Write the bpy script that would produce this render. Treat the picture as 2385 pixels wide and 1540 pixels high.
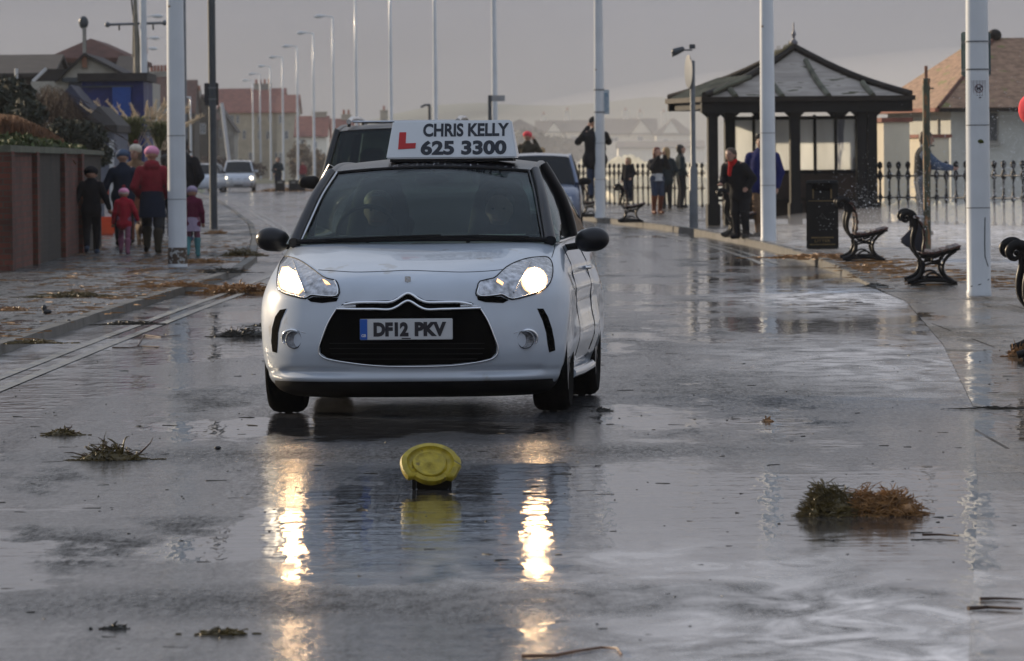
import bpy, bmesh, math, random
import numpy as np
from mathutils import Vector, Matrix, geometry
from mathutils.bvhtree import BVHTree
R = math.radians
random.seed(7)
for o in list(bpy.data.objects): bpy.data.objects.remove(o)
SC = bpy.context.scene
COL = SC.collection
# ------------------------------------------------------------ camera
FPX = 15000.0
CAMH = 1.41
cam_d = bpy.data.cameras.new('camera'); cam = bpy.data.objects.new('camera', cam_d); COL.objects.link(cam)
cam_d.sensor_width = 36; cam_d.lens = FPX/2385*36; cam_d.clip_start = 1; cam_d.clip_end = 20000
PITCH = math.atan(389/FPX)
CM = Matrix.Rotation(math.pi/2-PITCH, 4, 'X') @ Matrix.Rotation(R(-0.55), 4, 'Z')
cam.matrix_world = Matrix.Translation((0, 0, CAMH)) @ CM
cam_d.dof.use_dof = True; cam_d.dof.focus_distance = 36.5; cam_d.dof.aperture_fstop = 14
SC.camera = cam
# ------------------------------------------------------------ world and sun
SUN_DIR = Vector((-0.76, 0.60, 0.24)).normalized()      # towards the sun: low, left, beyond the car
elev = math.asin(SUN_DIR.z)
W = bpy.data.worlds.new('World'); SC.world = W; W.use_nodes = True
nt = W.node_tree; nt.nodes.clear()
out = nt.nodes.new('ShaderNodeOutputWorld'); mixs = nt.nodes.new('ShaderNodeMixShader')
b1 = nt.nodes.new('ShaderNodeBackground'); b2 = nt.nodes.new('ShaderNodeBackground')
sky = nt.nodes.new('ShaderNodeTexSky'); sky.sky_type = 'NISHITA'; sky.sun_disc = False
sky.sun_elevation = elev; sky.sun_rotation = math.atan2(SUN_DIR.x, SUN_DIR.y)
sky.air_density = 1.5; sky.dust_density = 3.0
b1.inputs['Strength'].default_value = 0.08
nt.links.new(sky.outputs[0], b1.inputs[0])
tc = nt.nodes.new('ShaderNodeTexCoord'); sp = nt.nodes.new('ShaderNodeSeparateXYZ')
nt.links.new(tc.outputs['Generated'], sp.inputs[0])
ramp = nt.nodes.new('ShaderNodeValToRGB'); cr = ramp.color_ramp
SKYR = [(0.0, (.305, .29, .28)), (0.010, (.262, .258, .270)), (0.026, (.222, .230, .270)), (0.05, (.275, .283, .325)), (0.12, (.37, .38, .42)), (0.28, (.45, .48, .54)), (1.0, (.50, .59, .76))]
while len(cr.elements) < len(SKYR): cr.elements.new(.5)
for e, (p, c) in zip(cr.elements, SKYR): e.position = p; e.color = (*c, 1)
nt.links.new(sp.outputs['Z'], ramp.inputs[0])
mp = nt.nodes.new('ShaderNodeMapping'); mp.inputs['Scale'].default_value = (4.5, 4.5, 26)
nz = nt.nodes.new('ShaderNodeTexNoise'); nz.inputs['Scale'].default_value = 1.6; nz.inputs['Detail'].default_value = 5
nt.links.new(tc.outputs['Generated'], mp.inputs[0]); nt.links.new(mp.outputs[0], nz.inputs[0])
mr = nt.nodes.new('ShaderNodeMapRange'); mr.inputs[1].default_value = .3; mr.inputs[2].default_value = .7; mr.inputs[3].default_value = .89; mr.inputs[4].default_value = 1.13
nt.links.new(nz.outputs[0], mr.inputs[0])
mul = nt.nodes.new('ShaderNodeVectorMath'); mul.operation = 'SCALE'
nt.links.new(ramp.outputs[0], mul.inputs[0]); nt.links.new(mr.outputs[0], mul.inputs['Scale'])
nt.links.new(mul.outputs[0], b2.inputs[0]); b2.inputs['Strength'].default_value = 1.0
mixs.inputs[0].default_value = .97
nt.links.new(b1.outputs[0], mixs.inputs[1]); nt.links.new(b2.outputs[0], mixs.inputs[2]); nt.links.new(mixs.outputs[0], out.inputs[0])
sd = bpy.data.lights.new('sun', 'SUN'); sun = bpy.data.objects.new('sun', sd); COL.objects.link(sun)
sd.energy = 5.0; sd.angle = R(.6); sd.color = (1.0, .80, .56)
sun.rotation_euler = SUN_DIR.to_track_quat('Z', 'Y').to_euler(); sun.location = (-40, 60, 60)
SC.view_settings.view_transform = 'Standard'; SC.view_settings.look = 'None'
SC.view_settings.exposure = 0; SC.view_settings.gamma = 1
SC.render.engine = 'CYCLES'; SC.render.resolution_x = 1024; SC.render.resolution_y = 661
SC.cycles.volume_bounces = 1; SC.cycles.max_bounces = 8; SC.cycles.transparent_max_bounces = 16
SC.cycles.caustics_reflective = True
# ------------------------------------------------------------ pixel <-> world helpers (photo coordinates 2385 x 1540)
CM3 = CM.to_3x3(); EYE = Vector((0, 0, CAMH))
def ray(px, py): return CM3 @ Vector(((px-1192.5)/FPX, (770-py)/FPX, -1))
def G(px, py, z=0.0):
    d = ray(px, py); t = (z-CAMH)/d.z
    return EYE + d*t
def at(px, py, Y):
    d = ray(px, py); return EYE + d*(Y/d.y)
def S(Y): return Y/FPX          # metres per photo pixel at depth Y
# ------------------------------------------------------------ materials
MATS = {}
def mat(name, col, rough=.7, metal=0, var=.15, scale=6, bump=0, spec=.5, coat=0, em=0, emcol=None, bscale=None, stretch=None, spots=None):
    if name in MATS: return MATS[name]
    m = bpy.data.materials.new(name); m.use_nodes = True; n = m.node_tree; L = n.links.new
    b = n.nodes['Principled BSDF']
    b.inputs['Roughness'].default_value = rough; b.inputs['Metallic'].default_value = metal
    b.inputs['Specular IOR Level'].default_value = spec; b.inputs['Coat Weight'].default_value = coat
    b.inputs['Coat Roughness'].default_value = .04
    c = n.nodes.new('ShaderNodeTexCoord'); src = c.outputs['Object']
    if stretch:
        q = n.nodes.new('ShaderNodeMapping'); q.inputs['Scale'].default_value = stretch; L(src, q.inputs[0]); src = q.outputs[0]
    t = n.nodes.new('ShaderNodeTexNoise'); t.inputs['Scale'].default_value = scale; t.inputs['Detail'].default_value = 6; L(src, t.inputs[0])
    mx = n.nodes.new('ShaderNodeMix'); mx.data_type = 'RGBA'
    mx.inputs[6].default_value = (*[max(0, x*(1-var)) for x in col], 1); mx.inputs[7].default_value = (*[min(1, x*(1+var)) for x in col], 1)
    rg = n.nodes.new('ShaderNodeMapRange'); rg.inputs[1].default_value = .3; rg.inputs[2].default_value = .7
    L(t.outputs[0], rg.inputs[0]); L(rg.outputs[0], mx.inputs[0]); last = mx.outputs[2]
    if spots:   # (colour, threshold, scale)
        t2 = n.nodes.new('ShaderNodeTexNoise'); t2.inputs['Scale'].default_value = spots[2]; t2.inputs['Detail'].default_value = 4; L(src, t2.inputs[0])
        r2 = n.nodes.new('ShaderNodeMapRange'); r2.inputs[1].default_value = spots[1]; r2.inputs[2].default_value = spots[1]+.04; L(t2.outputs[0], r2.inputs[0])
        m2 = n.nodes.new('ShaderNodeMix'); m2.data_type = 'RGBA'; m2.inputs[7].default_value = (*spots[0], 1); L(r2.outputs[0], m2.inputs[0]); L(last, m2.inputs[6]); last = m2.outputs[2]
    L(last, b.inputs['Base Color'])
    if bump:
        t3 = n.nodes.new('ShaderNodeTexNoise'); t3.inputs['Scale'].default_value = bscale or scale*4; t3.inputs['Detail'].default_value = 5; L(src, t3.inputs[0])
        bp = n.nodes.new('ShaderNodeBump'); bp.inputs['Strength'].default_value = bump; bp.inputs['Distance'].default_value = .02; L(t3.outputs[0], bp.inputs['Height']); L(bp.outputs[0], b.inputs['Normal'])
    if em:
        b.inputs['Emission Color'].default_value = (*(emcol or col), 1); b.inputs['Emission Strength'].default_value = em
    MATS[name] = m; return m
def brick_mat(name, c1, c2, mortar, bw=.225, bh=.075, scale=1.0):
    m = bpy.data.materials.new(name); m.use_nodes = True; n = m.node_tree; L = n.links.new; b = n.nodes['Principled BSDF']
    c = n.nodes.new('ShaderNodeTexCoord'); s = n.nodes.new('ShaderNodeSeparateXYZ'); L(c.outputs['Object'], s.inputs[0])
    a = n.nodes.new('ShaderNodeMath'); a.operation = 'ADD'; L(s.outputs[0], a.inputs[0]); L(s.outputs[1], a.inputs[1])
    cb = n.nodes.new('ShaderNodeCombineXYZ'); L(a.outputs[0], cb.inputs[0]); L(s.outputs[2], cb.inputs[1])
    t = n.nodes.new('ShaderNodeTexBrick'); L(cb.outputs[0], t.inputs[0])
    t.inputs['Scale'].default_value = scale; t.inputs['Brick Width'].default_value = bw; t.inputs['Row Height'].default_value = bh; t.inputs['Mortar Size'].default_value = .008
    t.inputs['Color1'].default_value = (*c1, 1); t.inputs['Color2'].default_value = (*c2, 1); t.inputs['Mortar'].default_value = (*mortar, 1)
    z = n.nodes.new('ShaderNodeTexNoise'); z.inputs['Scale'].default_value = 1.3; z.inputs['Detail'].default_value = 6; L(c.outputs['Object'], z.inputs[0])
    mr = n.nodes.new('ShaderNodeMapRange'); mr.inputs[1].default_value = .3; mr.inputs[2].default_value = .7; mr.inputs[3].default_value = .6; mr.inputs[4].default_value = 1.25; L(z.outputs[0], mr.inputs[0])
    v = n.nodes.new('ShaderNodeVectorMath'); v.operation = 'SCALE'; L(t.outputs[0], v.inputs[0]); L(mr.outputs[0], v.inputs['Scale'])
    L(v.outputs[0], b.inputs['Base Color']); b.inputs['Roughness'].default_value = .85
    bp = n.nodes.new('ShaderNodeBump'); bp.inputs['Strength'].default_value = .5; bp.inputs['Distance'].default_value = .01; bp.invert = True
    L(t.outputs['Fac'], bp.inputs['Height']); L(bp.outputs[0], b.inputs['Normal'])
    MATS[name] = m; return m
def glass_mat(name, tint, refl=1.0):
    m = bpy.data.materials.new(name); m.use_nodes = True; n = m.node_tree; L = n.links.new; n.nodes.clear()
    o = n.nodes.new('ShaderNodeOutputMaterial'); t = n.nodes.new('ShaderNodeBsdfTransparent'); g = n.nodes.new('ShaderNodeBsdfGlossy')
    t.inputs[0].default_value = (*tint, 1); g.inputs['Roughness'].default_value = .03; g.inputs[0].default_value = (.9*refl, .95*refl, refl, 1)
    lw = n.nodes.new('ShaderNodeLayerWeight'); lw.inputs[0].default_value = .5; pw = n.nodes.new('ShaderNodeMath'); pw.operation = 'POWER'; pw.inputs[1].default_value = 5; L(lw.outputs['Facing'], pw.inputs[0])
    f = n.nodes.new('ShaderNodeMapRange'); f.inputs[3].default_value = .03; f.inputs[4].default_value = .8; L(pw.outputs[0], f.inputs[0]); mx = n.nodes.new('ShaderNodeMixShader')
    L(f.outputs[0], mx.inputs[0]); L(t.outputs[0], mx.inputs[1]); L(g.outputs[0], mx.inputs[2]); L(mx.outputs[0], o.inputs[0])
    MATS[name] = m; return m
# ------------------------------------------------------------ mesh builder
class MB:
    def __init__(s): s.v = []; s.f = []
    def add(s, vs, fs, M=None):
        k = len(s.v)
        for p in vs:
            p = Vector(p)
            if M is not None: p = M @ p
            s.v.append(p)
        s.f += [tuple(i+k for i in f) for f in fs]; return s
    def box(s, c, d, M=None, taper=(1, 1)):
        x, y, z = [q/2 for q in d]; vs = []
        for sz, tx, ty in ((-1, 1, 1), (1, taper[0], taper[1])):
            for sx, sy in ((-1, -1), (1, -1), (1, 1), (-1, 1)): vs.append((c[0]+sx*x*tx, c[1]+sy*y*ty, c[2]+sz*z))
        return s.add(vs, [(3, 2, 1, 0), (4, 5, 6, 7), (0, 1, 5, 4), (1, 2, 6, 5), (2, 3, 7, 6), (3, 0, 4, 7)], M)
    def tube(s, pts, r, n=8, flat=None, cap=True, M=None):
        pts = [Vector(p) for p in pts]; N = len(pts)
        if not isinstance(r, (list, tuple)): r = [r]*N
        vs = []; up = None
        for i, p in enumerate(pts):
            t = (pts[min(i+1, N-1)]-pts[max(i-1, 0)])
            if t.length < 1e-9: t = Vector((0, 0, 1))
            t.normalize()
            if flat is not None:
                a = Vector(flat[0]); b = t.cross(a).normalized(); ra, rb = flat[1], 1
            else:
                if up is None: up = Vector((0, 0, 1)) if abs(t.z) < .9 else Vector((0, 1, 0))
                a = (up - t*up.dot(t))
                if a.length < 1e-6: a = t.orthogonal()
                a.normalize(); up = a; b = t.cross(a); ra = rb = 1
            for k in range(n):
                an = 2*math.pi*(k+.5)/n
                if flat is not None: q = p + a*(math.copysign(1, math.cos(an))*ra if n == 4 else math.cos(an)*ra) + b*(math.copysign(r[i], math.sin(an)) if n == 4 else math.sin(an)*r[i])
                else: q = p + (a*math.cos(an)+b*math.sin(an))*r[i]
                vs.append(q)
        fs = []
        for i in range(N-1):
            for k in range(n): fs.append((i*n+k, i*n+(k+1) % n, (i+1)*n+(k+1) % n, (i+1)*n+k))
        if cap: fs += [tuple(range(n-1, -1, -1)), tuple(range((N-1)*n, N*n))]
        return s.add(vs, fs, M)
    def lathe(s, prof, n=16, c=(0, 0, 0), M=None, cap=True):
        vs = []; N = len(prof)
        for r_, z in prof:
            for k in range(n):
                a = 2*math.pi*k/n; vs.append((c[0]+r_*math.cos(a), c[1]+r_*math.sin(a), c[2]+z))
        fs = [(i*n+k, i*n+(k+1) % n, (i+1)*n+(k+1) % n, (i+1)*n+k) for i in range(N-1) for k in range(n)]
        if cap: fs += [tuple(range(n-1, -1, -1)), tuple(range((N-1)*n, N*n))]
        return s.add(vs, fs, M)
    def prism(s, pts, y0, y1, M=None):     # outline in x,z extruded along y
        n = len(pts); vs = [(p[0], y0, p[1]) for p in pts]+[(p[0], y1, p[1]) for p in pts]
        return s.add(vs, [tuple(range(n)), tuple(range(2*n-1, n-1, -1))]+[(i, i+n, (i+1) % n+n, (i+1) % n) for i in range(n)], M)
    def prismx(s, pts, x0, x1, M=None):    # outline in y,z extruded along x
        n = len(pts); vs = [(x0, p[0], p[1]) for p in pts]+[(x1, p[0], p[1]) for p in pts]
        return s.add(vs, [tuple(range(n-1, -1, -1)), tuple(range(n, 2*n))]+[(i, (i+1) % n, (i+1) % n+n, i+n) for i in range(n)], M)
    def prismz(s, pts, z0, z1, M=None):
        n = len(pts); vs = [(p[0], p[1], z0) for p in pts]+[(p[0], p[1], z1) for p in pts]
        return s.add(vs, [tuple(range(n-1, -1, -1)), tuple(range(n, 2*n))]+[(i, (i+1) % n, (i+1) % n+n, i+n) for i in range(n)], M)
    def ball(s, c, r, nu=10, nv=8, M=None):
        if not isinstance(r, (tuple, list)): r = (r, r, r)
        vs = [(c[0], c[1], c[2]-r[2])]
        for j in range(1, nv):
            a = math.pi*j/nv-math.pi/2
            for i in range(nu):
                b = 2*math.pi*i/nu; vs.append((c[0]+r[0]*math.cos(a)*math.cos(b), c[1]+r[1]*math.cos(a)*math.sin(b), c[2]+r[2]*math.sin(a)))
        vs.append((c[0], c[1], c[2]+r[2])); T = len(vs)-1
        fs = [(0, 1+(i+1) % nu, 1+i) for i in range(nu)]
        for j in range(nv-2):
            for i in range(nu): fs.append((1+j*nu+i, 1+j*nu+(i+1) % nu, 1+(j+1)*nu+(i+1) % nu, 1+(j+1)*nu+i))
        fs += [(T, 1+(nv-2)*nu+i, 1+(nv-2)*nu+(i+1) % nu) for i in range(nu)]
        return s.add(vs, fs, M)
    def grid(s, rows, M=None, close=False):
        n = len(rows[0]); vs = [p for r_ in rows for p in r_]; fs = []
        for i in range(len(rows)-1):
            for k in range(n if close else n-1): fs.append((i*n+k, i*n+(k+1) % n, (i+1)*n+(k+1) % n, (i+1)*n+k))
        return s.add(vs, fs, M)
    def mesh(s, name):
        me = bpy.data.meshes.new(name); me.from_pydata([tuple(p) for p in s.v], [], s.f); me.update(); return me
    def build(s, name, m, parent=None, smooth=40, loc=None, norm=True, bevel=0):
        me = s.mesh(name)
        if norm or bevel:
            bm = bmesh.new(); bm.from_mesh(me)
            if norm: bmesh.ops.recalc_face_normals(bm, faces=bm.faces)
            if bevel:
                es = [e for e in bm.edges if len(e.link_faces) == 2 and e.calc_face_angle(0) > .5]
                bmesh.ops.bevel(bm, geom=es, offset=bevel, segments=2, affect='EDGES', clamp_overlap=True)
            bm.to_mesh(me); bm.free()
        if smooth:
            me.polygons.foreach_set('use_smooth', [True]*len(me.polygons)); me.set_sharp_from_angle(angle=R(smooth))
        o = bpy.data.objects.new(name, me); COL.objects.link(o)
        ms = m if isinstance(m, (list, tuple)) else [m]
        for q in ms: me.materials.append(q)
        if parent: o.parent = parent
        if loc is not None: o.location = loc
        return o
def tag(o, label, cat, group=None, kind=None):
    o['label'] = label
    if cat: o['category'] = cat
    if group: o['group'] = group
    if kind: o['kind'] = kind
    return o
def empty(name, loc, rz=0, label=None, cat=None, group=None):
    o = bpy.data.objects.new(name, None); COL.objects.link(o); o.location = loc; o.rotation_euler = (0, 0, rz); o.empty_display_size = .2
    if label: tag(o, label, cat, group)
    return o
def struct(o, label=None):
    o['kind'] = 'structure'
    if label: o['label'] = label
    return o
KIDS = {}
def copy_tree(o, loc=None, rz=None, label=None, group=None, parent=None, scale=None):
    kids = [c for c in bpy.data.objects if c.parent == o]
    c = o.copy(); COL.objects.link(c); c.parent = parent
    for k in kids: copy_tree(k, parent=c)
    if loc is not None: c.location = loc
    if rz is not None: c.rotation_euler = (0, 0, rz)
    if label: c['label'] = label
    if group: c['group'] = group
    if scale: c.scale = scale
    return c
def cat_rom(P, sub):
    P = [np.array(p, float) for p in P]; o = []
    for i in range(len(P)-1):
        p0 = P[max(i-1, 0)]; p1 = P[i]; p2 = P[i+1]; p3 = P[min(i+2, len(P)-1)]
        for k in range(sub):
            t = k/sub; o.append(.5*((2*p1)+(-p0+p2)*t+(2*p0-5*p1+4*p2-p3)*t*t+(-p0+3*p1-3*p2+p3)*t**3))
    o.append(P[-1]); return o
# ------------------------------------------------------------ smooth bodies: signed distances polygonised with surface nets
def blob(prims, h=.02, k=.03):
    """prims: ('c', a, b, ra, rb, fy) tapered capsule | ('e', centre, radii) ellipsoid"""
    lo = np.full(3, 1e9); hi = np.full(3, -1e9)
    for p in prims:
        if p[0] == 'c':
            r_ = max(p[3], p[4]); f = max(1, p[5] if len(p) > 5 else 1)
            for q in (p[1], p[2]): lo = np.minimum(lo, np.array(q)-r_*f); hi = np.maximum(hi, np.array(q)+r_*f)
        else: lo = np.minimum(lo, np.array(p[1])-np.array(p[2])); hi = np.maximum(hi, np.array(p[1])+np.array(p[2]))
    lo -= k+3*h; hi += k+3*h; n = np.ceil((hi-lo)/h).astype(int)+1
    V = np.full(n, 1.0)
    ax = [lo[i]+h*np.arange(n[i]) for i in range(3)]
    for p in prims:
        if p[0] == 'c':
            r_ = max(p[3], p[4]); a = np.array(p[1], float); b = np.array(p[2], float)
            bl = np.minimum(a, b)-r_*1.3-k-2*h; bh = np.maximum(a, b)+r_*1.3+k+2*h
        else: bl = np.array(p[1])-np.array(p[2])-k-2*h; bh = np.array(p[1])+np.array(p[2])+k+2*h
        i0 = np.maximum(((bl-lo)/h).astype(int), 0); i1 = np.minimum(((bh-lo)/h).astype(int)+2, n)
        X, Y, Z = np.meshgrid(ax[0][i0[0]:i1[0]], ax[1][i0[1]:i1[1]], ax[2][i0[2]:i1[2]], indexing='ij')
        if p[0] == 'c':
            fy = p[5] if len(p) > 5 else 1.0
            sc = np.array([1, 1/fy, 1]); A = a*sc; B = b*sc; d = B-A; L2 = max(d @ d, 1e-9); Yq = Y/fy
            t = np.clip(((X-A[0])*d[0]+(Yq-A[1])*d[1]+(Z-A[2])*d[2])/L2, 0, 1)
            D = np.sqrt((X-A[0]-t*d[0])**2+(Yq-A[1]-t*d[1])**2+(Z-A[2]-t*d[2])**2)-(p[3]+(p[4]-p[3])*t)
            D *= min(1, fy)
        else:
            c = p[1]; r_ = p[2]; q = np.sqrt(((X-c[0])/r_[0])**2+((Y-c[1])/r_[1])**2+((Z-c[2])/r_[2])**2); D = (q-1)*min(r_)
        sl = tuple(slice(i0[i], i1[i]) for i in range(3)); O = V[sl]
        hh = np.clip(.5+.5*(O-D)/k, 0, 1); V[sl] = O*(1-hh)+D*hh-k*hh*(1-hh)
    s = V < 0; C = (n-1); cnt = np.zeros(C); acc = np.zeros((*C, 3))
    def cs(o): return tuple(slice(o[i], n[i]-1+o[i]) for i in range(3))
    cor = [(i, j, l) for i in (0, 1) for j in (0, 1) for l in (0, 1)]
    for c0 in cor:
        for axn in range(3):
            if c0[axn]: continue
            c1 = list(c0); c1[axn] = 1; va = V[cs(c0)]; vb = V[cs(c1)]; m = (va < 0) != (vb < 0)
            t = np.where(m, va/np.where(va-vb == 0, 1, va-vb), 0)
            for q in range(3): acc[..., q] += m*(c0[q] + (t if q == axn else 0))
            cnt += m
    mk = cnt > 0; idx = -np.ones(C, int); idx[mk] = np.arange(mk.sum())
    g = np.argwhere(mk); vs = lo+h*(g+acc[mk]/cnt[mk][:, None]); fs = []
    for axn in range(3):
        o1, o2 = [(1, 2), (2, 0), (0, 1)][axn]
        sl0 = [slice(None)]*3; sl1 = [slice(None)]*3; sl0[axn] = slice(0, -1); sl1[axn] = slice(1, None)
        E = np.argwhere(s[tuple(sl0)] != s[tuple(sl1)])
        E = E[(E[:, o1] > 0) & (E[:, o2] > 0) & (E[:, o1] < C[o1]) & (E[:, o2] < C[o2])]
        for e in E:
            q = []
            for d1, d2 in ((-1, -1), (0, -1), (0, 0), (-1, 0)):
                w = e.copy(); w[o1] += d1; w[o2] += d2; q.append(int(idx[tuple(w)]))
            if min(q) >= 0: fs.append(tuple(q if s[tuple(e)] else q[::-1]))
    mb = MB(); mb.v = [Vector(p) for p in vs]; mb.f = fs; return mb
# ============================================================ GROUND, ROAD, PAVEMENTS, SEA
RY = [(-5, .0), (0, .05), (10, .65), (18, 1.27), (27, 1.95), (36.6, 2.62), (49, 3.28), (64, 3.92), (78, 4.05), (92, 4.1), (105, 4.0), (125, 3.5), (145, 2.5), (165, 1.4), (205, -1.0), (255, -3.9), (355, -9.4), (505, -17.7), (700, -29)]
LY = [(-5, -4.2), (30, -4.0), (50, -3.87), (62, -3.76), (72, -3.63), (84, -3.53), (95, -3.75), (104, -4.1), (120, -4.7), (148, -5.9), (187, -7.9), (255, -11.5), (355, -17.5), (505, -26), (700, -38)]
WY = [(-5, -6.45), (50, -6.45), (83, -6.52), (105, -6.84), (120, -7.3), (148, -8.5), (187, -10.7), (255, -14), (355, -19.8), (505, -28.2), (700, -40)]
SY = [(-5, 14), (60, 13), (100, 12), (122, 10.0), (128, 9.0), (134, 8.2), (150, 7.6), (191, 5.75), (207, 2.7), (225, 1.6), (255, 0.2), (355, -4.9), (505, -13), (700, -24)]
def itp(T, y): return float(np.interp(y, [p[0] for p in T], [p[1] for p in T]))
XR = lambda y: itp(RY, y)
XL = lambda y: itp(LY, y)
XS = lambda y: itp(SY, y)
def zP(y):
    t = min(1, max(0, (y-66)/20)); return .004+.106*t*t*(3-2*t)
ZL = .07
def GP(px, py):
    z = .1
    for _ in range(6): p = G(px, py, z); z = zP(p.y)
    return p
YS = [-5, 0, 5, 10, 14, 18, 22, 27, 32, 36.6, 42, 49, 56, 60, 64, 68, 72, 78, 84, 92, 98, 104, 112, 120, 125, 134, 145, 150, 165, 175, 187, 191, 205, 225, 255, 300, 355, 430, 505]
def strip(fa, fb, za, zb, ys=YS, nx=2):
    rows = []
    for y in ys: rows.append([(fa(y)+(fb(y)-fa(y))*k/(nx-1), y, za(y)+(zb(y)-za(y))*k/(nx-1)) for k in range(nx)])
    return MB().grid(rows)
def N(n, t, **k):
    q = n.nodes.new(t)
    for a, v in k.items():
        if a.startswith('i'): q.inputs[int(a[1:])].default_value = v
        else: setattr(q, a, v)
    return q
def wet_mat(name, base, joints=None, puddle=.5, regions=(), foam_sheen=(), dryr=(), grain=.25, dark=.5, base2=None, tracks=False, ripple=1.0, drys=.44, grit=2.2, dull=.75):
    m = bpy.data.materials.new(name); m.use_nodes = True; n = m.node_tree; L = n.links.new; b = n.nodes['Principled BSDF']
    tc_ = N(n, 'ShaderNodeTexCoord').outputs['Object']
    def noise(scale, st, det=5, rough=.5, off=(0, 0, 0)):
        q = N(n, 'ShaderNodeMapping'); q.inputs['Scale'].default_value = st; q.inputs['Location'].default_value = off; L(tc_, q.inputs[0])
        t = N(n, 'ShaderNodeTexNoise'); t.inputs['Scale'].default_value = scale; t.inputs['Detail'].default_value = det; t.inputs['Roughness'].default_value = rough; L(q.outputs[0], t.inputs[0]); return t.outputs[0]
    def mrange(s, a, b_, c=0, d=1):
        r_ = N(n, 'ShaderNodeMapRange', i1=a, i2=b_, i3=c, i4=d); L(s, r_.inputs[0]); return r_.outputs[0]
    def math_(op, a, b_):
        q = N(n, 'ShaderNodeMath', operation=op)
        for i, s in enumerate((a, b_)):
            if isinstance(s, (int, float)): q.inputs[i].default_value = s
            else: L(s, q.inputs[i])
        return q.outputs[0]
    def region(cx, cy, rx, ry):
        q = N(n, 'ShaderNodeMapping'); q.vector_type = 'TEXTURE'; q.inputs['Location'].default_value = (cx, cy, 0); q.inputs['Scale'].default_value = (rx, ry, 100); L(tc_, q.inputs[0])
        v = N(n, 'ShaderNodeVectorMath', operation='LENGTH'); L(q.outputs[0], v.inputs[0]); return mrange(v.outputs['Value'], 1.45, .35)
    big = noise(1, (.75, .16, 1), 7, .62)
    fld = big
    for (cx, cy, rx, ry, a) in regions: fld = math_('ADD', fld, math_('MULTIPLY', region(cx, cy, rx, ry), a))
    edge = noise(1, (6, 1.6, 1), 4, .6); fld = math_('ADD', fld, mrange(edge, .2, .8, -.05, .05)); fld = math_('ADD', fld, mrange(noise(1, (1.6, .85, 1), 5, .65, (9, 9, 0)), .3, .7, -.075, .075))
    if tracks:
        sx = N(n, 'ShaderNodeSeparateXYZ'); L(tc_, sx.inputs[0])
    P = mrange(fld, puddle, puddle+.05)                      # standing water
    Dk = mrange(math_('ADD', noise(1, (.9, .22, 1), 6, .6, (13, 5, 0)), mrange(edge, .2, .8, -.04, .04)), dark, dark+.12)          # draining, rough patches
    for (cx, cy, rx, ry, a) in dryr: Dk = math_('MAXIMUM', Dk, math_('MULTIPLY', region(cx, cy, rx, ry), math_('ADD', a, mrange(edge, .35, .65, -.35, .15))))
    rg = math_('ADD', mrange(Dk, 0, 1, .13, .36), mrange(noise(1, (40, 11, 1), 5, .7), .3, .7, -.09, .11))
    mx = N(n, 'ShaderNodeMix'); mx.inputs[3].default_value = .045; L(P, mx.inputs[0]); L(rg, mx.inputs[2]); rough = mx.outputs[0]
    spk = math_('ADD', math_('MULTIPLY', mrange(noise(1, (46, 6, 1), 5, .8, (2, 2, 0)), .42, .60), .65), math_('MULTIPLY', mrange(noise(1, (13, 1.8, 1), 4, .7, (5, 1, 0)), .45, .62), .35)); trk = mrange(noise(1, (1.5, .045, 1), 4, .6, (4, 0, 0)), .50, .62)
    dry = math_('MULTIPLY', math_('SUBTRACT', 1, P), math_('ADD', math_('MULTIPLY', math_('MAXIMUM', Dk, math_('MULTIPLY', trk, .75)), .50), math_('MULTIPLY', spk, .62)))
    L(math_('SUBTRACT', .5, math_('MULTIPLY', dry, drys)), b.inputs['Specular IOR Level'])
    c = N(n, 'ShaderNodeMix', data_type='RGBA'); c.inputs[6].default_value = (*[x*.55 for x in base], 1); c.inputs[7].default_value = (*(base2 or [x*1.35 for x in base]), 1)
    L(mrange(noise(1, (9, 1.6, 1), 7, .75, (3, 9, 0)), .35, .65), c.inputs[0]); col = c.outputs[2]
    gk = N(n, 'ShaderNodeVectorMath', operation='SCALE'); L(col, gk.inputs[0]); L(mrange(noise(1, (52, 7, 1), 5, .85, (8, 3, 0)), .46, .66, .7, grit), gk.inputs['Scale']); col = gk.outputs[0]
    hj = None
    if joints:
        t = N(n, 'ShaderNodeTexBrick'); t.inputs['Scale'].default_value = 1; t.inputs['Brick Width'].default_value = joints[0]; t.inputs['Row Height'].default_value = joints[1]; t.inputs['Mortar Size'].default_value = joints[2]
        t.inputs['Color1'].default_value = (.8, .8, .8, 1); t.inputs['Color2'].default_value = (1.15, 1.15, 1.15, 1); t.inputs['Mortar'].default_value = (.25, .25, .25, 1); L(tc_, t.inputs[0])
        v = N(n, 'ShaderNodeVectorMath', operation='MULTIPLY'); L(col, v.inputs[0]); L(t.outputs[0], v.inputs[1]); col = v.outputs[0]
        hj = t.outputs['Fac']; rough = math_('ADD', rough, math_('MULTIPLY', hj, .4))
    if foam_sheen:
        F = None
        for (cx, cy, rx, ry, a) in foam_sheen:
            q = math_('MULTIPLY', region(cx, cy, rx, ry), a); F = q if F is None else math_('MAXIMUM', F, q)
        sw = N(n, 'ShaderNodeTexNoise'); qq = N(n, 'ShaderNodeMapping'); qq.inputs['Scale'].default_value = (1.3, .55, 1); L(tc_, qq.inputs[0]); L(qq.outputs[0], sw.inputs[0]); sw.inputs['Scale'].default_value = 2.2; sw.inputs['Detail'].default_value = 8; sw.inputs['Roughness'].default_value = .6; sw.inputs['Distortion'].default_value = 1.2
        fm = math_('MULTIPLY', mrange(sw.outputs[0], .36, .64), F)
        c2 = N(n, 'ShaderNodeMix', data_type='RGBA'); c2.inputs[7].default_value = (.74, .75, .79, 1); L(fm, c2.inputs[0]); L(col, c2.inputs[6]); col = c2.outputs[2]  # white foam and bright sky sheen, both painted into the base colour
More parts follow.
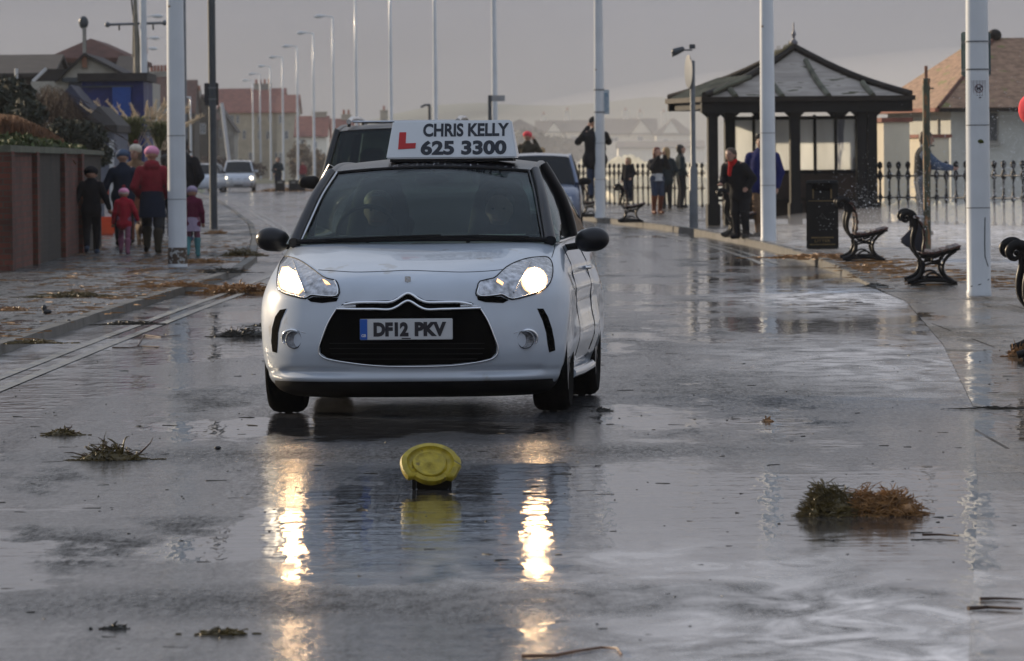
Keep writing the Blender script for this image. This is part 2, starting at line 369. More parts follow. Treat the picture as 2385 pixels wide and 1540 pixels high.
        rough = math_('ADD', rough, math_('MULTIPLY', fm, .35))
    L(col, b.inputs['Base Color']); L(rough, b.inputs['Roughness']); b.inputs['IOR'].default_value = 1.36
    # relief: ripples on standing water, grain elsewhere
    rip = noise(1, (2.2, 5.0, 1), 4, .55, (1, 2, 0)); rip2 = noise(1, (9, 2.2, 1), 2, .5, (7, 1, 0))
    gr = noise(1, (55, 40, 1), 3, .6)
    b1_ = N(n, 'ShaderNodeBump'); b1_.inputs['Strength'].default_value = 1; b1_.inputs['Distance'].default_value = 1
    h = math_('MULTIPLY', rip, .0028*ripple); h = math_('ADD', h, math_('MULTIPLY', rip2, .0034*ripple)); g = math_('MULTIPLY', gr, .0030*grain)
    inv = math_('SUBTRACT', 1, P); h = math_('ADD', math_('MULTIPLY', h, mrange(P, 0, 1, .75, 1)), math_('MULTIPLY', g, inv))
    if hj is not None: h = math_('SUBTRACT', h, math_('MULTIPLY', math_('MULTIPLY', hj, inv), .004))
    L(h, b1_.inputs['Height']); L(b1_.outputs[0], b.inputs['Normal'])
    df = N(n, 'ShaderNodeBsdfDiffuse'); L(col, df.inputs[0]); mxs = N(n, 'ShaderNodeMixShader'); om = [q for q in n.nodes if q.type == 'OUTPUT_MATERIAL'][0]
    gr2 = mrange(noise(1, (34, 4.2, 1), 6, .9, (6, 2, 0)), .44, .60)
    fac = math_('MULTIPLY', math_('MULTIPLY', math_('SUBTRACT', 1, P), gr2), math_('ADD', .16, math_('MULTIPLY', math_('MAXIMUM', Dk, math_('MULTIPLY', trk, .6)), dull)))
    L(fac, mxs.inputs[0]); L(b.outputs[0], mxs.inputs[1]); L(df.outputs[0], mxs.inputs[2]); L(mxs.outputs[0], om.inputs[0])
    MATS[name] = m; return m
M_road = wet_mat('wet_asphalt', (.036, .037, .040), puddle=.553, dark=.555, dryr=[(-.5, 31.4, 1.7, 1.0, .95), (-.4, 20.8, 1.7, .8, .8), (-.9, 25.7, .6, .25, .6), (1.4, 40, 1.0, 5, .7), (.9, 52, 1.0, 8, .5)],
    regions=[(.75, 25.5, 1.5, 5.5, .22), (-1.9, 62, 1.1, 16, .10), (3.0, 62, 2.2, 16, .12), (-3.3, 48, .8, 14, .15), (-1.6, 21.5, 1.2, 4, .05), (-2.6, 30, 1.0, 5, .08), (-.2, 43, .8, 4, -.2), (-.5, 34.6, 1.15, 1.5, .22), (-.5, 31.4, 1.6, 1.0, -.25), (.1, 27.6, 1.3, .7, .16), (.0, 23.6, 1.2, .8, .12), (-.4, 20.8, 1.6, .8, -.2)],
    foam_sheen=[(3.35, 66, 1.1, 7, .95), (1.0, 18.5, .75, 3.6, .9), (.55, 22.5, 1.0, 2.0, .5), (2.6, 45, 1.1, 7, .6), (-3.5, 46, .7, 10, .35)])
M_pave = wet_mat('wet_flagstones', (.10, .10, .10), grit=1.5, dull=.7, joints=(.9, .6, .02), puddle=.60, dark=.44, grain=.6, regions=[(-4.8, 56, 1.2, 8, .15)])
M_prom = wet_mat('wet_promenade', (.085, .08, .072), grit=1.6, dull=.42, joints=(2.4, 2.4, .012), puddle=.62, dark=.47, grain=.8, base2=(.15, .125, .095), regions=[(3.6, 50, 1.5, 16, .1), (3.0, 28, 1.6, 14, .14), (2.1, 19.5, 1.6, 6, .2), (8, 112, 4, 16, .3)],
    foam_sheen=[(8.5, 110, 5, 22, 1.0), (6.5, 84, 2.2, 7, .6), (2.0, 20, 1.3, 6, .6)])
M_kerb = mat('kerb_stone', (.11, .105, .095), .5, spec=.2, var=.35, scale=3, bump=.2, spots=((.10, .09, .07), .58, 5))
M_line = mat('worn_line_paint', (.26, .24, .17), .22, var=.35, scale=5, spots=((.045, .045, .045), .45, 5))
M_earth = mat('dark_turf', (.045, .055, .03), .9, var=.4, scale=.5)
M_sea = mat('storm_sea', (.30, .31, .30), .25, var=.45, scale=.35, bump=.8, bscale=1.2, spots=((.85, .83, .78), .50, .6))
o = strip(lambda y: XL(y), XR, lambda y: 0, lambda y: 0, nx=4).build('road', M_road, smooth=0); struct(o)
o = strip(lambda y: itp(WY, y)-.6, lambda y: XL(y)-.14, lambda y: ZL, lambda y: ZL).build('pavement', M_pave, smooth=0); struct(o)
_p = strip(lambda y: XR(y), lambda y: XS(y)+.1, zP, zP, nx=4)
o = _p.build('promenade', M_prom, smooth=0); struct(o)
def kerb(fx, side, z, ys):
    mb = MB(); P = []
    y = ys[0]
    while y < ys[1]:
        L_ = .91 if y < 150 else 6
        x0, x1 = fx(y), fx(y+L_-.015); w = .125*side; zz = z(y); dz = random.uniform(-.004, .004)
        pts = [(x0, y), (x0+w, y), (x1+w, y+L_-.015), (x1, y+L_-.015)]
        vs = [(p[0], p[1], -.03) for p in pts]+[(p[0]+(.012*side if i in (0, 3) else 0), p[1], zz+.006+dz) for i, p in enumerate(pts)]
        mb.add(vs, [(3, 2, 1, 0), (4, 5, 6, 7), (0, 1, 5, 4), (1, 2, 6, 5), (2, 3, 7, 6), (3, 0, 4, 7)]); y += L_
    return mb
struct(kerb(XL, -1, lambda y: ZL, (20, 500)).build('kerb', M_kerb, smooth=0))
struct(kerb(XR, 1, zP, (70, 500)).build('kerb', M_kerb, smooth=0))

# worn double lines along both kerbs
def line(fx, off, w, ys, z=.005):
    rows = []; y = ys[0]
    while y <= ys[1]: rows.append([(fx(y)+off, y, z), (fx(y)+off+w, y, z)]); y += 1.5
    return MB().grid(rows)
ln = MB()
for off in (.42, .62):
    q = line(XL, off, .085, (36, 260)); ln.add(q.v, q.f)
for off in (-.5, -.7):
    q = line(XR, off, .085, (88, 260)); ln.add(q.v, q.f)
q = line(lambda y: (XL(y)+XR(y))/2-.4, 0, .1, (150, 158)); ln.add(q.v, q.f)
for k in range(8):
    q = line(lambda y: (XL(y)+XR(y))/2-.4, 0, .1, (166+k*14, 174+k*14)); ln.add(q.v, q.f)
struct(ln.build('road_marking', M_line, smooth=0))
# land and sea
yy = list(range(-5, 700, 15)); rows = [(-1500, -5), (-1500, 3500), (1600, 3500), (1600, 985), (120, 960), (30, 800)]
coast = [(XS(y), y) for y in reversed(yy)]
g = MB(); pts = [(-1500, -40), (-1500, 4500), (1800, 4500), (1800, 985), (160, 955), (20, 820), (-24, 700)]+coast+[(14, -40)]
g.add([(p[0], p[1], -.03) for p in pts], [tuple(range(len(pts)))])
struct(g.build('ground', M_earth, smooth=0))
sw = MB(); rows = [[(XS(y)+.1, y, zP(y)), (XS(y)+.45, y, zP(y)), (XS(y)+.5, y, -1.6)] for y in yy if y > 0]
struct(sw.grid(rows).build('sea_wall', mat('sea_wall_concrete', (.2, .19, .17), .6, var=.3), smooth=0))
sea = MB(); rows = []
ysea = [-20, 40, 80, 110]+[120+i*3.5 for i in range(60)]+[335+i*16 for i in range(41)]
rng = random.Random(3)
for y in ysea:
    r_ = []
    x0 = XS(min(y, 700))-1.0
    for i in range(70):
        x = x0+.6*i*(1+i*.06)*(1+max(0, y-300)/400)
        if y > 690: x = x0-4+i*6
        zz = -.95+.22*math.sin(y*.31+.25*x)+.16*math.sin(y*.11-x*.4+1)+.15*math.sin(x*.9+y*.7)+rng.uniform(-.05, .05)
        r_.append((x, y, zz))
    rows.append(r_)
sea.grid(rows); struct(sea.build('sea', M_sea, smooth=180))
# far hills across the water
hl = MB(); rows = []
for j in range(7):
    r_ = []
    for i in range(61):
        x = -560+i*1260/60; ph = i*.21
        h_ = (22+5*math.sin(ph)+4*math.sin(ph*2.3+1)+2.5*math.sin(ph*5.1)+ (6 if i > 12 else -10+i*1.2))*math.sin(min(1, j/5)*math.pi/2)
        r_.append((x, 2700+j*110, -1+h_*(1+.03*j)))
    rows.append(r_)
hl.grid(rows); struct(hl.build('hills', mat('far_hillside', (.08, .09, .07), .95, var=.4, scale=.01), smooth=180))
# ============================================================ CARS
M_white = mat('white_car_paint', (.46, .515, .59), .28, var=.04, coat=.9, spec=.5, spots=((.36, .37, .38), .64, 5))
M_blackp = mat('gloss_black_paint', (.008, .008, .011), .30, var=.1, spec=.3, coat=.12)
M_blackm = mat('matt_black_plastic', (.008, .008, .009), .6, var=.3, spec=.2)
M_void = mat('unlit_grille_black', (.003, .003, .003), .9, var=.3, spec=.02)
M_chrome = mat('bright_chrome', (.75, .77, .8), .12, metal=1, var=.03)
M_tyre = mat('tyre_rubber', (.006, .006, .006), .8, var=.3, scale=30, bump=.3, spec=.04)
M_rim = mat('dark_alloy', (.16, .16, .17), .3, metal=.9, var=.15)
M_silver = mat('silver_trim', (.5, .51, .53), .25, metal=.8, var=.1)
M_glass = glass_mat('car_glass', (.58, .64, .60), .9)
M_gdark = glass_mat('tinted_car_glass', (.12, .16, .15), .8)
M_seat = mat('dark_seat_fabric', (.02, .022, .025), .9)
M_lamp = mat('lit_headlamp', (1, .93, .8), .3, em=26, emcol=(1, .64, .33)); M_lampw = mat('warm_reflector', (1, .7, .4), .3, em=1.3, emcol=(1, .58, .28))
_n = M_lamp.node_tree; _v = _n.nodes.new('ShaderNodeTexVoronoi'); _v.inputs['Scale'].default_value = 42; _c = _n.nodes.new('ShaderNodeTexCoord'); _n.links.new(_c.outputs['Object'], _v.inputs[0]); _r = _n.nodes.new('ShaderNodeMapRange'); _r.inputs[1].default_value = .20; _r.inputs[2].default_value = .55; _r.inputs[3].default_value = 60; _r.inputs[4].default_value = 42; _n.links.new(_v.outputs['Distance'], _r.inputs[0]); _n.links.new(_r.outputs[0], _n.nodes['Principled BSDF'].inputs['Emission Strength'])
M_lampoff = mat('clear_headlamp_plastic', (.42, .43, .46), .12, var=.6, scale=28, metal=.55, bump=.5, bscale=40, coat=1)
M_amber = mat('amber_lamp', (.9, .45, .15), .3, em=3, emcol=(1, .5, .2))
def body_rows(ctrl, sub=6): return cat_rom(ctrl, sub)
def outline(r_, nf=26, ns=24, nr=14):
    z, yc, w, n, Ld, yr = r_[:6]; P = []
    for i in range(nf):
        t = (i/(nf-1)); x = w*math.sin(t*math.pi/2)**.9; u = min(1, (x/w))
        P.append((x, yc+Ld*(1-max(0, 1-u**n)**.5)))
    y0 = P[-1][1]; Lr = .38; y1 = yr-Lr
    for i in range(1, ns):
        t = i/ns; P.append((w*(1+.0*t), y0+(y1-y0)*t))
    for i in range(nr):
        t = i/(nr-1); a = t*math.pi/2; P.append((w*math.cos(a)**.55 if i < nr-1 else 0, y1+Lr*math.sin(a)**.8))
    return P
def body_mesh(ctrl, sub=6, side=None):
    rows = []
    for r_ in body_rows(ctrl, sub):
        P = outline(r_); z = r_[0]
        full = [(x, y, z) for x, y in P]+[(-x, y, z) for x, y in reversed(P[1:-1])]
        if side: full = [side(*p) for p in full]
        rows.append(full)
    mb = MB(); mb.grid(rows, close=True); n = len(rows[0])
    mb.f.append(tuple(range(n-1, -1, -1))); k = (len(rows)-1)*n; mb.f.append(tuple(range(k, k+n))); return mb
def arches(obj, axles, xw, r_, zc):
    """cuts the wheel openings"""
    mb = MB()
    for ya in axles:
        for s_ in (-1, 1):
            M = Matrix.Translation((s_*xw, ya, zc)) @ Matrix.Rotation(R(90), 4, 'Y'); mb.lathe([(r_, -.2), (r_, .2)], 40, M=M)
    c = mb.build('cut', M_blackm); md = obj.modifiers.new('b', 'BOOLEAN'); md.operation = 'DIFFERENCE'; md.object = c; md.solver = 'EXACT'
    dg = bpy.context.evaluated_depsgraph_get(); me = bpy.data.meshes.new_from_object(obj.evaluated_get(dg)); obj.modifiers.clear(); obj.data = me
    bpy.data.objects.remove(c)
    me.polygons.foreach_set('use_smooth', [True]*len(me.polygons)); me.set_sharp_from_angle(angle=R(38))
def wheel(parent, x, y, z, r_, w, s_, spokes=5, rimr=.66, simple=False):
    M = Matrix.Translation((x, y, z)) @ Matrix.Rotation(R(90)*s_, 4, 'Y')
    e = empty('wheel', (x, y, z)); e.parent = parent
    M = Matrix.Rotation(R(90)*s_, 4, 'Y'); h = w/2; q = r_*rimr
    t = MB().lathe([(q, -h*.8), (r_*.9, -h), (r_*.97, -h*.8), (r_, -h*.5), (r_*.993, -h*.32), (r_*.993, -h*.26), (r_, -h*.2), (r_, h*.2), (r_*.993, h*.26), (r_*.993, h*.32), (r_, h*.5), (r_*.97, h*.8), (r_*.9, h), (q, h*.8), (q*.97, h*.4), (q*.97, -h*.6)], 48, M=M, cap=False)
    t.build('tyre', M_tyre, e, 30)
    b = MB().lathe([(q, h*.78), (q*.93, h*.72), (q*.9, h*.2), (q*.86, h*.1), (q*.2, h*.1)], 40, M=M, cap=False)
    for k in range(spokes):
        a = 2*math.pi*k/spokes
        for da in (-.16, .16):
            b.tube([(.02*math.cos(a), .02*math.sin(a), h*.62), (q*.93*math.cos(a+da), q*.93*math.sin(a+da), h*.66)], [.03, .022], 6, M=M)
    b.lathe([(.06, h*.3), (.06, h*.7), (.03, h*.75)], 16, M=M)
    b.build('rim', M_rim, e, 30)
    MB().lathe([(.14, h*.05), (.14, h*.2)], 20, M=M).build('brake_disc', M_silver, e, 30)
    return e
def rail_strip(line, bz, u=13, x=1, by=0):
    """skin between a line and its mirror image, crowned by bz (per point)"""
    rows = []
    for i, p in enumerate(line):
        bb = bz[i] if isinstance(bz, list) else bz; r_ = []
        b2 = by[i] if isinstance(by, list) else by
        for k in range(u):
            t = -1+2*k/(u-1); r_.append((p[0]*t, p[1]-b2*(1-t*t), p[2]+bb*(1-t*t)))
        rows.append(r_)
    return MB().grid(rows)
def thick(mb, d):
    """gives a sheet real thickness d along its normals (inwards)"""
    bm = bmesh.new(); bm.from_mesh(mb.mesh('t')); bmesh.ops.recalc_face_normals(bm, faces=bm.faces); bmesh.ops.solidify(bm, geom=list(bm.faces), thickness=d)
    o = MB(); bm.verts.index_update(); o.v = [v.co.copy() for v in bm.verts]; o.f = [tuple(v.index for v in f.verts) for f in bm.faces]; bm.free(); return o
def interp_line(L_, n):
    P = cat_rom(L_, 6); d = [0]
    for i in range(1, len(P)): d.append(d[-1]+float(np.linalg.norm(P[i]-P[i-1])))
    return [tuple(float(np.interp(d[-1]*k/(n-1), d, [p[j] for p in P])) for j in range(3)) for k in range(n)]
FONT = None
def text(body, size, m, parent, name='lettering', M=None, weight=0, ext=.001, sx=1, align='CENTER', space=1, fit=None):
    c = bpy.data.curves.new('t', 'FONT'); c.body = body; c.size = size; c.offset = weight; c.extrude = ext; c.align_x = align; c.align_y = 'CENTER'; c.space_character = space; c.resolution_u = 4
    t = bpy.data.objects.new('t', c); COL.objects.link(t); dg = bpy.context.evaluated_depsgraph_get(); dg.update()
    me = bpy.data.meshes.new_from_object(t.evaluated_get(dg)); bpy.data.objects.remove(t)
    if fit:
        xs = [v.co.x for v in me.vertices]; ys = [v.co.y for v in me.vertices]
        me.transform(Matrix.Translation((-(min(xs)+max(xs))/2, -(min(ys)+max(ys))/2, 0))); me.transform(Matrix.Diagonal((fit[0]/(max(xs)-min(xs)), fit[1]/(max(ys)-min(ys)), 1, 1)))
    else: me.transform(Matrix.Diagonal((sx, 1, 1, 1)))
    me.transform(Matrix.Rotation(R(90), 4, 'X'))       # upright, reads from -y
    if M is not None: me.transform(M)
    o = bpy.data.objects.new(name, me); COL.objects.link(o); me.materials.clear(); me.materials.append(m)
    if parent: o.parent = parent
    return o
# ------------------------------------------------------------ the white hatchback
YAW = R(-4.4); AX = 36.7
car = empty('hatchback_car', ((978-1192.5)*AX/FPX-.8*math.sin(-YAW), AX-.8*math.cos(YAW), 0), YAW, 'white three-door hatchback with black roof and lit headlights, nearest car in the road', 'car')
bpy.context.view_layer.update()
CI = (Matrix.Translation(car.location) @ Matrix.Rotation(YAW, 4, 'Z')).inverted()
def carp(px, py, Y): return CI @ at(px, py, Y)
#        z    yc    w    n    L    yr
ctrl = [(.150, .115, .775, 2.8, .50, 3.80), (.185, .045, .800, 2.7, .50, 3.86), (.215, .020, .815, 2.7, .50, 3.88), (.250, .030, .828, 2.6, .50, 3.90), (.285, .022, .842, 2.5, .50, 3.91), (.36, .0, .855, 2.4, .52, 3.94),
        (.44, .0, .860, 2.4, .53, 3.95), (.52, .010, .862, 2.4, .53, 3.95), (.60, .030, .862, 2.4, .53, 3.93), (.67, .052, .858, 2.5, .54, 3.90), (.725, .082, .850, 2.6, .56, 3.88), (.765, .125, .843, 2.8, .58, 3.86),
        (.80, .195, .835, 3.0, .60, 3.85), (.835, .31, .826, 3.3, .60, 3.84), (.872, .455, .815, 3.8, .58, 3.83), (.905, .61, .800, 4.4, .52, 3.82), (.938, .775, .785, 5.0, .44, 3.81), (.965, .93, .768, 5.0, .36, 3.80), (.980, 1.04, .755, 5, .32, 3.79)]
def side_fx(x, y, z):
    if y > .9 and abs(x) > .7:   # waist and rocker shaping along the doors
        t = min(1, (y-.9)/.5)*min(1, max(0, (3.4-y))/.4)
        d = -.028*math.exp(-((z-.42)/.10)**2)+.012*math.exp(-((z-.70)/.05)**2)-.01*math.exp(-((z-.82)/.04)**2)
        x += math.copysign(d*t, x)
    if y < .25 and .22 < z < .33 and abs(x) > .25:   # swoosh above the lip
        y += .02*math.exp(-((z-.255)/.02)**2)*min(1, (abs(x)-.25)/.2)
    for ya in (.8, 3.26):        # slightly flared arches
        d = math.hypot(y-ya, z-.31)
        if abs(x) > .7: x += math.copysign(.016*math.exp(-((d-.40)/.06)**2), x)
    return (x, y, z)
bmb = body_mesh(ctrl, 7, side_fx)
body = bmb.build('body', M_white, car, 60); arches(body, (.8, 3.26), .80, .352, .31)
bm_ = bmesh.new(); bm_.from_mesh(body.data); BV = BVHTree.FromBMesh(bm_)
EC = CI @ EYE
def hit(px, py):
    d = (CI.to_3x3() @ ray(px, py)).normalized(); h = BV.ray_cast(EC, d)
    return (h[0], h[1]) if h[0] is not None else (None, None)
def patch(name, out_, m, off=.004, step=7, depth=.02, parent=car, smooth=50, bowl=0):
    """a panel fitted to the body: outline given where the photo shows it, cast on to the body and given thickness"""
    pts = []; n = len(out_)
    for i in range(n):
        a = Vector(out_[i]); b = Vector(out_[(i+1) % n]); k = max(1, int((b-a).length/step))
        for j in range(k): pts.append(a+(b-a)*j/k)
    nb = len(pts); xs = [p.x for p in pts]; ys = [p.y for p in pts]
    inner = []
    def inside(x, y):
        c = False
        for i in range(nb):
            p, q = pts[i], pts[i-1]
            if (p.y > y) != (q.y > y) and x < (q.x-p.x)*(y-p.y)/(q.y-p.y)+p.x: c = not c
        return c
    y = min(ys)+step*.5
    while y < max(ys):
        x = min(xs)+step*.5
        while x < max(xs):
            if inside(x, y) and min((Vector((x, y))-p).length for p in pts) > step*.45: inner.append(Vector((x, y)))
            x += step
        y += step
    r_ = geometry.delaunay_2d_cdt(pts+inner, [(i, (i+1) % nb) for i in range(nb)], [], 1, 1e-4)
    V2, E, F = r_[0], r_[1], r_[2]; vs = []
    for v in V2:
        p, nn = hit(v.x, v.y)
        if p is None: p, nn = Vector((0, .3, .5)), Vector((0, -1, 0))
        vs.append(p+nn*off)
    mb = MB(); mb.v = vs; mb.f = [tuple(f) for f in F]
    t = thick(mb, depth)
    return t.build(name, m, parent, smooth)
def on_body(pts, off=.004):
    o = []
    for p in pts:
        q, nn = hit(*p)
        if q is not None: o.append(q+nn*off)
    return o
def dense(pts, sub=6): return [tuple(p) for p in cat_rom([(*p, 0) for p in pts], sub)]
def wire(name, pts, r_, m, parent=car, off=.003, sub=6, flat=None, closed=False):
    P = [(p[0], p[1]) for p in dense(pts+([pts[0]] if closed else []), sub)]
    q = on_body(P, off)
    if len(q) < 2: return None
    return MB().tube(q, r_, 8).build(name, m, parent, 60)
# lower lip and under-tray
cz = body_rows([(.100, .20, .745, 2.8, .50, 3.72), (.125, .10, .785, 2.7, .50, 3.80), (.150, .06, .80, 2.7, .50, 3.82), (.196, .035, .806, 2.7, .50, 3.862)], 3)
lip = body_mesh([(.105, .20, .70, 2.8, .50, 3.72), (.13, .10, .76, 2.7, .50, 3.80), (.165, .035, .795, 2.7, .50, 3.85), (.199, .012, .811, 2.7, .50, 3.868)], 3).build('lower_lip', M_blackm, car, 40)
arches(lip, (.8, 3.26), .80, .352, .31)
MB().box((0, 2.03, .52), (1.16, 3.2, .62)).build('underbody', M_void, car, 0)
for ya in (.8, 3.26):
    for s_ in (-1, 1):
        wheel(car, s_*.757, ya, .31, .31, .205, s_)
# grille
gr = [(806, 704), (870, 701), (912, 700), (935, 688), (951, 682), (967, 688), (990, 700), (1030, 701), (1096, 704), (1116, 716), (1132, 740), (1147, 775), (1156, 806), (1155, 822), (1143, 834), (1110, 842), (1050, 848), (990, 850), (905, 851), (850, 848), (800, 842), (762, 833), (747, 822), (746, 806), (757, 775), (771, 740), (787, 716)]
patch('grille', gr, M_void, .0035, 9, .02)
wire('grille_surround', [(783, 722), (765, 752), (751, 788), (744, 812), (747, 826), (765, 836), (810, 844), (860, 850), (910, 853), (990, 853), (1050, 851), (1100, 845), (1140, 837), (1156, 826), (1159, 810), (1151, 785), (1136, 748), (1119, 720)], .0045, M_chrome, off=.006)
sl = MB()
for py in (800, 812, 824, 836):
    q = on_body([(x, py) for x in range(768+max(0, (py-820)), 1136-max(0, (py-820)), 8)], .005); sl.tube(q, .0028, 6)
sl.build('grille_slats', M_blackm, car, 40)
wire('chrome_bar', [(803, 711), (830, 707), (870, 706), (906, 706), (924, 700), (940, 690), (951, 686), (962, 690), (978, 700), (996, 706), (1030, 706), (1070, 706), (1098, 711)], .0085, M_chrome, off=.014, sub=5)
wire('chrome_bar', [(786, 721), (830, 722), (870, 722), (906, 723), (924, 717), (940, 707), (951, 703), (962, 707), (978, 717), (996, 723), (1030, 722), (1070, 721), (1118, 719)], .0085, M_chrome, off=.016, sub=5)
for s_, px in ((-1, (790, 716)), (1, (1112, 714))):
    wire('grille_fin', [px, (px[0]-s_*22, px[1]-1), (px[0]-s_*40, 714)], .010, M_silver, off=.006)
b = MB(); q, nn = hit(950, 654)
for pz, pw in ((.018, .012), (-.018, .012)): pass
bd = MB(); bd.box((q.x, q.y-.006, q.z), (.034, .006, .050)); bo = bd.build('bonnet_badge', M_chrome, car, 0, bevel=.004)
bb2 = MB(); bb2.tube([(q.x-.008, q.y-.012, q.z+.018), (q.x+.008, q.y-.012, q.z+.008), (q.x-.007, q.y-.012, q.z-.004), (q.x+.009, q.y-.012, q.z-.018)], .0032, 6); o = bb2.build('badge_emblem', M_silver, bo, 40)
# number plate
p0, n0 = hit(946, 767); ppl = carp(946, 767, AX-.86); plate_y = -.012
pl = carp(946, 767, (car.matrix_world @ Vector((0, -.03, 0))).y if False else AX-.8-.03)
plc = Vector((pl.x, -.028, pl.z)); w_ = 217/FPX*35.87; h_ = 49/FPX*35.87
M_plate = mat('plate_white', (.56, .58, .60), .35, var=.04); M_pblue = mat('plate_blue', (.01, .09, .42), .3, var=.05); M_ink = mat('plate_black', (.012, .012, .02), .4)
plate = MB().box(plc, (w_, .010, h_)).build('number_plate', M_plate, car, 0, bevel=.003)
MB().box((plc.x-w_/2+.0215, plc.y-.0062, plc.z), (.041, .003, h_-.003)).build('blue_band', M_pblue, plate, 0)
text('DF12', .1010, M_ink, plate, 'lettering', Matrix.Translation((plc.x+(911-946.5)*.00239, plc.y-.0062, plc.z)), .0060, .001, fit=(.196, .080))
text('PKV', .1010, M_ink, plate, 'lettering', Matrix.Translation((plc.x+(1003.5-946.5)*.00239, plc.y-.0062, plc.z)), .0060, .001, fit=(.177, .080))
text('GB', .022, mat('plate_letter_white', (.7, .7, .7), .5), plate, 'country_letters', Matrix.Translation((plc.x-w_/2+.0215, plc.y-.0085, plc.z-.035)), .0005, .001, .9)
MB().box((plc.x, plc.y+.02, plc.z), (w_*.8, .04, .05)).build('plate_bracket', M_blackm, car, 0)
MB().box((plc.x, plc.y-.006, plc.z-.051), (.05, .002, .006)).build('maker_strip', M_ink, plate, 0)
# headlights
hlL = [(664, 598), (685, 602), (706, 612), (730, 629), (753, 646), (768, 651), (783, 655), (790, 672), (787, 691), (750, 691), (727, 689), (712, 696), (690, 692), (667, 686), (650, 676), (646, 658), (648, 634), (654, 612)]
hlR = [(1266, 599), (1240, 601), (1220, 605), (1198, 613), (1178, 624), (1162, 639), (1149, 649), (1118, 656), (1112, 669), (1108, 684), (1116, 692), (1150, 690), (1168, 688), (1191, 698), (1228, 690), (1262, 678), (1281, 658), (1287, 634), (1285, 613), (1277, 601)]
def scaled(o_, f):
    cx = sum(p[0] for p in o_)/len(o_); cy = sum(p[1] for p in o_)/len(o_); return [(cx+(p[0]-cx)*f, cy+(p[1]-cy)*f) for p in o_]
for side, H_, lit, div, sig, blk, emb in (
    ('left', hlL, [(658, 624), (672, 622), (690, 636), (699, 655), (708, 677), (697, 687), (672, 681), (654, 672), (650, 650)], [(684, 610), (693, 636), (703, 660), (713, 683)], [(752, 652), (764, 658), (770, 664), (758, 662)], [(716, 697), (730, 692), (788, 694), (784, 702), (750, 706), (724, 703)], 0),
    ('right', hlR, None, [(1236, 610), (1222, 636), (1207, 658), (1196, 682)], [(1158, 651), (1172, 660), (1170, 665), (1156, 657)], [(1111, 692), (1166, 691), (1185, 699), (1172, 706), (1130, 704), (1113, 699)], 1)):
    e = patch('headlight', H_, M_lampoff, .004, 6, .03)
    bz = wire('headlight_rim', H_, .0035, M_blackm, parent=e, off=.004, sub=2, closed=True)
    wire('chrome_edge', scaled(H_, .955)[len(H_)//2-3:len(H_)-1] if side == 'left' else scaled(H_, .955)[8:17], .0035, M_chrome, parent=e, off=.007, sub=3)
    if lit is None: lit = [(1244+30*math.cos(a)*(1 if math.cos(a) > 0 else 1.05), 655+31*math.sin(a)) for a in [k*math.pi/8 for k in range(16)]]
    patch('warm_reflector', lit, M_lampw, .0065, 6, .006, parent=e)
    rj = random.Random(3); core = scaled(lit, .86); core = [(x+rj.uniform(-2, 2), y+rj.uniform(-2, 2)) for i, (x, y) in enumerate(core)]
    patch('lit_reflector', core, M_lamp, .010, 6, .006, parent=e)
    wire('divider', div, .0042, M_silver, parent=e, off=.009, sub=4)
    patch('side_lamp', sig, M_amber, .007, 4, .006, parent=e)
    patch('headlight_recess', blk, M_void, .003, 6, .01, parent=e)
# slots and fog lamps
patch('corner_vent', [(667, 719), (652, 722), (641, 738), (634, 765), (632, 795), (635, 819), (645, 822), (647, 800), (648, 775), (654, 748), (662, 730)], M_void, .002, 5, .012)
patch('corner_vent', [(1251, 719), (1265, 719), (1276, 738), (1285, 765), (1291, 795), (1293, 816), (1279, 821), (1275, 800), (1272, 775), (1264, 748), (1256, 730)], M_void, .002, 5, .012)
for cx, s_ in ((686, -1), (1223, 1)):
    q, nn = hit(cx, 791); nn = (nn*.35+Vector((0, -1, 0))*.65).normalized(); Mx = Matrix.Translation(q+nn*.001) @ nn.to_track_quat('Z', 'Y').to_matrix().to_4x4()
    f = MB().lathe([(.052, -.02), (.052, .010), (.046, .016), (.045, .006), (.02, -.002), (.0, -.004)], 28, M=Mx, cap=False).build('fog_lamp', mat('fog_lamp_glass', (.16, .17, .19), .15, var=.7, scale=40, metal=.4, coat=1, bump=.4), car, 50)
    c = MB(); a0 = math.pi/2
    pts = [Mx @ Vector((0, 0, 0))]
    ring = on_body([(cx+s_*(22*math.cos(a)+4), 790-21*math.sin(a)) for a in [R(d_) for d_ in range(-30, 121, 10)]], .004)
    c.tube(ring, [.004+.009*math.sin(math.pi*k/(len(ring)-1)) for k in range(len(ring))], 8).build('chrome_crescent', M_chrome, f, 60)
    wire('fog_lamp_crease', [(cx+s_*-26, 776), (cx-s_*5, 770), (cx+s_*12, 768)], .002, M_silver, off=.0, parent=f)
# shut lines on the bonnet and washer jets
wire('bonnet_gap', [(742, 629), (775, 631), (830, 634), (900, 632), (950, 630), (1010, 632), (1075, 634), (1130, 632), (1172, 628)], .0022, M_blackm, off=.0005)
wire('wing_gap', [(1285, 600), (1290, 585), (1292, 570)], .0022, M_blackm, off=0)
for px in (856, 1090):
    q, nn = hit(px, 565); MB().ball(q+nn*.004, (.012, .012, .009), 10, 6).build('washer_jet', M_blackm, car, 60)
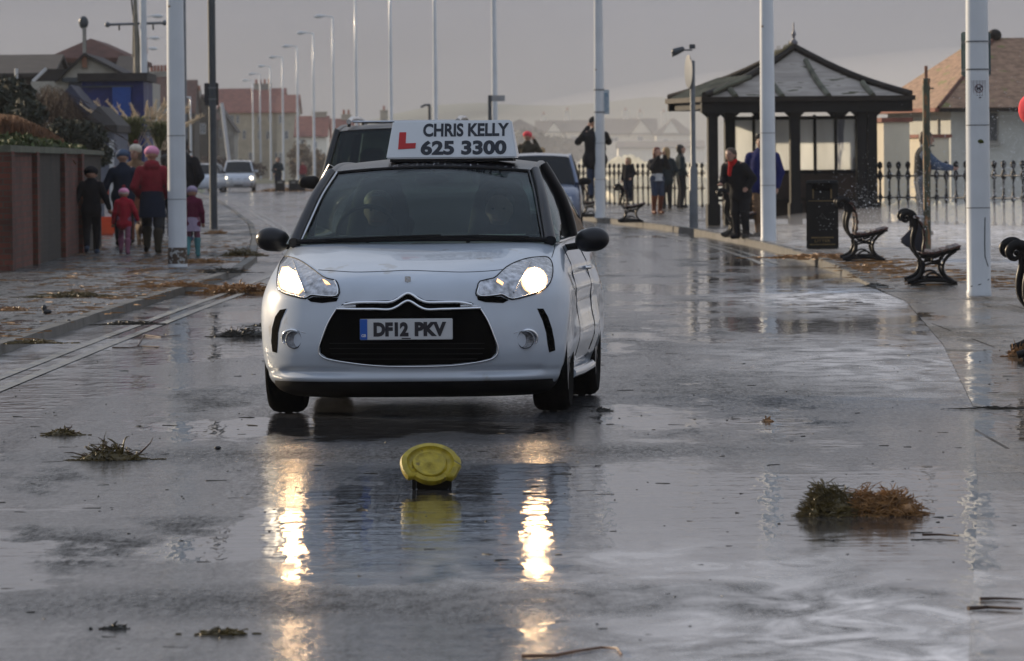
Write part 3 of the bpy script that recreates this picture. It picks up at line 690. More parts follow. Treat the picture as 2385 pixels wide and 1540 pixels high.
# greenhouse
A_ = [(.735, .99, .965), (.70, 1.18, 1.085), (.655, 1.44, 1.235), (.60, 1.74, 1.365)]
Rf = [(.60, 1.74, 1.365), (.59, 2.1, 1.405), (.575, 2.6, 1.415), (.55, 3.1, 1.395), (.53, 3.38, 1.36)]
Bk = [(.53, 3.38, 1.36), (.57, 3.55, 1.2), (.63, 3.70, 1.02), (.66, 3.76, .96)]
Al = interp_line(A_, 12); Rl = interp_line(Rf, 16); Bl = interp_line(Bk, 8)
def crown(n, a, b): return [a+(b-a)*k/(n-1) for k in range(n)]
ws = [(p[0]*.955, p[1]+.004, p[2]) for p in Al]
thick(rail_strip(ws, crown(12, .012, .030), by=crown(12, .10, .06)), .005).build('windscreen', M_glass, car, 60)
thick(rail_strip(Rl, crown(16, .030, .045)[:8]+crown(8, .042, .03), by=[.06*(1-k/15) for k in range(16)]), .03).build('roof', M_blackp, car, 60)
thick(rail_strip([(p[0]*.9, p[1], p[2]) for p in Bl], .02, by=-.05), .005).build('rear_window', M_glass, car, 60)
# black screen border top + cowl
wt = MB(); q = [(Al[-1][0]*.97*t, Al[-1][1]-.06*(1-t*t)+.0, Al[-1][2]+.030*(1-t*t)-.004) for t in [-1+k/10 for k in range(21)]]
wt.tube(q, .012, 8).build('screen_seal', M_blackm, car, 60)
q = [(.72*t, .99-.11*(1-t*t)-.005, .972+.012*(1-t*t)) for t in [-1+k/10 for k in range(21)]]
MB().tube(q, .016, 8).build('screen_cowl', M_blackm, car, 60)
for s_ in (-1, 1):
    P = [(p[0]*s_, p[1], p[2]) for p in Al]
    MB().tube(P, [.036-.008*k/11 for k in range(12)], 12).build('front_pillar', M_blackp, car, 60)
    P2 = [(s_*(p[0]-.037), p[1]-.020, p[2]+.004) for p in Al]
    MB().tube(P2, .006, 6).build('pillar_edge_strip', M_silver if s_ < 0 else M_blackp, car, 60)  # left strip silver: sky's gleam on the pillar edge put into its colour
    MB().tube([(p[0]*s_, p[1], p[2]-.012) for p in Rl], .024, 10).build('roof_rail', M_blackp, car, 60)
    MB().tube([(p[0]*s_, p[1], p[2]) for p in Bl], .05, 10).build('rear_pillar', M_blackp, car, 60)
    belt = [(.765+.012*math.sin(k/15*3.1), 1.02+(3.55-1.02)*k/15, .955+.045*k/15) for k in range(16)]
    top = interp_line(A_+Rf[1:], 16)
    rows = []
    for k in range(16):
        a, b = Vector(belt[k]), Vector((top[k][0]+.02, top[k][1], top[k][2])); r_ = []
        for j in range(7):
            t = j/6; p = a.lerp(b, t); p.x += .03*math.sin(math.pi*t); r_.append((p.x*s_, p.y, p.z))
        rows.append(r_)
    thick(MB().grid(rows), .005).build('side_window', M_glass, car, 60)
    rb = [rows[k][j] for k, j in ((0, 0),)]
    MB().tube([Vector(r_[0])+Vector((s_*.008, 0, 0)) for r_ in rows], .010, 8).build('window_trim', M_chrome if s_ > 0 else M_blackm, car, 60)
    kk = 7; MB().tube([Vector(p)+Vector((s_*.006, 0, 0)) for p in rows[kk]], .035, 8, flat=((0, 1, 0), .045)).build('door_pillar', M_blackp, car, 60)
    # mirror: a rounded shell on a foot
    mc = carp(635 if s_ < 0 else 1379, 558, AX+.62)
    prof = [('e', (mc.x, mc.y, mc.z), (.088, .075, .066)), ('e', (mc.x+s_*.022, mc.y+.01, mc.z+.004), (.072, .06, .060)), ('e', (mc.x-s_*.045, mc.y+.01, mc.z-.014), (.050, .06, .052))]
    mo = blob(prof, .008, .03).build('door_mirror', M_blackp, car, 180)
    MB().tube([(mc.x-s_*.05, mc.y, mc.z-.03), (s_*.79, mc.y+.02, mc.z-.045), (s_*.76, mc.y+.03, mc.z-.05)], [.022, .020, .03], 8).build('mirror_foot', M_blackm, mo, 60)
    # door details
    for ys_, nm in ((1.22, 'door_gap'), (2.52, 'door_gap')):
        q = []
        for zz in np.linspace(.30, .93, 14):
            h = BV.ray_cast(Vector((s_*2, ys_+.04*math.sin((zz-.3)*4), zz)), Vector((-s_, 0, 0)))
            if h[0]: q.append(h[0]+h[1]*.0005)
        MB().tube(q, .003, 6).build(nm, M_blackm, car, 60)
    h = BV.ray_cast(Vector((s_*2, 2.38, .79)), Vector((-s_, 0, 0)))
    MB().tube([h[0]+Vector((s_*.004, -.08, 0)), h[0]+Vector((s_*.03, -.05, 0)), h[0]+Vector((s_*.03, .05, 0)), h[0]+Vector((s_*.004, .08, 0))], .011, 8).build('door_handle', M_chrome, car, 60)
    MB().tube([(s_*.835, 1.2, .20), (s_*.842, 2, .195), (s_*.842, 2.85, .20)], .03, 8).build('sill', M_white, car, 60)
rq = random.Random(8); dr = MB()
for _ in range(220):
    x = rq.uniform(-.56, .56); f = rq.random()**1.6; y = 1.70+f*.9+.0; z = 1.372+.034*min(1, f*1.6)+.033*(1-(x/.6)**2); r_ = rq.uniform(.002, .0045); dr.ball((x, y-.05*(1-(x/.6)**2), z), (r_, r_, r_*.6), 6, 4)
dr.build('roof_raindrops', mat('water_drop', (.5, .52, .55), .05, var=.05, coat=1), car, 60)
# interior
ci = MB(); ci.box((0, 2.3, .93), (1.36, 2.5, .10)).build('cabin_floor', M_seat, car, 0)
MB().box((0, 1.22, .985), (1.34, .34, .03)).build('dashboard', M_seat, car, 0, bevel=.01)
for x in (-.36, .36):
    sb = blob([('c', (x, 2.12, .95), (x, 2.2, 1.16), .2, .17, .3)], .02, .03).build('front_seat', M_seat, car, 180)
    blob([('c', (x-.07, 2.22, 1.27), (x+.07, 2.22, 1.27), .065, .065, .6)], .015, .03).build('headrest', M_seat, sb, 180)
for x in (-.4, .4): blob([('c', (x-.1, 3.1, 1.04), (x+.1, 3.1, 1.04), .07, .07, .6)], .02, .03).build('rear_headrest', M_seat, car, 180)
sw_ = MB(); sw_.tube([(-.36+.18*math.cos(a), 1.50-.05*math.sin(a), 1.0+.17*math.sin(a)) for a in [k*math.pi/16 for k in range(33)]], .014, 8, cap=False); sw_.build('steering_wheel', M_blackm, car, 60)
MB().ball((0, 1.66, 1.325), (.10, .03, .035), 14, 8).build('rear_view_mirror', M_blackm, car, 60)
MB().tube([(0, 1.70, 1.385), (0, 1.66, 1.33)], .012, 6).build('mirror_stem', M_blackm, car, 60)
for i, (px, w) in enumerate(((1152, .16), (1200, .13))):
    MB().box(((px-990)/405, 1.10, 1.002+.0*i), (w, .12, .006)).build('parking_paper', mat('pale_paper', (.55, .58, .55), .6), car, 0)
ws_ = MB(); ws_.tube([(-.55, .905, .985), (-.1, .86, 1.0), (.12, .87, 1.005)], .006, 6); ws_.tube([(.0, .86, .995), (.35, .88, 1.0), (.62, .93, .99)], .006, 6); ws_.build('wiper', M_blackm, car, 60)
bm_.free()
# ============================================================ PEOPLE
def cloth(name, c, v=.12, rough=.9): return mat('cloth_'+name, c, rough, var=v, scale=14, bump=.35, bscale=22, spec=.2)
C_black = cloth('black', (.012, .012, .015)); C_navy = cloth('navy', (.012, .018, .035)); C_red = cloth('dark_red', (.20, .018, .028)); C_red2 = cloth('red', (.30, .015, .03))
C_pink = cloth('pink', (.75, .32, .48)); C_plum = cloth('plum', (.10, .012, .035)); C_cream = cloth('cream', (.55, .50, .42)); C_blue = cloth('puffer_blue', (.010, .015, .095)); C_jean = cloth('denim', (.035, .05, .09))
C_char = cloth('charcoal', (.03, .032, .035)); C_tan = cloth('tan', (.16, .10, .06)); C_teal = cloth('teal', (.07, .20, .22)); C_lilac = cloth('lilac', (.32, .26, .36)); C_brown = cloth('brown_leather', (.14, .04, .02), rough=.5)
C_hivis = cloth('hi_vis', (.45, .75, .05)); C_grey = cloth('grey', (.12, .13, .15)); C_slate = cloth('slate_blue', (.07, .10, .16)); C_scarf = cloth('scarlet', (.5, .02, .02)); C_coral = cloth('coral', (.75, .08, .10)); C_greenb = cloth('petrol', (.010, .020, .026)); C_white = cloth('off_white', (.5, .52, .55))
C_mauve = cloth('mauve', (.22, .09, .14)); C_olive = cloth('olive', (.035, .03, .02))
SKIN = mat('skin', (.42, .24, .17), .55, var=.08, scale=10); SKIND = mat('skin_shaded', (.32, .18, .13), .55, var=.08, scale=10)
H_dark = mat('dark_hair', (.02, .014, .01), .6, var=.5, scale=60, stretch=(1, 1, .2)); H_blond = mat('blonde_hair', (.30, .20, .09), .6, var=.4, scale=60, stretch=(1, 1, .2)); H_auburn = mat('auburn_hair', (.14, .035, .015), .6, var=.4, scale=60, stretch=(1, 1, .2)); H_brown = mat('brown_hair', (.06, .035, .02), .6, var=.4, scale=60, stretch=(1, 1, .2)); H_grey = mat('grey_hair', (.22, .20, .18), .6, var=.3, scale=60)
EYE_M = mat('eye', (.02, .015, .012), .2); LIP = mat('lips', (.30, .10, .09), .5); M_phone = mat('phone_black', (.01, .01, .012), .2)
ARMS = {  # elbow, wrist for the right arm (x>0), units of height; y forward
 'down': ((.135, -.01, .63), (.15, .03, .485)), 'out': ((.165, -.01, .64), (.205, .02, .515)), 'pocket': ((.150, -.03, .63), (.115, .055, .535)),
 'face': ((.145, .10, .70), (.05, .155, .885)), 'phone': ((.14, .10, .69), (.045, .16, .87)), 'fwd': ((.13, .06, .65), (.11, .20, .64)), 'rail': ((.12, .12, .68), (.10, .26, .66)), 'holdkid': ((.14, 0, .63), (.17, .05, .47)),
 'high': ((.19, .06, .86), (.08, .12, .95)), 'wheel': ((.12, .10, .66), (.08, .22, .69)), 'fold': ((.135, .05, .65), (.0, .13, .66)), 'back': ((.13, -.06, .64), (.13, -.09, .50))}
def person(label, loc, h, face, arms=('down', 'down'), stride=0.0, lean=0.0, coat=None, hem=.46, trousers=C_black, legs=None, shoes=C_black, boots=0, hat=None, hatstyle='beanie', pom=None, brim=None, hair=None, hairlen=.04, scarf=None, skirt=None, hood=False, kid=False, turn=0, nod=0, group=None, cut=0, skin=SKIN, puffer=False, vest=None, wide=1.0, bag=None, splay=.0, hres=1.0, knees=0):
    """face: heading in degrees, 0 = looking away from the camera (+y), 90 = towards -x. Joints in units of height."""
    root = empty('person', loc, R(face), label, 'person', group)
    wd = wide; wide = 1+(wide-1)*.55; tw = wide
    hs = 1.30 if kid else 1.12                    # heads of children are larger
    hz = .930 if not kid else .902
    def LN(p):                                   # leaning bends the body above the hips forwards
        z = p[2]
        if z > .53 and lean:
            d = z-.53; a = lean; return (p[0], p[1]*math.cos(a)+d*math.sin(a), .53+d*math.cos(a)-p[1]*math.sin(a)*.5)
        return p
    U = lambda p: tuple(h*c for c in LN(p))
    sw = .103*wide; P = []
    def cc(a, b, ra, rb, fy=1): return ('c', U(a), U(b), ra*h, rb*h, fy)
    hipx = .052
    st = stride
    ft = {1: (hipx+splay, st*.13, .0), -1: (-hipx-splay, -st*.13, .0)}
    kn = {s_: ((ft[s_][0]+s_*hipx)/2+s_*.004, ft[s_][1]*.62+.02+(.05 if s_ < 0 and st else 0)+knees, .285) for s_ in (1, -1)}
    an = {1: (ft[1][0], ft[1][1]-.012, .048), -1: (ft[-1][0], ft[-1][1]-.02-(.05 if st else 0), .048+(.055*min(1, abs(st)*1.2) if st else 0))}
    leg = {}
    for s_ in (1, -1):
        leg[s_] = [(s_*hipx, 0, .52), kn[s_], an[s_]]
        P += [cc(leg[s_][0], leg[s_][1], .055, .036), cc(leg[s_][1], leg[s_][2], .035, .021)]
        lift = an[s_][2]-.048
        P += [cc((an[s_][0], an[s_][1]-.008, .028+lift), (an[s_][0]+s_*.012, an[s_][1]+.075, .018+lift*.25), .022, .018)]
    P += [cc((-.035, 0, .55), (.035, 0, .55), .065, .065, .8), cc((0, 0, .60), (0, -.005, .74), .072*tw, .088*tw, .68), cc((-sw*.72, -.005, .79), (sw*.72, -.005, .79), .045, .045, .9)]
    P += [cc((0, -.005, .80), (0, .008, hz-.05), .034, .030)]
    arm = {}
    for s_, nm in ((1, arms[1]), (-1, arms[0])):
        e, w = ARMS[nm]; sh = (s_*sw*.96, -.005, .780)
        e = (s_*e[0]*wide, e[1], e[2]); w = (s_*w[0] if nm != 'fold' else s_*w[0]+s_*-.02, w[1], w[2]+(.012*s_ if nm == 'fold' else 0)); arm[s_] = (sh, e, w)
        P += [cc(sh, e, .034, .026), cc(e, w, .026, .017)]
        # hand: palm, four curled fingers and a thumb
        d = (Vector(w)-Vector(e)).normalized(); pc = Vector(w)+d*.03; sd_ = d.cross(Vector((0, 0, 1)) if abs(d.z) < .7 else Vector((0, 1, 0))).normalized(); up_ = sd_.cross(d)
        curl = up_*(.5 if up_.y > 0 else -.5) if nm in ('down', 'out', 'holdkid', 'back') else up_*.4
        P.append(cc(w, tuple(pc), .015, .019, .8))
        for k, ln_ in enumerate((.038, .044, .042, .033)):
            b0 = pc+d*.008+sd_*(k-1.5)*.0095; b1_ = b0+d*ln_*.5+curl*.012; b2_ = b1_+d*ln_*.35+curl*.03
            P += [cc(tuple(b0), tuple(b1_), .0065, .006), cc(tuple(b1_), tuple(b2_), .006, .005)]
        th = pc-d*.008+sd_*(-.016*s_); P.append(cc(tuple(th), tuple(th+d*.022-sd_*s_*.012+curl*.02), .0075, .006))
    hr = .062*hs
    # head with brow, nose, chin and ears, turned and nodded
    Hc = Vector((0, .012, hz)); Rm = Matrix.Rotation(R(turn), 3, 'Z') @ Matrix.Rotation(-nod, 3, 'X')
    def HP(x, y, z): v = Rm @ Vector((x*hs, y*hs, z*hs)); return tuple(Hc+v)
    def he(x, y, z, rx, ry, rz): return ('e', U(HP(x, y, z)), (rx*hs*h, ry*hs*h, rz*hs*h))
    P += [he(0, -.004, .014, .047, .056, .052), he(0, .012, -.022, .036, .040, .042), he(0, .022, -.050, .020, .020, .014)]
    P += [cc(HP(0, .052, .006), HP(0, .064, -.014), .006*hs, .009*hs), cc(HP(.046, -.004, .006), HP(.050, -.010, -.014), .008*hs, .006*hs), cc(HP(-.046, -.004, .006), HP(-.050, -.010, -.014), .008*hs, .006*hs)]
    body = blob(P, .0085*h*hres, .012*h).build('body', skin, root, 180)
    for s_ in (1, -1):
        p = U(HP(s_*.020, .047, .002)); MB().ball(p, (.0075*h*hs, .005*h*hs, .0045*h*hs), 8, 6).build('eye', EYE_M, body, 180)
    a, b_, c_ = U(HP(-.014, .048, -.034)), U(HP(0, .053, -.036)), U(HP(.014, .048, -.034)); MB().tube([a, b_, c_], [.002*h*hs, .0045*h*hs, .002*h*hs], 6).build('mouth', LIP, body, 180)
    # trousers
    tb = boots if boots else .055
    Q = []
    for s_ in (1, -1):
        a, b_, c_ = leg[s_]; e = Vector(b_).lerp(Vector(c_), min(1, (.285-tb)/(.285-.048)))
        k1 = 1.0 if trousers not in (C_mauve,) else .85
        Q += [cc(a, b_, .066*k1, .047*k1), cc(b_, tuple(e), .046*k1, .036*k1)]
    Q += [cc((-.035, 0, .545), (.035, 0, .545), .072, .072, .85)]
    blob(Q, .011*h*hres, .02*h).build('trousers', trousers, root, 180)
    for s_ in (1, -1):
        a = an[s_]; lift = a[2]-.048; Q = [cc((a[0], a[1]-.012, .026+lift), (a[0]+s_*.012, a[1]+.085, .020+lift*.2), .028, .024), cc((a[0], a[1], .03+lift), (a[0], a[1], .06+lift), .028, .028)]
        if boots: e = Vector(leg[s_][1]).lerp(Vector(leg[s_][2]), (.285-boots)/(.285-.048)); Q += [cc(tuple(e), a, .050, .031)]
        blob(Q, .008*h*hres, .012*h).build('shoe' if not boots else 'boot', shoes, root, 180)
    # coat with sleeves
    if coat:
        Q = [cc((0, 0, max(hem+.07, .56)), (0, -.005, .73), .092*tw, .100*tw, .78), cc((-sw*.70, -.005, .772), (sw*.70, -.005, .772), .056, .056, .95), cc((-sw*.3, -.005, .805), (sw*.3, -.005, .805), .048, .048, .95), cc((0, 0, .83), (0, .0, .845), .05, .045)]
        if hem < .5: Q += [cc((-.03*tw, 0, hem+.055), (.03*tw, 0, hem+.055), .090*tw, .090*tw, .85), cc((-.02, 0, hem+.07), (.02, 0, .62), .092*tw, .090*tw, .8)]
        for s_ in (1, -1):
            sh, e, w = arm[s_]; w2 = Vector(e).lerp(Vector(w), .95); Q += [cc(sh, e, .048, .040), cc(e, tuple(w2), .040, .030)]
        if puffer:
            for kz in np.arange(hem+.05, .80, .045): Q.append(cc((-.05*tw, 0, kz), (.05*tw, 0, kz), .082*tw, .082*tw, .80))
        if hood: Q += [cc((-.03, -.055, .83), (.03, -.055, .83), .042, .042), cc((-.045, -.01, .85), (.045, -.01, .85), .025, .025)]
        blob(Q, .011*h*hres, .018*h).build('coat', coat, root, 180)
    if vest:
        Q = [cc((0, 0, .58), (0, -.005, .75), .102, .106, .80), cc((-sw*.6, -.005, .80), (sw*.6, -.005, .80), .058, .058, 1.0)]; blob(Q, .011*h*hres, .018*h).build('vest', vest, root, 180)
    if skirt:
        pr = [(.088*tw, .62), (.105*tw, .50), (.118*tw, skirt[1]), (.108*tw, skirt[1]+.004)]
        q = MB().lathe([(a*h, b_*h) for a, b_ in pr], 20, cap=True)
        for v in q.v: v.y *= .8
        q.build('skirt', skirt[0], root, 60)
    if scarf:
        Q = [cc((0, .0, hz-.085*hs), (0, .0, hz-.060*hs), .052, .048), cc((.02, .05, .80), (.035, .085, .72), .026, .024, .7)]; blob(Q, .009*h*hres, .012*h).build('scarf', scarf, root, 180)
    if hair:
        Q = [he(0, -.012, .026, .053, .058, .050), he(0, -.026, .0, .050, .044, .052)]
        if hairlen > .05:
            Q += [cc(HP(-.028, -.024, -.01), HP(-.036, -.014, -hairlen), .028*hs, .018*hs), cc(HP(.028, -.024, -.01), HP(.036, -.014, -hairlen), .028*hs, .018*hs), cc(HP(0, -.034, -.01), HP(0, -.040, -hairlen-.01), .034*hs, .026*hs)]
        blob(Q, .009*h*hres, .01*h).build('hair', hair, root, 180)
    if hat:
        if hatstyle == 'beanie': Q = [he(0, -.006, .036, .056, .062, .044), cc(HP(-.030, -.004, .026), HP(.030, -.004, .026), .034*hs, .034*hs, 1.05)]
        elif hatstyle == 'cap': Q = [he(0, -.006, .036, .053, .060, .036), he(0, .06, .026, .036, .036, .008)]
        o = blob(Q, .008*h*hres, .012*h).build('hat', hat, root, 180)
        if brim:
            MB().lathe([(.054*hs*h, -.012*hs*h), (.060*hs*h, -.010*hs*h), (.060*hs*h, .010*hs*h), (.054*hs*h, .012*hs*h)], 24, M=Matrix.Translation(Vector(U(HP(0, -.004, .020)))), cap=False).build('hat_band', brim, o, 60)
        if pom:
            c = U(HP(0, -.012, .092)); q = MB(); rr = random.Random(5)
            q.ball(c, .020*hs*h, 10, 8)
            for k in range(60):
                v = Vector((rr.gauss(0, 1), rr.gauss(0, 1), rr.gauss(0, 1))).normalized(); q.tube([Vector(c)+v*.015*hs*h, Vector(c)+v*.028*hs*h], [.003*h, .001*h], 4)
            q.build('pompom', pom, o, 0)
    return root, U, arm, HP
def gl(px, py, z): p = G(px, py, z); return (p.x, p.y, z)
GL = 'people walking along the left pavement'
def pv(px, py): return gl(px, py, ZL)
# left pavement, all seen from behind
person('boy in a black jacket and dark bobbled hat walking beside the brick wall', pv(214, 590), 1.36, 2, ('out', 'out'), .55, coat=C_black, hem=.45, trousers=C_black, hat=C_black, shoes=C_slate, kid=True, group=GL, hres=1)
person('small child in a bright red coat with a striped bobble hat and pink boots', pv(290, 592), 1.02, 0, ('holdkid', 'out'), -.7, coat=C_red2, hem=.40, trousers=C_mauve, hat=C_pink, brim=C_cream, pom=C_red, shoes=C_mauve, boots=.2, kid=True, group=GL)
person('woman in a long dark red coat with a pink woolly hat', pv(356, 590), 1.64, 2, ('pocket', 'pocket'), -.75, coat=C_red, hem=.50, trousers=C_char, skirt=(C_navy, .34), hat=C_pink, shoes=C_olive, boots=.2, hood=True, wide=1.22, group=GL)
person('small child in a plum coat, pale hat and blue wellington boots', pv(449, 598), 1.05, 2, ('down', 'down'), .25, coat=C_plum, hem=.40, trousers=C_mauve, skirt=(C_lilac, .36), hat=C_lilac, shoes=C_teal, boots=.24, kid=True, splay=.02, group=GL)
person('adult in a dark navy coat and grey-blue hat ahead of the red coated child', pv(288, 573), 1.62, 4, ('out', 'pocket'), .4, coat=C_navy, hem=.46, trousers=C_black, hat=C_slate, group=GL, wide=1.15)
person('tall adult in a black coat behind the nearest lamp post', pv(428, 560), 1.84, -3, ('pocket', 'pocket'), .5, coat=C_black, hem=.44, trousers=C_black, shoes=C_slate, hair=H_dark, group=GL, wide=1.3)
person('adult in black walking on the left side of the tall person by the lamp post', pv(387, 558), 1.55, 3, ('down', 'down'), -.4, coat=C_black, hem=.44, trousers=C_black, hair=H_dark, shoes=C_white, group=GL, wide=1.1)
person('woman in a cream hat with a large dark red bobble walking towards the camera', pv(319, 566), 1.72, 150, ('down', 'down'), .3, coat=C_tan, hem=.45, trousers=C_brown, hat=C_cream, pom=C_red, hair=H_brown, hairlen=.09, skin=SKIND, group=GL)
person('distant person in a yellow high-visibility jacket beside the white car', gl(467, 440, 0), 1.68, 160, ('down', 'pocket'), coat=C_hivis, trousers=C_navy, hat=C_char, wide=1.15, hres=1.5)
# around the cars
o = at(0, 0, 215)
person('person in a dark jacket standing on the far right kerb beside the lamp posts', gl(648, 446, .05), 1.8, 175, ('fold', 'pocket'), coat=C_greenb, trousers=C_navy, hair=H_brown, skin=SKIN, wide=1.1, hres=1.4)
person('distant person in a red top at the roadside right of the silver people carrier', gl(706, 432, .0), 1.7, 160, ('down', 'down'), coat=C_red, trousers=C_char, hair=H_dark, hres=1.8)
def prom(px, py): q = GP(px, py); return (q.x, q.y, q.z)
GR = 'people watching the waves from the promenade'
pa = at(1229, 400, 168); person('person in a dark coat and red hat holding up a pole above the blue car', (pa.x, 168, zP(168)+.36), 1.75, -20, ('face', 'face'), coat=C_olive, hem=.44, trousers=C_black, hat=C_coral, hatstyle='beanie', wide=1.2, group=GR)
pa = at(1262, 400, 172); person('blonde person behind the roof of the blue car', (pa.x, 172, zP(172)), 1.70, -10, ('down', 'down'), coat=C_black, hair=H_blond, hairlen=.06, group=GR)
# railings group
person('child with fair hair in a black coat standing on the middle bench', (lambda q: (q[0], q[1], q[2]+.33))(prom(1464, 500)), 1.10, 150, ('pocket', 'down'), coat=C_black, hem=.47, trousers=C_navy, hair=H_blond, hairlen=.08, kid=True, turn=-10, group=GR)
person('auburn-haired woman in blue jeans and tall brown boots holding a phone to her face', prom(1531, 498), 1.66, 205, ('face', 'phone'), coat=C_black, hem=.55, trousers=C_jean, shoes=C_brown, boots=.27, hair=H_auburn, hairlen=.10, skirt=(C_white, .50), group=GR)
person('blonde woman in a dark coat behind the auburn-haired woman', prom(1553, 486), 1.70, 20, ('down', 'pocket'), coat=C_greenb, hem=.40, trousers=C_black, hair=H_blond, hairlen=.11, group=GR)
person('dark-haired man in a petrol jacket standing in profile at the railings', prom(1586, 484), 1.78, -75, ('down', 'pocket'), coat=C_greenb, hem=.48, trousers=C_black, hair=H_dark, nod=-.2, wide=1.0, group=GR)
person('man in a black jacket standing on a bench taking a photograph', (lambda q: (q[0], q[1], q[2]+.46))(prom(1387, 508)), 1.90, 10, ('face', 'face'), coat=C_black, hem=.42, trousers=C_jean, hat=C_black, wide=1.6, group=GR)
# by the shelter
person('woman with short brown hair and a scarlet scarf bending over the bench by the shelter', prom(1726, 556), 1.62, 150, ('pocket', 'fwd'), lean=.55, skin=SKIND, coat=C_black, hem=.40, trousers=C_black, hair=H_brown, scarf=C_scarf, nod=-.5, wide=1.12, group=GR)
person('man in a bright blue padded jacket and black hat behind the white post', prom(1779, 552), 1.76, 160, ('down', 'down'), lean=.08, coat=C_blue, hem=.46, trousers=C_tan, hat=C_black, hood=True, nod=-.25, wide=1.55, skin=SKIND, group=GR)
person('man in grey with a dark body warmer leaning on the right-hand railings', prom(2148, 548), 1.78, -80, ('rail', 'rail'), lean=.1, coat=C_slate, hem=.52, trousers=C_grey, vest=C_char, hair=H_brown, group=GR, skin=SKIND)
pa = at(2590, 400, 30); person('person in a coral red jacket with one raised elbow at the right edge', (pa.x, 30, zP(30)), 1.9, 180, ('high', 'high'), coat=C_coral, hem=.5, trousers=C_navy, hair=H_dark)
# occupants of the white hatchback: seated
def seated(label, lx, wheel_, hat=None):
    p = car.matrix_world @ Vector((0, 0, 0))
    w = Matrix.Translation(car.location) @ Matrix.Rotation(YAW, 4, 'Z') @ Vector((lx, 1.98, .29)); H_ = 1.66
    root = empty('person', (w.x, w.y, w.z-.31), YAW+math.pi, label, 'person')
    h = H_; U = lambda p: tuple(c*h for c in p); P = []
    c = lambda a, b, ra, rb, fy=1: P.append(('c', U(a), U(b), ra*h, rb*h, fy))
    for s_ in (1, -1):
        c((s_*.05, -.05, .28), (s_*.07, .20, .32), .05, .038); c((s_*.07, .20, .32), (s_*.07, .34, .16), .036, .022); c((s_*.07, .33, .145), (s_*.075, .40, .14), .02, .016)
        c((s_*.10, -.08, .56), (s_*.13, .02, .44), .036, .026); c((s_*.13, .02, .44), (s_*(.09), .17, .50 if wheel_ else .38), .026, .017)
        for k in range(4): c((s_*(.07+.01*k), .185, .505 if wheel_ else .385), (s_*(.06+.01*k), .20, .485 if wheel_ else .37), .007, .006)
        c((s_*.07, .17, .50 if wheel_ else .38), (s_*.05, .185, .51 if wheel_ else .39), .008, .007)
    c((0, -.06, .30), (0, -.09, .50), .08, .09, .7); c((-.07, -.09, .56), (.07, -.09, .56), .045, .045); c((0, -.085, .58), (0, -.065, .65), .033, .03)
    e = lambda x, y, z, a, b, d: P.append(('e', U((x, y-.065, z)), (a*h, b*h, d*h)))
    e(0, 0, .712, .046, .055, .050); e(0, .016, .675, .036, .038, .040); e(0, .056, .69, .008, .010, .014); e(.046, 0, .69, .007, .01, .014); e(-.046, 0, .69, .007, .01, .014)
    b = blob(P, .016, .02).build('body', mat('face_behind_glass', (.24, .15, .12), .6, var=.1), root, 180)
    for s_ in (1, -1): MB().ball(U((s_*.019, -.016, .702)), (.011, .008, .007), 8, 6).build('eye', EYE_M, b, 180)
    MB().tube([U((-.014, -.010, .662)), U((.0, -.006, .660)), U((.014, -.010, .662))], .004, 6).build('mouth', LIP, b, 180)
    Q = [('c', U((0, -.078, .58)), U((0, -.07, .625)), .050*h, .046*h), ('c', U((0, -.06, .30)), U((0, -.09, .50)), .088*h, .098*h, .75), ('c', U((-.08, -.09, .56)), U((.08, -.09, .56)), .052*h, .052*h)]
    for s_ in (1, -1): Q += [('c', U((s_*.10, -.08, .56)), U((s_*.13, .02, .44)), .045*h, .036*h), ('c', U((s_*.13, .02, .44)), U((s_*.095, .15, .49 if wheel_ else .385)), .034*h, .026*h)]
    blob(Q, .018, .02).build('jumper', C_char if wheel_ else C_navy, root, 180)
    Q = [('e', U((0, -.080, .728)), (.052*h, .056*h, .046*h)), ('e', U((0, -.098, .70)), (.050*h, .042*h, .05*h))]; blob(Q, .013, .015).build('hair', H_grey if wheel_ else H_dark, root, 180)
    return root
seated('driver with both hands on the wheel of the white hatchback', -.36, True)
seated('front passenger in dark clothes in the white hatchback', .36, False)
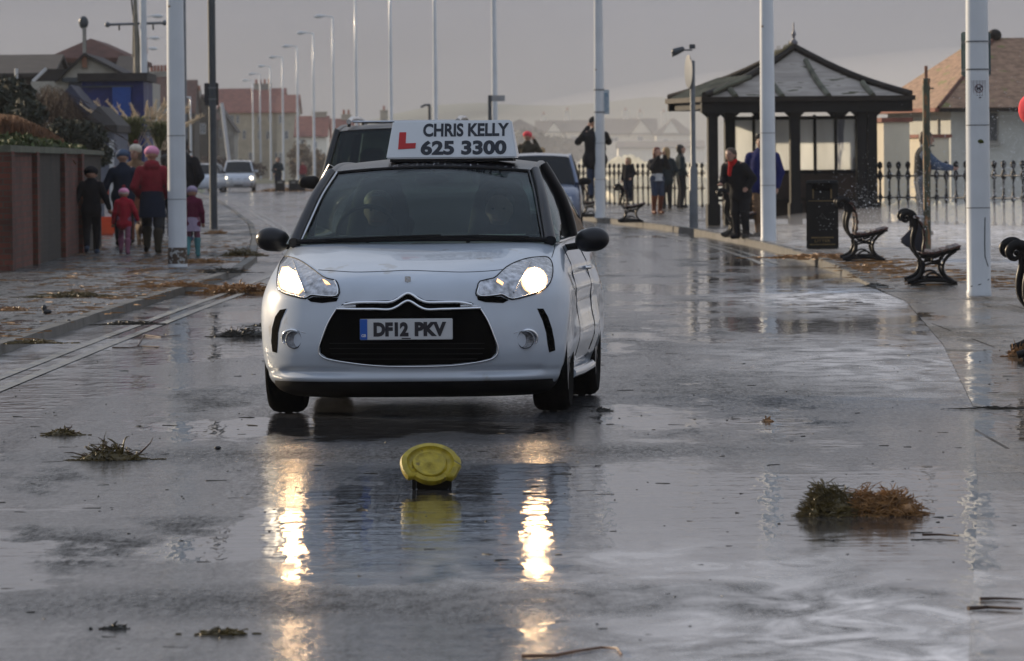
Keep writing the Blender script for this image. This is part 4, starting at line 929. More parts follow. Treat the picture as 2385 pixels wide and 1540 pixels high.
# ============================================================ ROOF SIGN AND OTHER VEHICLES
def roof_sign():
    Y = AX+1.15; s = S(Y); c = at(1055, 369, Y)
    zb = CAMH+(382.4-369)*0  # bottom from the roof below
    w0, w1, hh = 305*s, 276*s, 88*s
    root = empty('roof_sign', (c.x, c.y, c.z), YAW, 'white driving-school roof sign with a red L and black lettering', 'sign')
    M_sw = mat('sign_white', (.62, .66, .70), .3, var=.03, coat=.6)
    d0, d1 = .22, .07; mb = MB()
    vs = [(-w0/2, -d0/2, 0), (w0/2, -d0/2, 0), (w0/2, d0/2, 0), (-w0/2, d0/2, 0), (-w1/2, -d1/2, hh), (w1/2, -d1/2, hh), (w1/2, d1/2, hh), (-w1/2, d1/2, hh)]
    mb.add(vs, [(3, 2, 1, 0), (4, 5, 6, 7), (0, 1, 5, 4), (1, 2, 6, 5), (2, 3, 7, 6), (3, 0, 4, 7)]); mb.build('sign_box', M_sw, root, 0, bevel=.008)
    MB().box((0, 0, -.010), (w0*.94, d0*.9, .018)).build('base_strip', M_blackm, root, 0)
    tilt = math.atan((d0-d1)/2/hh); ink = mat('sign_ink', (.006, .012, .025), .45)
    def face(px, py): return Matrix.Translation(((px-1055)*s, -d0/2+(369-py)*s*math.tan(tilt)-.0015, (369-py)*s)) @ Matrix.Rotation(-tilt, 4, 'X')
    text('CHRIS KELLY', .155, ink, root, 'lettering', face(1088, 303), .0055, .001, fit=(.505, .082))
    text('625 3300', .170, ink, root, 'lettering', face(1083, 344), .0075, .001, fit=(.505, .090))
    MB().prism([(-.042, -.05), (.060, -.045), (.062, -.012), (.002, -.014), (.004, .055), (-.036, .055)], -.0015, .0015, M=face(947, 328) @ Matrix.Rotation(0, 4, 'Z')).build('red_letter', mat('sign_red', (.45, .008, .01), .4), root, 0)
roof_sign()
def simple_car(label, loc, rz, ctrl, L_, A, roof, back, paint, axles, tr, wr, glass=M_gdark, name='parked_car', belt=(1, 1), lit=False, grille=None, extras=None, group='cars on the road behind the white hatchback'):
    c = empty(name, loc, rz, label, 'car', group)
    b = body_mesh(ctrl, 5).build('body', paint, c, 60); arches(b, axles, tr+.05, wr*1.13, wr)
    MB().box((0, L_/2, wr+.15), (tr*2-.35, L_*.8, wr*1.4)).build('underbody', M_void, c, 0)
    for ya in axles:
        for s_ in (-1, 1): wheel(c, s_*tr, ya, wr, wr, .2, s_)
    Al = interp_line(A, 8); Rl = interp_line(roof, 10); Bl = interp_line(back, 6)
    thick(rail_strip([(p[0]*.94, p[1], p[2]) for p in Al], .02, by=.06), .006).build('windscreen', glass, c, 60)
    thick(rail_strip(Rl, .035, by=[.06*(1-k/9) for k in range(10)]), .03).build('roof', paint, c, 60)
    thick(rail_strip([(p[0]*.9, p[1], p[2]) for p in Bl], .02), .006).build('rear_window', glass, c, 60)
    for s_ in (-1, 1):
        MB().tube([(p[0]*s_, p[1], p[2]) for p in Al], .04, 10).build('front_pillar', paint, c, 60)
        MB().tube([(p[0]*s_, p[1], p[2]-.01) for p in Rl], .035, 10).build('roof_rail', paint, c, 60)
        MB().tube([(p[0]*s_, p[1], p[2]) for p in Bl], .06, 10).build('rear_pillar', paint, c, 60)
        top = interp_line(A+roof[1:], 14); rows = []
        for k in range(14):
            a = Vector((A[0][0]+.03, A[0][1]+.05+(Bl[-1][1]-A[0][1]-.1)*k/13, A[0][2]-.01)); q = Vector((top[k][0]+.01, top[k][1], top[k][2])); rows.append([((a.lerp(q, j/4)).x*s_+s_*.02*math.sin(math.pi*j/4), a.lerp(q, j/4).y, a.lerp(q, j/4).z) for j in range(5)])
        thick(MB().grid(rows), .006).build('side_window', glass, c, 60)
        for kk in (4, 8): MB().tube([Vector(p)+Vector((s_*.006, 0, 0)) for p in rows[kk]], .03, 8, flat=((0, 1, 0), .04)).build('door_pillar', M_blackp, c, 60)
        mx = A[0][0]+.17; blob([('c', (s_*(mx-.05), A[0][1]+.25, A[0][2]+.05), (s_*(mx+.05), A[0][1]+.25, A[0][2]+.05), .075, .065, .7), ('c', (s_*(mx-.15), A[0][1]+.28, A[0][2]), (s_*mx, A[0][1]+.28, A[0][2]+.02), .03, .04)], .012, .02).build('door_mirror', M_blackm if paint is not M_silvp else paint, c, 180)
    MB().box((0, L_/2+.2, A[0][2]-.10), (A[0][0]*1.75, L_*.62, .10)).build('cabin_floor', M_seat, c, 0)
    for x in (-.38, .38):
        q = blob([('c', (x, A[0][1]+1.1, A[0][2]-.1), (x, A[0][1]+1.2, A[0][2]+.2), .2, .17, .3), ('c', (x-.07, A[0][1]+1.2, A[0][2]+.36), (x+.07, A[0][1]+1.2, A[0][2]+.36), .07, .07, .5)], .03, .03).build('seat', M_seat, c, 180)
    bmm = bmesh.new(); bmm.from_mesh(b.data); T = BVHTree.FromBMesh(bmm)
    def onf(pts, off=.006):
        o = []
        for x, z in pts:
            h = T.ray_cast(Vector((x, -3, z)), Vector((0, 1, 0)))
            if h[0]: o.append(h[0]+Vector((0, -off, 0)))
        return o
    def panel(name, pts, m, d=.03, parent=c):
        q = onf(pts); 
        if len(q) < 3: return None
        mb = MB(); n = len(q); ctr = sum(q, Vector())/n; hc = onf([(ctr.x, ctr.z)])
        mb.v = q+(hc if hc else [ctr]); mb.f = [(i, (i+1) % n, n) for i in range(n)]
        return thick(mb, d).build(name, m, parent, 50)
    extras(c, panel, onf)
    bmm.free(); return c
M_suv = mat('suv_black_paint', (.005, .005, .006), .35, var=.2, spec=.25, coat=.25); M_bluep = mat('pale_blue_paint', (.065, .095, .17), .25, metal=.35, coat=1, var=.04); M_silvp = mat('silver_paint', (.42, .45, .50), .28, metal=.35, coat=1, var=.04)
# black off-roader, following
ctrlS = [(.34, .12, .86, 3, .45, 4.5), (.42, .03, .92, 3, .45, 4.56), (.6, .0, .945, 3, .45, 4.6), (.8, .02, .95, 3, .42, 4.6), (.95, .05, .945, 3.2, .42, 4.6), (1.05, .10, .94, 3.4, .42, 4.6), (1.12, .25, .925, 4, .42, 4.6), (1.17, .65, .905, 5, .4, 4.6), (1.20, 1.1, .88, 5, .35, 4.6)]
def exS(c, panel, onf):
    for s_ in (-1, 1):
        panel('headlight', [(s_*x, z) for x, z in ((.52, 1.02), (.86, 1.06), (.90, .95), (.86, .84), (.54, .84))], mat('dark_lamp_glass', (.05, .05, .06), .3, var=.5, scale=20))
        MB().tube([(s_*.62, 1.95, 1.90), (s_*.62, 2.4, 1.935), (s_*.61, 3.4, 1.94), (s_*.6, 4.2, 1.90)], .030, 8).build('roof_bar', M_chrome, c, 60)
        for y in (2.0, 4.1): MB().tube([(s_*.62, y, 1.84), (s_*.62, y, 1.905)], .02, 6).build('roof_bar_foot', M_blackm, c, 60)
    panel('grille', [(-.48, 1.03), (.48, 1.03), (.45, .84), (-.45, .84)], M_blackm); panel('bumper', [(-.85, .62), (.85, .62), (.8, .42), (-.8, .42)], M_blackm)
    for y in (2.3, 3.7): MB().tube([(-.6, y, 1.90), (.6, y, 1.90)], .015, 6).build('roof_crossbar', M_silver, c, 60)
p = at(912, 400, 71); 
simple_car('black off-road vehicle with silver roof bars close behind the white hatchback', (p.x, 71, 0), R(-3), ctrlS, 4.6, [(.86, 1.12, 1.17), (.80, 1.45, 1.5), (.74, 1.75, 1.79)], [(.74, 1.75, 1.79), (.73, 2.4, 1.84), (.72, 3.4, 1.85), (.70, 4.3, 1.80)], [(.70, 4.3, 1.80), (.80, 4.5, 1.25)], M_suv, (.85, 3.6), .83, .37, glass=glass_mat('off_roader_glass', (.34, .40, .37), .8), name='off_road_car', extras=exS)
# pale blue hatchback
ctrlB = [(.20, .10, .80, 2.8, .5, 4.1), (.30, .02, .85, 2.6, .5, 4.1), (.5, .0, .87, 2.5, .52, 4.15), (.65, .04, .87, 2.6, .52, 4.12), (.78, .12, .86, 2.8, .55, 4.1), (.88, .32, .85, 3.5, .55, 4.1), (.96, .6, .83, 4.2, .5, 4.1), (1.02, .95, .80, 5, .4, 4.1)]
def exB(c, panel, onf):
    for s_ in (-1, 1):
        panel('headlight', [(s_*x, z) for x, z in ((.48, .74), (.62, .84), (.80, .86), (.81, .72), (.70, .63), (.52, .64))], M_lampoff)
        panel('fog_lamp', [(s_*(.62+.05*math.cos(a)), .38+.05*math.sin(a)) for a in [k*math.pi/5 for k in range(10)]], M_lampoff)
    panel('grille', [(-.4, .72), (.4, .72), (.36, .64), (-.36, .64)], M_blackm); panel('air_intake', [(-.5, .44), (.5, .44), (.45, .3), (-.45, .3)], M_blackm)
    panel('number_plate', [(-.26, .56), (.26, .56), (.26, .46), (-.26, .46)], M_plate)
p = at(1250, 400, 126)
simple_car('pale blue hatchback half hidden behind the white hatchback on its right', (p.x, 126, 0), R(-1), ctrlB, 4.15, [(.78, .88, 1.00), (.71, 1.25, 1.28), (.64, 1.6, 1.53)], [(.64, 1.6, 1.53), (.63, 2.2, 1.58), (.61, 3.2, 1.56), (.58, 3.7, 1.48)], [(.58, 3.7, 1.48), (.70, 4.05, 1.02)], M_bluep, (.8, 3.3), .77, .31, extras=exB, name='hatchback_car')
# silver people carrier with its headlights on
ctrlV = [(.22, .10, .80, 2.8, .45, 4.6), (.32, .02, .86, 2.6, .45, 4.6), (.55, .0, .90, 2.5, .5, 4.65), (.7, .04, .90, 2.6, .5, 4.6), (.82, .12, .89, 2.8, .52, 4.6), (.92, .28, .88, 3.2, .55, 4.6), (1.0, .5, .86, 4, .5, 4.6), (1.08, .85, .83, 5, .4, 4.6)]
M_lampV = mat('distant_lit_headlamp', (1, .95, .8), .3, em=5, emcol=(1, .86, .60))
def exV(c, panel, onf):
    for s_ in (-1, 1):
        h_ = panel('headlight', [(s_*x, z) for x, z in ((.46, .70), (.62, .84), (.82, .88), (.84, .72), (.72, .62), (.50, .62))], M_lampoff)
        q = onf([(s_*.70, .74)])[0]; MB().ball(q, (.11, .05, .10), 12, 8).build('lit_lamp', M_lampV, h_, 60)
    panel('grille', [(-.42, .76), (.42, .76), (.38, .66), (-.38, .66)], M_blackm); panel('bumper_intake', [(-.75, .46), (.75, .46), (.7, .26), (-.7, .26)], M_blackm)
    panel('number_plate', [(-.26, .58), (.26, .58), (.26, .48), (-.26, .48)], M_plate)
q = G(557, 447, 0)
simple_car('silver people carrier with both headlights lit, far down the road', (q.x, q.y-.8, 0), R(1.5), ctrlV, 4.65, [(.80, .75, 1.06), (.72, 1.2, 1.38), (.66, 1.6, 1.64)], [(.66, 1.6, 1.64), (.66, 2.4, 1.70), (.64, 3.6, 1.69), (.60, 4.3, 1.6)], [(.60, 4.3, 1.6), (.74, 4.55, 1.1)], M_silvp, (.85, 3.5), .80, .32, extras=exV, name='people_carrier')
q = G(449, 449, 0)
def exW(c, panel, onf):
    for s_ in (-1, 1): panel('headlight', [(s_*x, z) for x, z in ((.48, .74), (.62, .84), (.80, .86), (.81, .72), (.70, .63), (.52, .64))], M_lampoff)
    panel('grille', [(-.4, .72), (.4, .72), (.36, .64), (-.36, .64)], M_blackm)
simple_car('white car mostly hidden by the pedestrians on the left, wing and wheel showing', (q.x, q.y, 0), R(-12), ctrlB, 4.15, [(.78, .88, 1.00), (.71, 1.25, 1.28), (.64, 1.6, 1.50)], [(.64, 1.6, 1.50), (.63, 2.2, 1.54), (.61, 3.2, 1.52), (.58, 3.7, 1.45)], [(.58, 3.7, 1.45), (.70, 4.05, 1.02)], M_white, (.8, 3.3), .77, .31, extras=exW, name='parked_car')
# ============================================================ STREET FURNITURE
M_post = mat('white_post_paint', (.58, .62, .66), .32, var=.10, scale=1.5, coat=.3, spots=((.16, .11, .07), .72, 4.5))
M_postg = mat('dark_grey_post_paint', (.045, .055, .065), .45, var=.2); M_postm = mat('mid_grey_post_paint', (.13, .145, .16), .45, var=.2)
M_lglass = mat('lantern_diffuser', (.45, .47, .48), .25, var=.05)
M_iron = mat('black_ironwork', (.005, .005, .006), .45, var=.3, spec=.22); M_slat = mat('dark_red_bench_slat', (.055, .012, .010), .4, var=.3, scale=12, coat=.3)
def lamp(label, loc, H_=10.7, r0=.125, r1=.055, arm=-1, mast=True, group=None, signs=None, sleeve=True, facing=0):
    c = empty('street_lamp', loc, facing, label, 'street lamp', group)
    pr = [(r0*1.05, 0), (r0*1.05, .04), (r0, .06), (r0, 1.15), (r0*.985, 1.17), (r0*.985, 1.2), (r0*.98, 1.75), (r0*.90, 3.6), (r0*.88, 3.62), ((r0+r1)/2, H_*.62), (r1, H_-.02), (r1*.6, H_)]
    MB().lathe(pr, 24).build('pole', M_post, c, 50)
    if sleeve:
        for z in (1.75, .9): MB().lathe([(r0*1.012, z), (r0*1.012, z+.009)], 24, cap=False).build('strap', M_postm, c, 60)
    if arm:
        a = MB(); a.tube([(0, 0, H_-.12), (arm*.10, 0, H_-.04), (arm*.35, 0, H_+.02), (arm*.55, 0, H_+.03)], [.05, .04, .035, .035], 10); ar = a.build('arm', M_post, c, 60)
        blob([('c', (arm*.45, 0, H_+.03), (arm*.95, 0, H_+.03), .06, .10, 1.2), ('c', (arm*.8, 0, H_+.04), (arm*1.15, 0, H_-.01), .09, .05, 1.3)], .03, .03).build('lantern', M_post, c, 180)
        MB().ball((arm*.85, 0, H_-.05), (.26, .10, .06), 12, 8).build('lantern_glass', M_lglass, c, 60)
    return c
def near_base(px, py): q = GP(px, py); return (q.x, q.y, q.z)
GR1 = 'tall white street lamps along the promenade'
l1 = lamp('white lamp post with a dog notice and grey-green board on the right', near_base(2280, 689), group=GR1)
l2 = lamp('white street lamp post in front of the seaside shelter, two people beside it', near_base(1790, 562), group=GR1)
l3 = lamp('white street lamp post carrying a small blue and white notice, left of the railings', near_base(1398, 508), group=GR1)
proto = lamp('x', (0, 0, 0), group=GR1, r0=.10)
labs = ['white street lamp just right of the roof sign, a dark box sign beside it', 'white street lamp rising behind the middle of the roof sign', 'white street lamp rising behind the left end of the roof sign', 'white street lamp with its head cut by the top edge of the picture', 'street lamp third in height of those whose curved head shows', 'street lamp standing just left of the black off-roader', 'street lamp beside the tall one left of the black off-roader, head a little lower', 'street lamp rising before the right gable of the pink-roofed terrace', 'street lamp crossing the pink roof of the terrace', 'street lamp left of the terrace chimney', 'farthest street lamp before the pink roof']
for i, px in enumerate((1153.5, 1015.5, 912, 831, 778, 732, 694, 660, 631, 607, 590)):
    Y = 205+50*i; p = at(px, 380-(px-1192)*.0096*0, Y); d = (proto if i == 0 else copy_tree(proto, group=GR1))
    d.location = (p.x+.0, Y, zP(Y)*.5); d['label'] = labs[i]; d.rotation_euler = (0, 0, 0)
GL1 = 'white street lamps along the left pavement'
la = lamp('nearest left-hand white street lamp, scraped and rusty at its foot, among the pedestrians', pv(414, 622), arm=1, group=GL1)
MB().lathe([(.128, .02), (.131, .03), (.131, .22), (.128, .26)], 24, cap=False).build('rust_collar', mat('rusty_base', (.10, .07, .05), .8, var=.5, spots=((.4, .42, .42), .55, 20)), la, 60)
lb = lamp('second white street lamp on the left, behind the pink-hatted woman', pv(339, 515), arm=1, group=GL1, r0=.10)
pl_ = lamp('x', (0, 0, 0), arm=1, group=GL1, r0=.09, r1=.05)
lab2 = ['highest of the small lamp heads peeping out right of the second left lamp post', 'second highest lamp head peeping out right of the second left lamp post', 'third highest lamp head right of the second left lamp post', 'lamp head level with the red chimney pots on the left', 'lamp head just above the dark house roof on the left', 'lowest lamp head showing right of the second left lamp post']
for i, (px, py) in enumerate(((346, 31), (344, 83), (342, 108), (346, 150), (345, 190), (345, 205))):
    Y = 9.5*FPX/(389-py); p = at(px-6, 385, Y); d = pl_ if i == 0 else copy_tree(pl_); d.location = (p.x, Y, 0); d['label'] = lab2[i]
pg = at(443, 213, 330); d = lamp('slim silver street lamp before the dark houses left of the grey sign post', (pg.x, 330, 0), H_=5.0, r0=.06, r1=.035, arm=-1, group=GL1)
# signs and posts
def post(name, label, cat, loc, H_, r0, m, r1=None, fat=None):
    c = empty(name, loc, 0, label, cat)
    pr = [(r0, 0), (r0, H_-.01), (r0*.8, H_)] if not fat else [(fat[0], 0), (fat[0], fat[1]), (r0, fat[1]+.08), (r1 or r0, H_-.01), (r0*.7, H_)]
    MB().lathe(pr, 20).build('pole', m, c, 50); return c
q = pv(498, 534); gp = post('sign_post', 'dark grey post with a flat square sign board high on it, left side', 'sign post', q, 7.2, .083, M_postg)
s_ = S(q[1]); zc = CAMH+(388-220)*s_-q[2]
MB().box((-.02, -.0, zc), (33*s_, .05, 52*s_)).build('sign_board', mat('sign_back_black', (.015, .015, .02), .5), gp, 0, bevel=.01)
for dz in (-.12, .12): MB().lathe([(.09, zc+dz), (.09, zc+dz+.03)], 20, cap=False).build('clip', M_postm, gp, 60)
q = pv(433, 520); gp = post('grey_post', 'mid grey pole between the near lamp post and the dark grey sign post', 'pole', q, 8.5, .055, M_postm)
q = near_base(1616, 530); gp = post('sign_lamp_post', 'grey post with an edge-on round sign and small hooded lamp, left of the shelter', 'sign post', q, 3.3, .050, M_postg, fat=(.085, 1.15)); s_ = S(q[1]); Z = lambda py: (378-py)*s_+CAMH-q[2]
gp.children[0].data.materials[0] = M_postm
MB().tube([(0, 0, Z(118)), (-22*s_, 0, Z(118))], .016, 8).build('lamp_arm', M_postg, gp, 60)
blob([('c', (-24*s_, -.0, Z(116)), (-40*s_, -.0, Z(122)), .055, .075), ('c', (-36*s_, 0, Z(118)), (-46*s_, 0, Z(132)), .04, .02)], .012, .02).build('sign_lamp', M_postg, gp, 180)
MB().box((0, 0, Z(110)), (.12, .12, .09)).build('post_cap', M_postg, gp, 0, bevel=.01)
Mx = Matrix.Translation((-9*s_, 0, Z(168))) @ Matrix.Rotation(R(12), 4, 'Z') @ Matrix.Rotation(R(90), 4, 'Y'); MB().lathe([(.30, -.008), (.33, -.004), (.33, .004), (.30, .008)], 36, M=Mx).build('round_sign', mat('sign_back_grey', (.12, .14, .17), .5), gp, 50)
for py in (143, 194): MB().tube([(0, 0, Z(py)), (-9*s_, 0, Z(py))], .014, 6).build('bracket', M_postg, gp, 60)
# far little sign posts
for (px, py0, Y, lab, bx) in ((1000, 243, 262, 'slim dark signpost with a small hooded head left of the lamp behind the roof sign', -10), (1141, 222, 204, 'dark square box sign beside the lamp post right of the roof sign', 0)):
    p = at(px, py0, Y); c = empty('small_sign_post', (p.x, Y, 0), 0, lab, 'sign post'); s_ = S(Y); h_ = p.z
    MB().lathe([(.06, 0), (.06, h_)], 10).build('pole', M_postg, c, 60)
    if bx: MB().tube([(0, 0, h_-.03), (bx*s_, 0, h_-.03), (2*bx*s_, 0, h_-.12)], .05, 8).build('hood', M_postg, c, 60)
    else:
        MB().box((.0, 0, h_-.38), (9*s_, .07, 56*s_)).build('sign_box', M_postg, c, 0); MB().box((18*s_, 0, h_-.1), (34*s_, .03, 14*s_)).build('sign_plate', mat('sign_pale', (.30, .31, .32), .5), c, 0)
# notice on the third lamp
s_ = S(l3.location.y); Z = lambda py: (384-py)*s_+CAMH-l3.location.z
M_nblue = mat('notice_blue', (.08, .20, .32), .5, var=.1); M_npale = mat('notice_pale', (.42, .50, .56), .5, var=.05)
nt_ = MB().box((16*s_, -.02, Z(243)), (15*s_, .02, 57*s_)).build('parking_notice', M_npale, l3, 0)
mb = MB()
for k in range(9): mb.box((16*s_+.01*math.sin(k*2), -.033, Z(224+k*5)), ((9+2*math.sin(k*3))*s_, .004, .018 if k > 1 else .03))
mb.build('notice_lettering', M_nblue, nt_, 0); MB().lathe([(.127, Z(216)), (.127, Z(216)+.03)], 20, cap=False).build('strap', M_postm, l3, 60); MB().lathe([(.127, Z(268)), (.127, Z(268)+.03)], 20, cap=False).build('strap', M_postm, l3, 60)
# dog notice and grey-green board on the first lamp
s_ = S(l1.location.y); Z = lambda py: (372-py)*s_+CAMH-l1.location.z
db = MB()
def arcgrid(r_, a0, a1, z0, z1, n=10):
    return [[(r_*math.sin(a), -r_*math.cos(a), z) for a in [a0+(a1-a0)*k/n for k in range(n+1)]] for z in (z0, z1)]
dn = thick(MB().grid(arcgrid(.120, -.62, .80, Z(234), Z(189))), .003).build('dog_notice', mat('notice_grey', (.42, .43, .46), .5, var=.05), l1, 50)
def wrap(pts): return [(.1235*math.sin(x/.12), -.1235*math.cos(x/.12), z) for x, z in pts]
cx, cz_ = .008, Z(208); M_bord = mat('notice_dark_red', (.10, .03, .05), .5); M_inkd = mat('notice_ink', (.03, .03, .05), .5)
MB().tube(wrap([(cx+.040*math.cos(a), cz_+.040*math.sin(a)) for a in [k*math.pi/14 for k in range(29)]]), .0035, 6, cap=False).build('ban_ring', M_bord, dn, 60)
dog = MB()
dog.tube(wrap([(cx-.020, cz_+.002), (cx+.012, cz_+.006)]), .007, 6); dog.tube(wrap([(cx+.012, cz_+.006), (cx+.020, cz_+.018), (cx+.030, cz_+.015)]), .005, 6)
for x in (-.018, -.010, .008, .014): dog.tube(wrap([(cx+x, cz_), (cx+x+.002, cz_-.020)]), .0028, 5)
dog.tube(wrap([(cx-.020, cz_+.004), (cx-.030, cz_+.016)]), .0025, 5); dog.build('dog_symbol', M_inkd, dn, 60)
MB().tube(wrap([(cx-.028, cz_+.028), (cx+.028, cz_-.028)]), .003, 6).build('ban_bar', M_bord, dn, 60)
mb = MB(); mb.tube(wrap([(cx-.03, Z(224)), (cx+.04, Z(224))]), .0022, 5); mb.tube(wrap([(cx+.0, Z(229)), (cx+.02, Z(229))]), .006, 6); mb.build('notice_lettering', M_inkd, dn, 60)
bdz = Z(127); M_gg = mat('grey_green_board', (.09, .13, .13), .5, var=.1)
MB().box((0, .16, bdz), (69*s_, .035, 103*s_)).build('back_board', M_gg, l1, 0, bevel=.012)
for py in (100, 165): MB().lathe([(.126, Z(py)), (.126, Z(py)+.014)], 24, cap=False).build('strap', M_postm, l1, 60); MB().box((0, .13, Z(py)), (.3, .04, .03)).build('board_clamp', M_postm, l1, 0)
blob([('e', (.02, -.118, Z(331)), (.03, .02, .022)), ('e', (.045, -.11, Z(333)), (.012, .01, .01))], .006, .008).build('algae_spot', mat('algae', (.05, .06, .01), .9), l1, 180)
wr_ = MB(); wr_.tube([(.06, -.108, Z(508)), (.055, -.112, Z(560)), (.058, -.11, Z(600)), (.09, -.086, Z(622))], .006, 6); wr_.tube([(-.09, -.09, Z(668)), (0, -.126, Z(664)), (.10, -.08, Z(652))], .005, 6); wr_.build('stuck_weed', mat('thin_weed', (.04, .05, .05), .8), l1, 60)
# rusty post
q = near_base(2160, 580); rp = empty('metal_post', q, 0, 'slim green and rusty metal post behind the second bench, bare rod at its top', 'post'); s_ = S(q[1]); Z = lambda py: (374-py)*s_+CAMH-q[2]
M_rg = mat('rusty_green_paint', (.06, .065, .04), .6, var=.5, scale=3, stretch=(4, 4, .8), spots=((.25, .12, .05), .56, 6))
MB().lathe([(.055, 0), (.055, Z(195)), (.062, Z(195)), (.062, Z(186)), (.055, Z(185))], 16).build('pole', M_rg, rp, 50)
MB().lathe([(.025, Z(187)), (.025, Z(156))], 10).build('rod', mat('rust', (.22, .11, .07), .8, var=.4), rp, 60)
for py in (212, 345): MB().lathe([(.062, Z(py)), (.062, Z(py)+.05)], 16).build('collar', M_rg, rp, 50); MB().tube([(.05, -.03, Z(py)+.02), (.11, -.03, Z(py)+.02)], .012, 6).build('bolt', M_rg, rp, 60)
# benches: cast-iron ends with a scroll, wooden slats; seat faces the sea (+x)
def bench_frame(y, root):
    K = .00150; X = lambda a: (a-1760)*K; Zz = lambda b_: (1120-b_)*K
    mb = MB(); ph = [(X(a), y, Zz(b_)) for a, b_ in [p[:2] for p in cat_rom([(1590, 625, 0), (1572, 648, 0), (1548, 640, 0), (1540, 612, 0), (1562, 588, 0), (1598, 585, 0), (1628, 615, 0), (1636, 690, 0), (1618, 770, 0), (1620, 845, 0), (1655, 905, 0), (1690, 965, 0), (1680, 1030, 0), (1640, 1075, 0), (1575, 1098, 0)], 5)]]
    n = len(ph); mb.tube(ph, [.013+.025*math.sin(math.pi*min(1, k/(n*.75)))**1.3 if k < n*.75 else .028 for k in range(n)], 8, flat=((0, 1, 0), .028))
    def cv(L_, r_): P = [(X(a), y, Zz(b_)) for a, b_ in [p[:2] for p in cat_rom([(*t, 0) for t in L_], 5)]]; mb.tube(P, r_, 8, flat=((0, 1, 0), .024))
    cv([(1650, 640), (1690, 700), (1700, 780), (1690, 860), (1700, 900)], .016)
    cv([(1670, 905), (1760, 905), (1850, 885), (1965, 850)], .022)
    cv([(1935, 868), (1880, 905), (1840, 960), (1838, 1020), (1870, 1070), (1935, 1108)], .020)
    cv([(1690, 975), (1760, 960), (1835, 972)], .014); cv([(1700, 930), (1765, 945), (1840, 925)], .012)
    cv([(1600, 1112), (1660, 1092), (1760, 1085), (1860, 1092), (1940, 1112)], .022); cv([(1700, 1070), (1730, 1040), (1765, 1030), (1800, 1040), (1830, 1070)], .012)
    cv([(1755, 955), (1757, 935), (1760, 905)], .012); cv([(1600, 1114), (1770, 1114), (1945, 1114)], .009)
    mb.ball((X(1575), y, Zz(622)), (.020, .03, .020), 10, 8); return mb.build('cast_iron_end', M_iron, root, 50)
def bench(label, loc, rz=0, extra=None):
    c = empty('bench', loc, rz, label, 'bench', 'cast-iron benches along the promenade'); K = .0015
    for y in (-.86, .86): bench_frame(y, c)
    for i, (a, b_) in enumerate(((1705, 893), (1755, 893), (1805, 884), (1855, 872), (1905, 860), (1950, 848))):
        MB().box((0, 0, 0), (.066, 1.86, .024), M=Matrix.Translation(((a-1760)*K, 0, (1120-b_)*K+.012)) @ Matrix.Rotation(-.28 if i > 1 else 0, 4, 'Y')).build('seat_slat', M_slat, c, 0, bevel=.006)
    for a, b_, t in ((1650, 620, -.5), (1682, 665, -1.0), (1700, 722, -1.35), (1708, 780, -1.5), (1704, 838, -1.6)):
        MB().box((0, 0, 0), (.060, 1.86, .022), M=Matrix.Translation(((a-1760)*K, 0, (1120-b_)*K)) @ Matrix.Rotation(-t, 4, 'Y')).build('back_slat', M_slat, c, 0, bevel=.006)
    return c
b0 = near_base(2176, 664); bench1 = bench('cast-iron bench with a grey bag hanging on its back, third from the right edge pole, wet seat', (b0[0]+.02, b0[1]+.9, b0[2]), R(-2.4))
bench1['label'] = 'cast-iron bench with dark red slats and a grey bag hung behind its back'
for (px, py, lab) in ((2018, 609, 'cast-iron bench immediately right of the litter bin'), (1722, 553, 'cast-iron bench beside the shelter, the woman with the red scarf at it'), (1471, 519, 'cast-iron bench left of the railings with the child on it'), (1376, 506, 'cast-iron bench behind the lamp post, the photographer standing on it'), (2478, 838, 'nearest cast-iron bench, only its scrolled end showing at the right edge')):
    q = near_base(px, py); copy_tree(bench1, loc=(q[0], q[1]+.9, q[2]), rz=-math.atan2(q[0], q[1])*.6, label=lab)
# bag hung on the bench
qb = at(2120, 552, b0[1]+.45); s_ = S(b0[1]+.45); bp = [(2146, 520), (2122, 532), (2094, 560), (2110, 574), (2150, 590), (2154, 545)]
bg_ = MB().prism([((x-2120)*s_, (552-y)*s_) for x, y in reversed(bp)], -.10, .12).build('bag', mat('grey_bag_fabric', (.05, .055, .075), .8, bump=.5), None, 30, loc=qb, bevel=.02); tag(bg_, 'slate grey bag hanging behind the back of a bench', 'bag')
# pale dropped items on bench tops
tag(MB().box((0, 0, 0), (.12, .10, .03)).build('paper_cup_lid', mat('wet_paper', (.6, .58, .58), .5), None, 0, loc=(b0[0]-.165, b0[1]+.04, b0[2]+.755), bevel=.008), 'crumpled white and red paper on the top rail of the bench with the bag', 'litter')
# litter bin
q = near_base(1918, 580); s_ = S(q[1]); bw, bh = 75*s_, 160*s_
M_bin = mat('bin_black', (.007, .007, .007), .5, var=.3, spec=.2); M_gold = mat('bin_gold', (.13, .085, .025), .5, var=.4)
bn = empty('litter_bin', (q[0], q[1]+.25, q[2]), R(-3), 'tall black litter bin with gold trim between two benches', 'litter bin')
MB().box((0, 0, bh*.42), (bw, .48, bh*.84), taper=(.985, .985)).build('bin_body', M_bin, bn, 0, bevel=.015)
hd = MB(); hw = bw*1.0
for s2 in (-1, 1): hd.box((s2*bw*.40, 0, bh*.84), (bw*.20, .47, bh*.22))
hd.box((0, .12, bh*.84), (bw*.62, .24, bh*.22)); hd.box((0, 0, bh*.725), (bw*.62, .47, .03)); hd.build('bin_hood', M_bin, bn, 0, bevel=.008)
MB().box((0, 0, bh*.975), (bw*1.06, .52, bh*.05), taper=(.9, .9)).build('bin_lid', M_bin, bn, 0, bevel=.012)
MB().box((0, -.238, bh*.70), (bw*.86, .006, .012)).build('gold_line', M_gold, bn, 0)
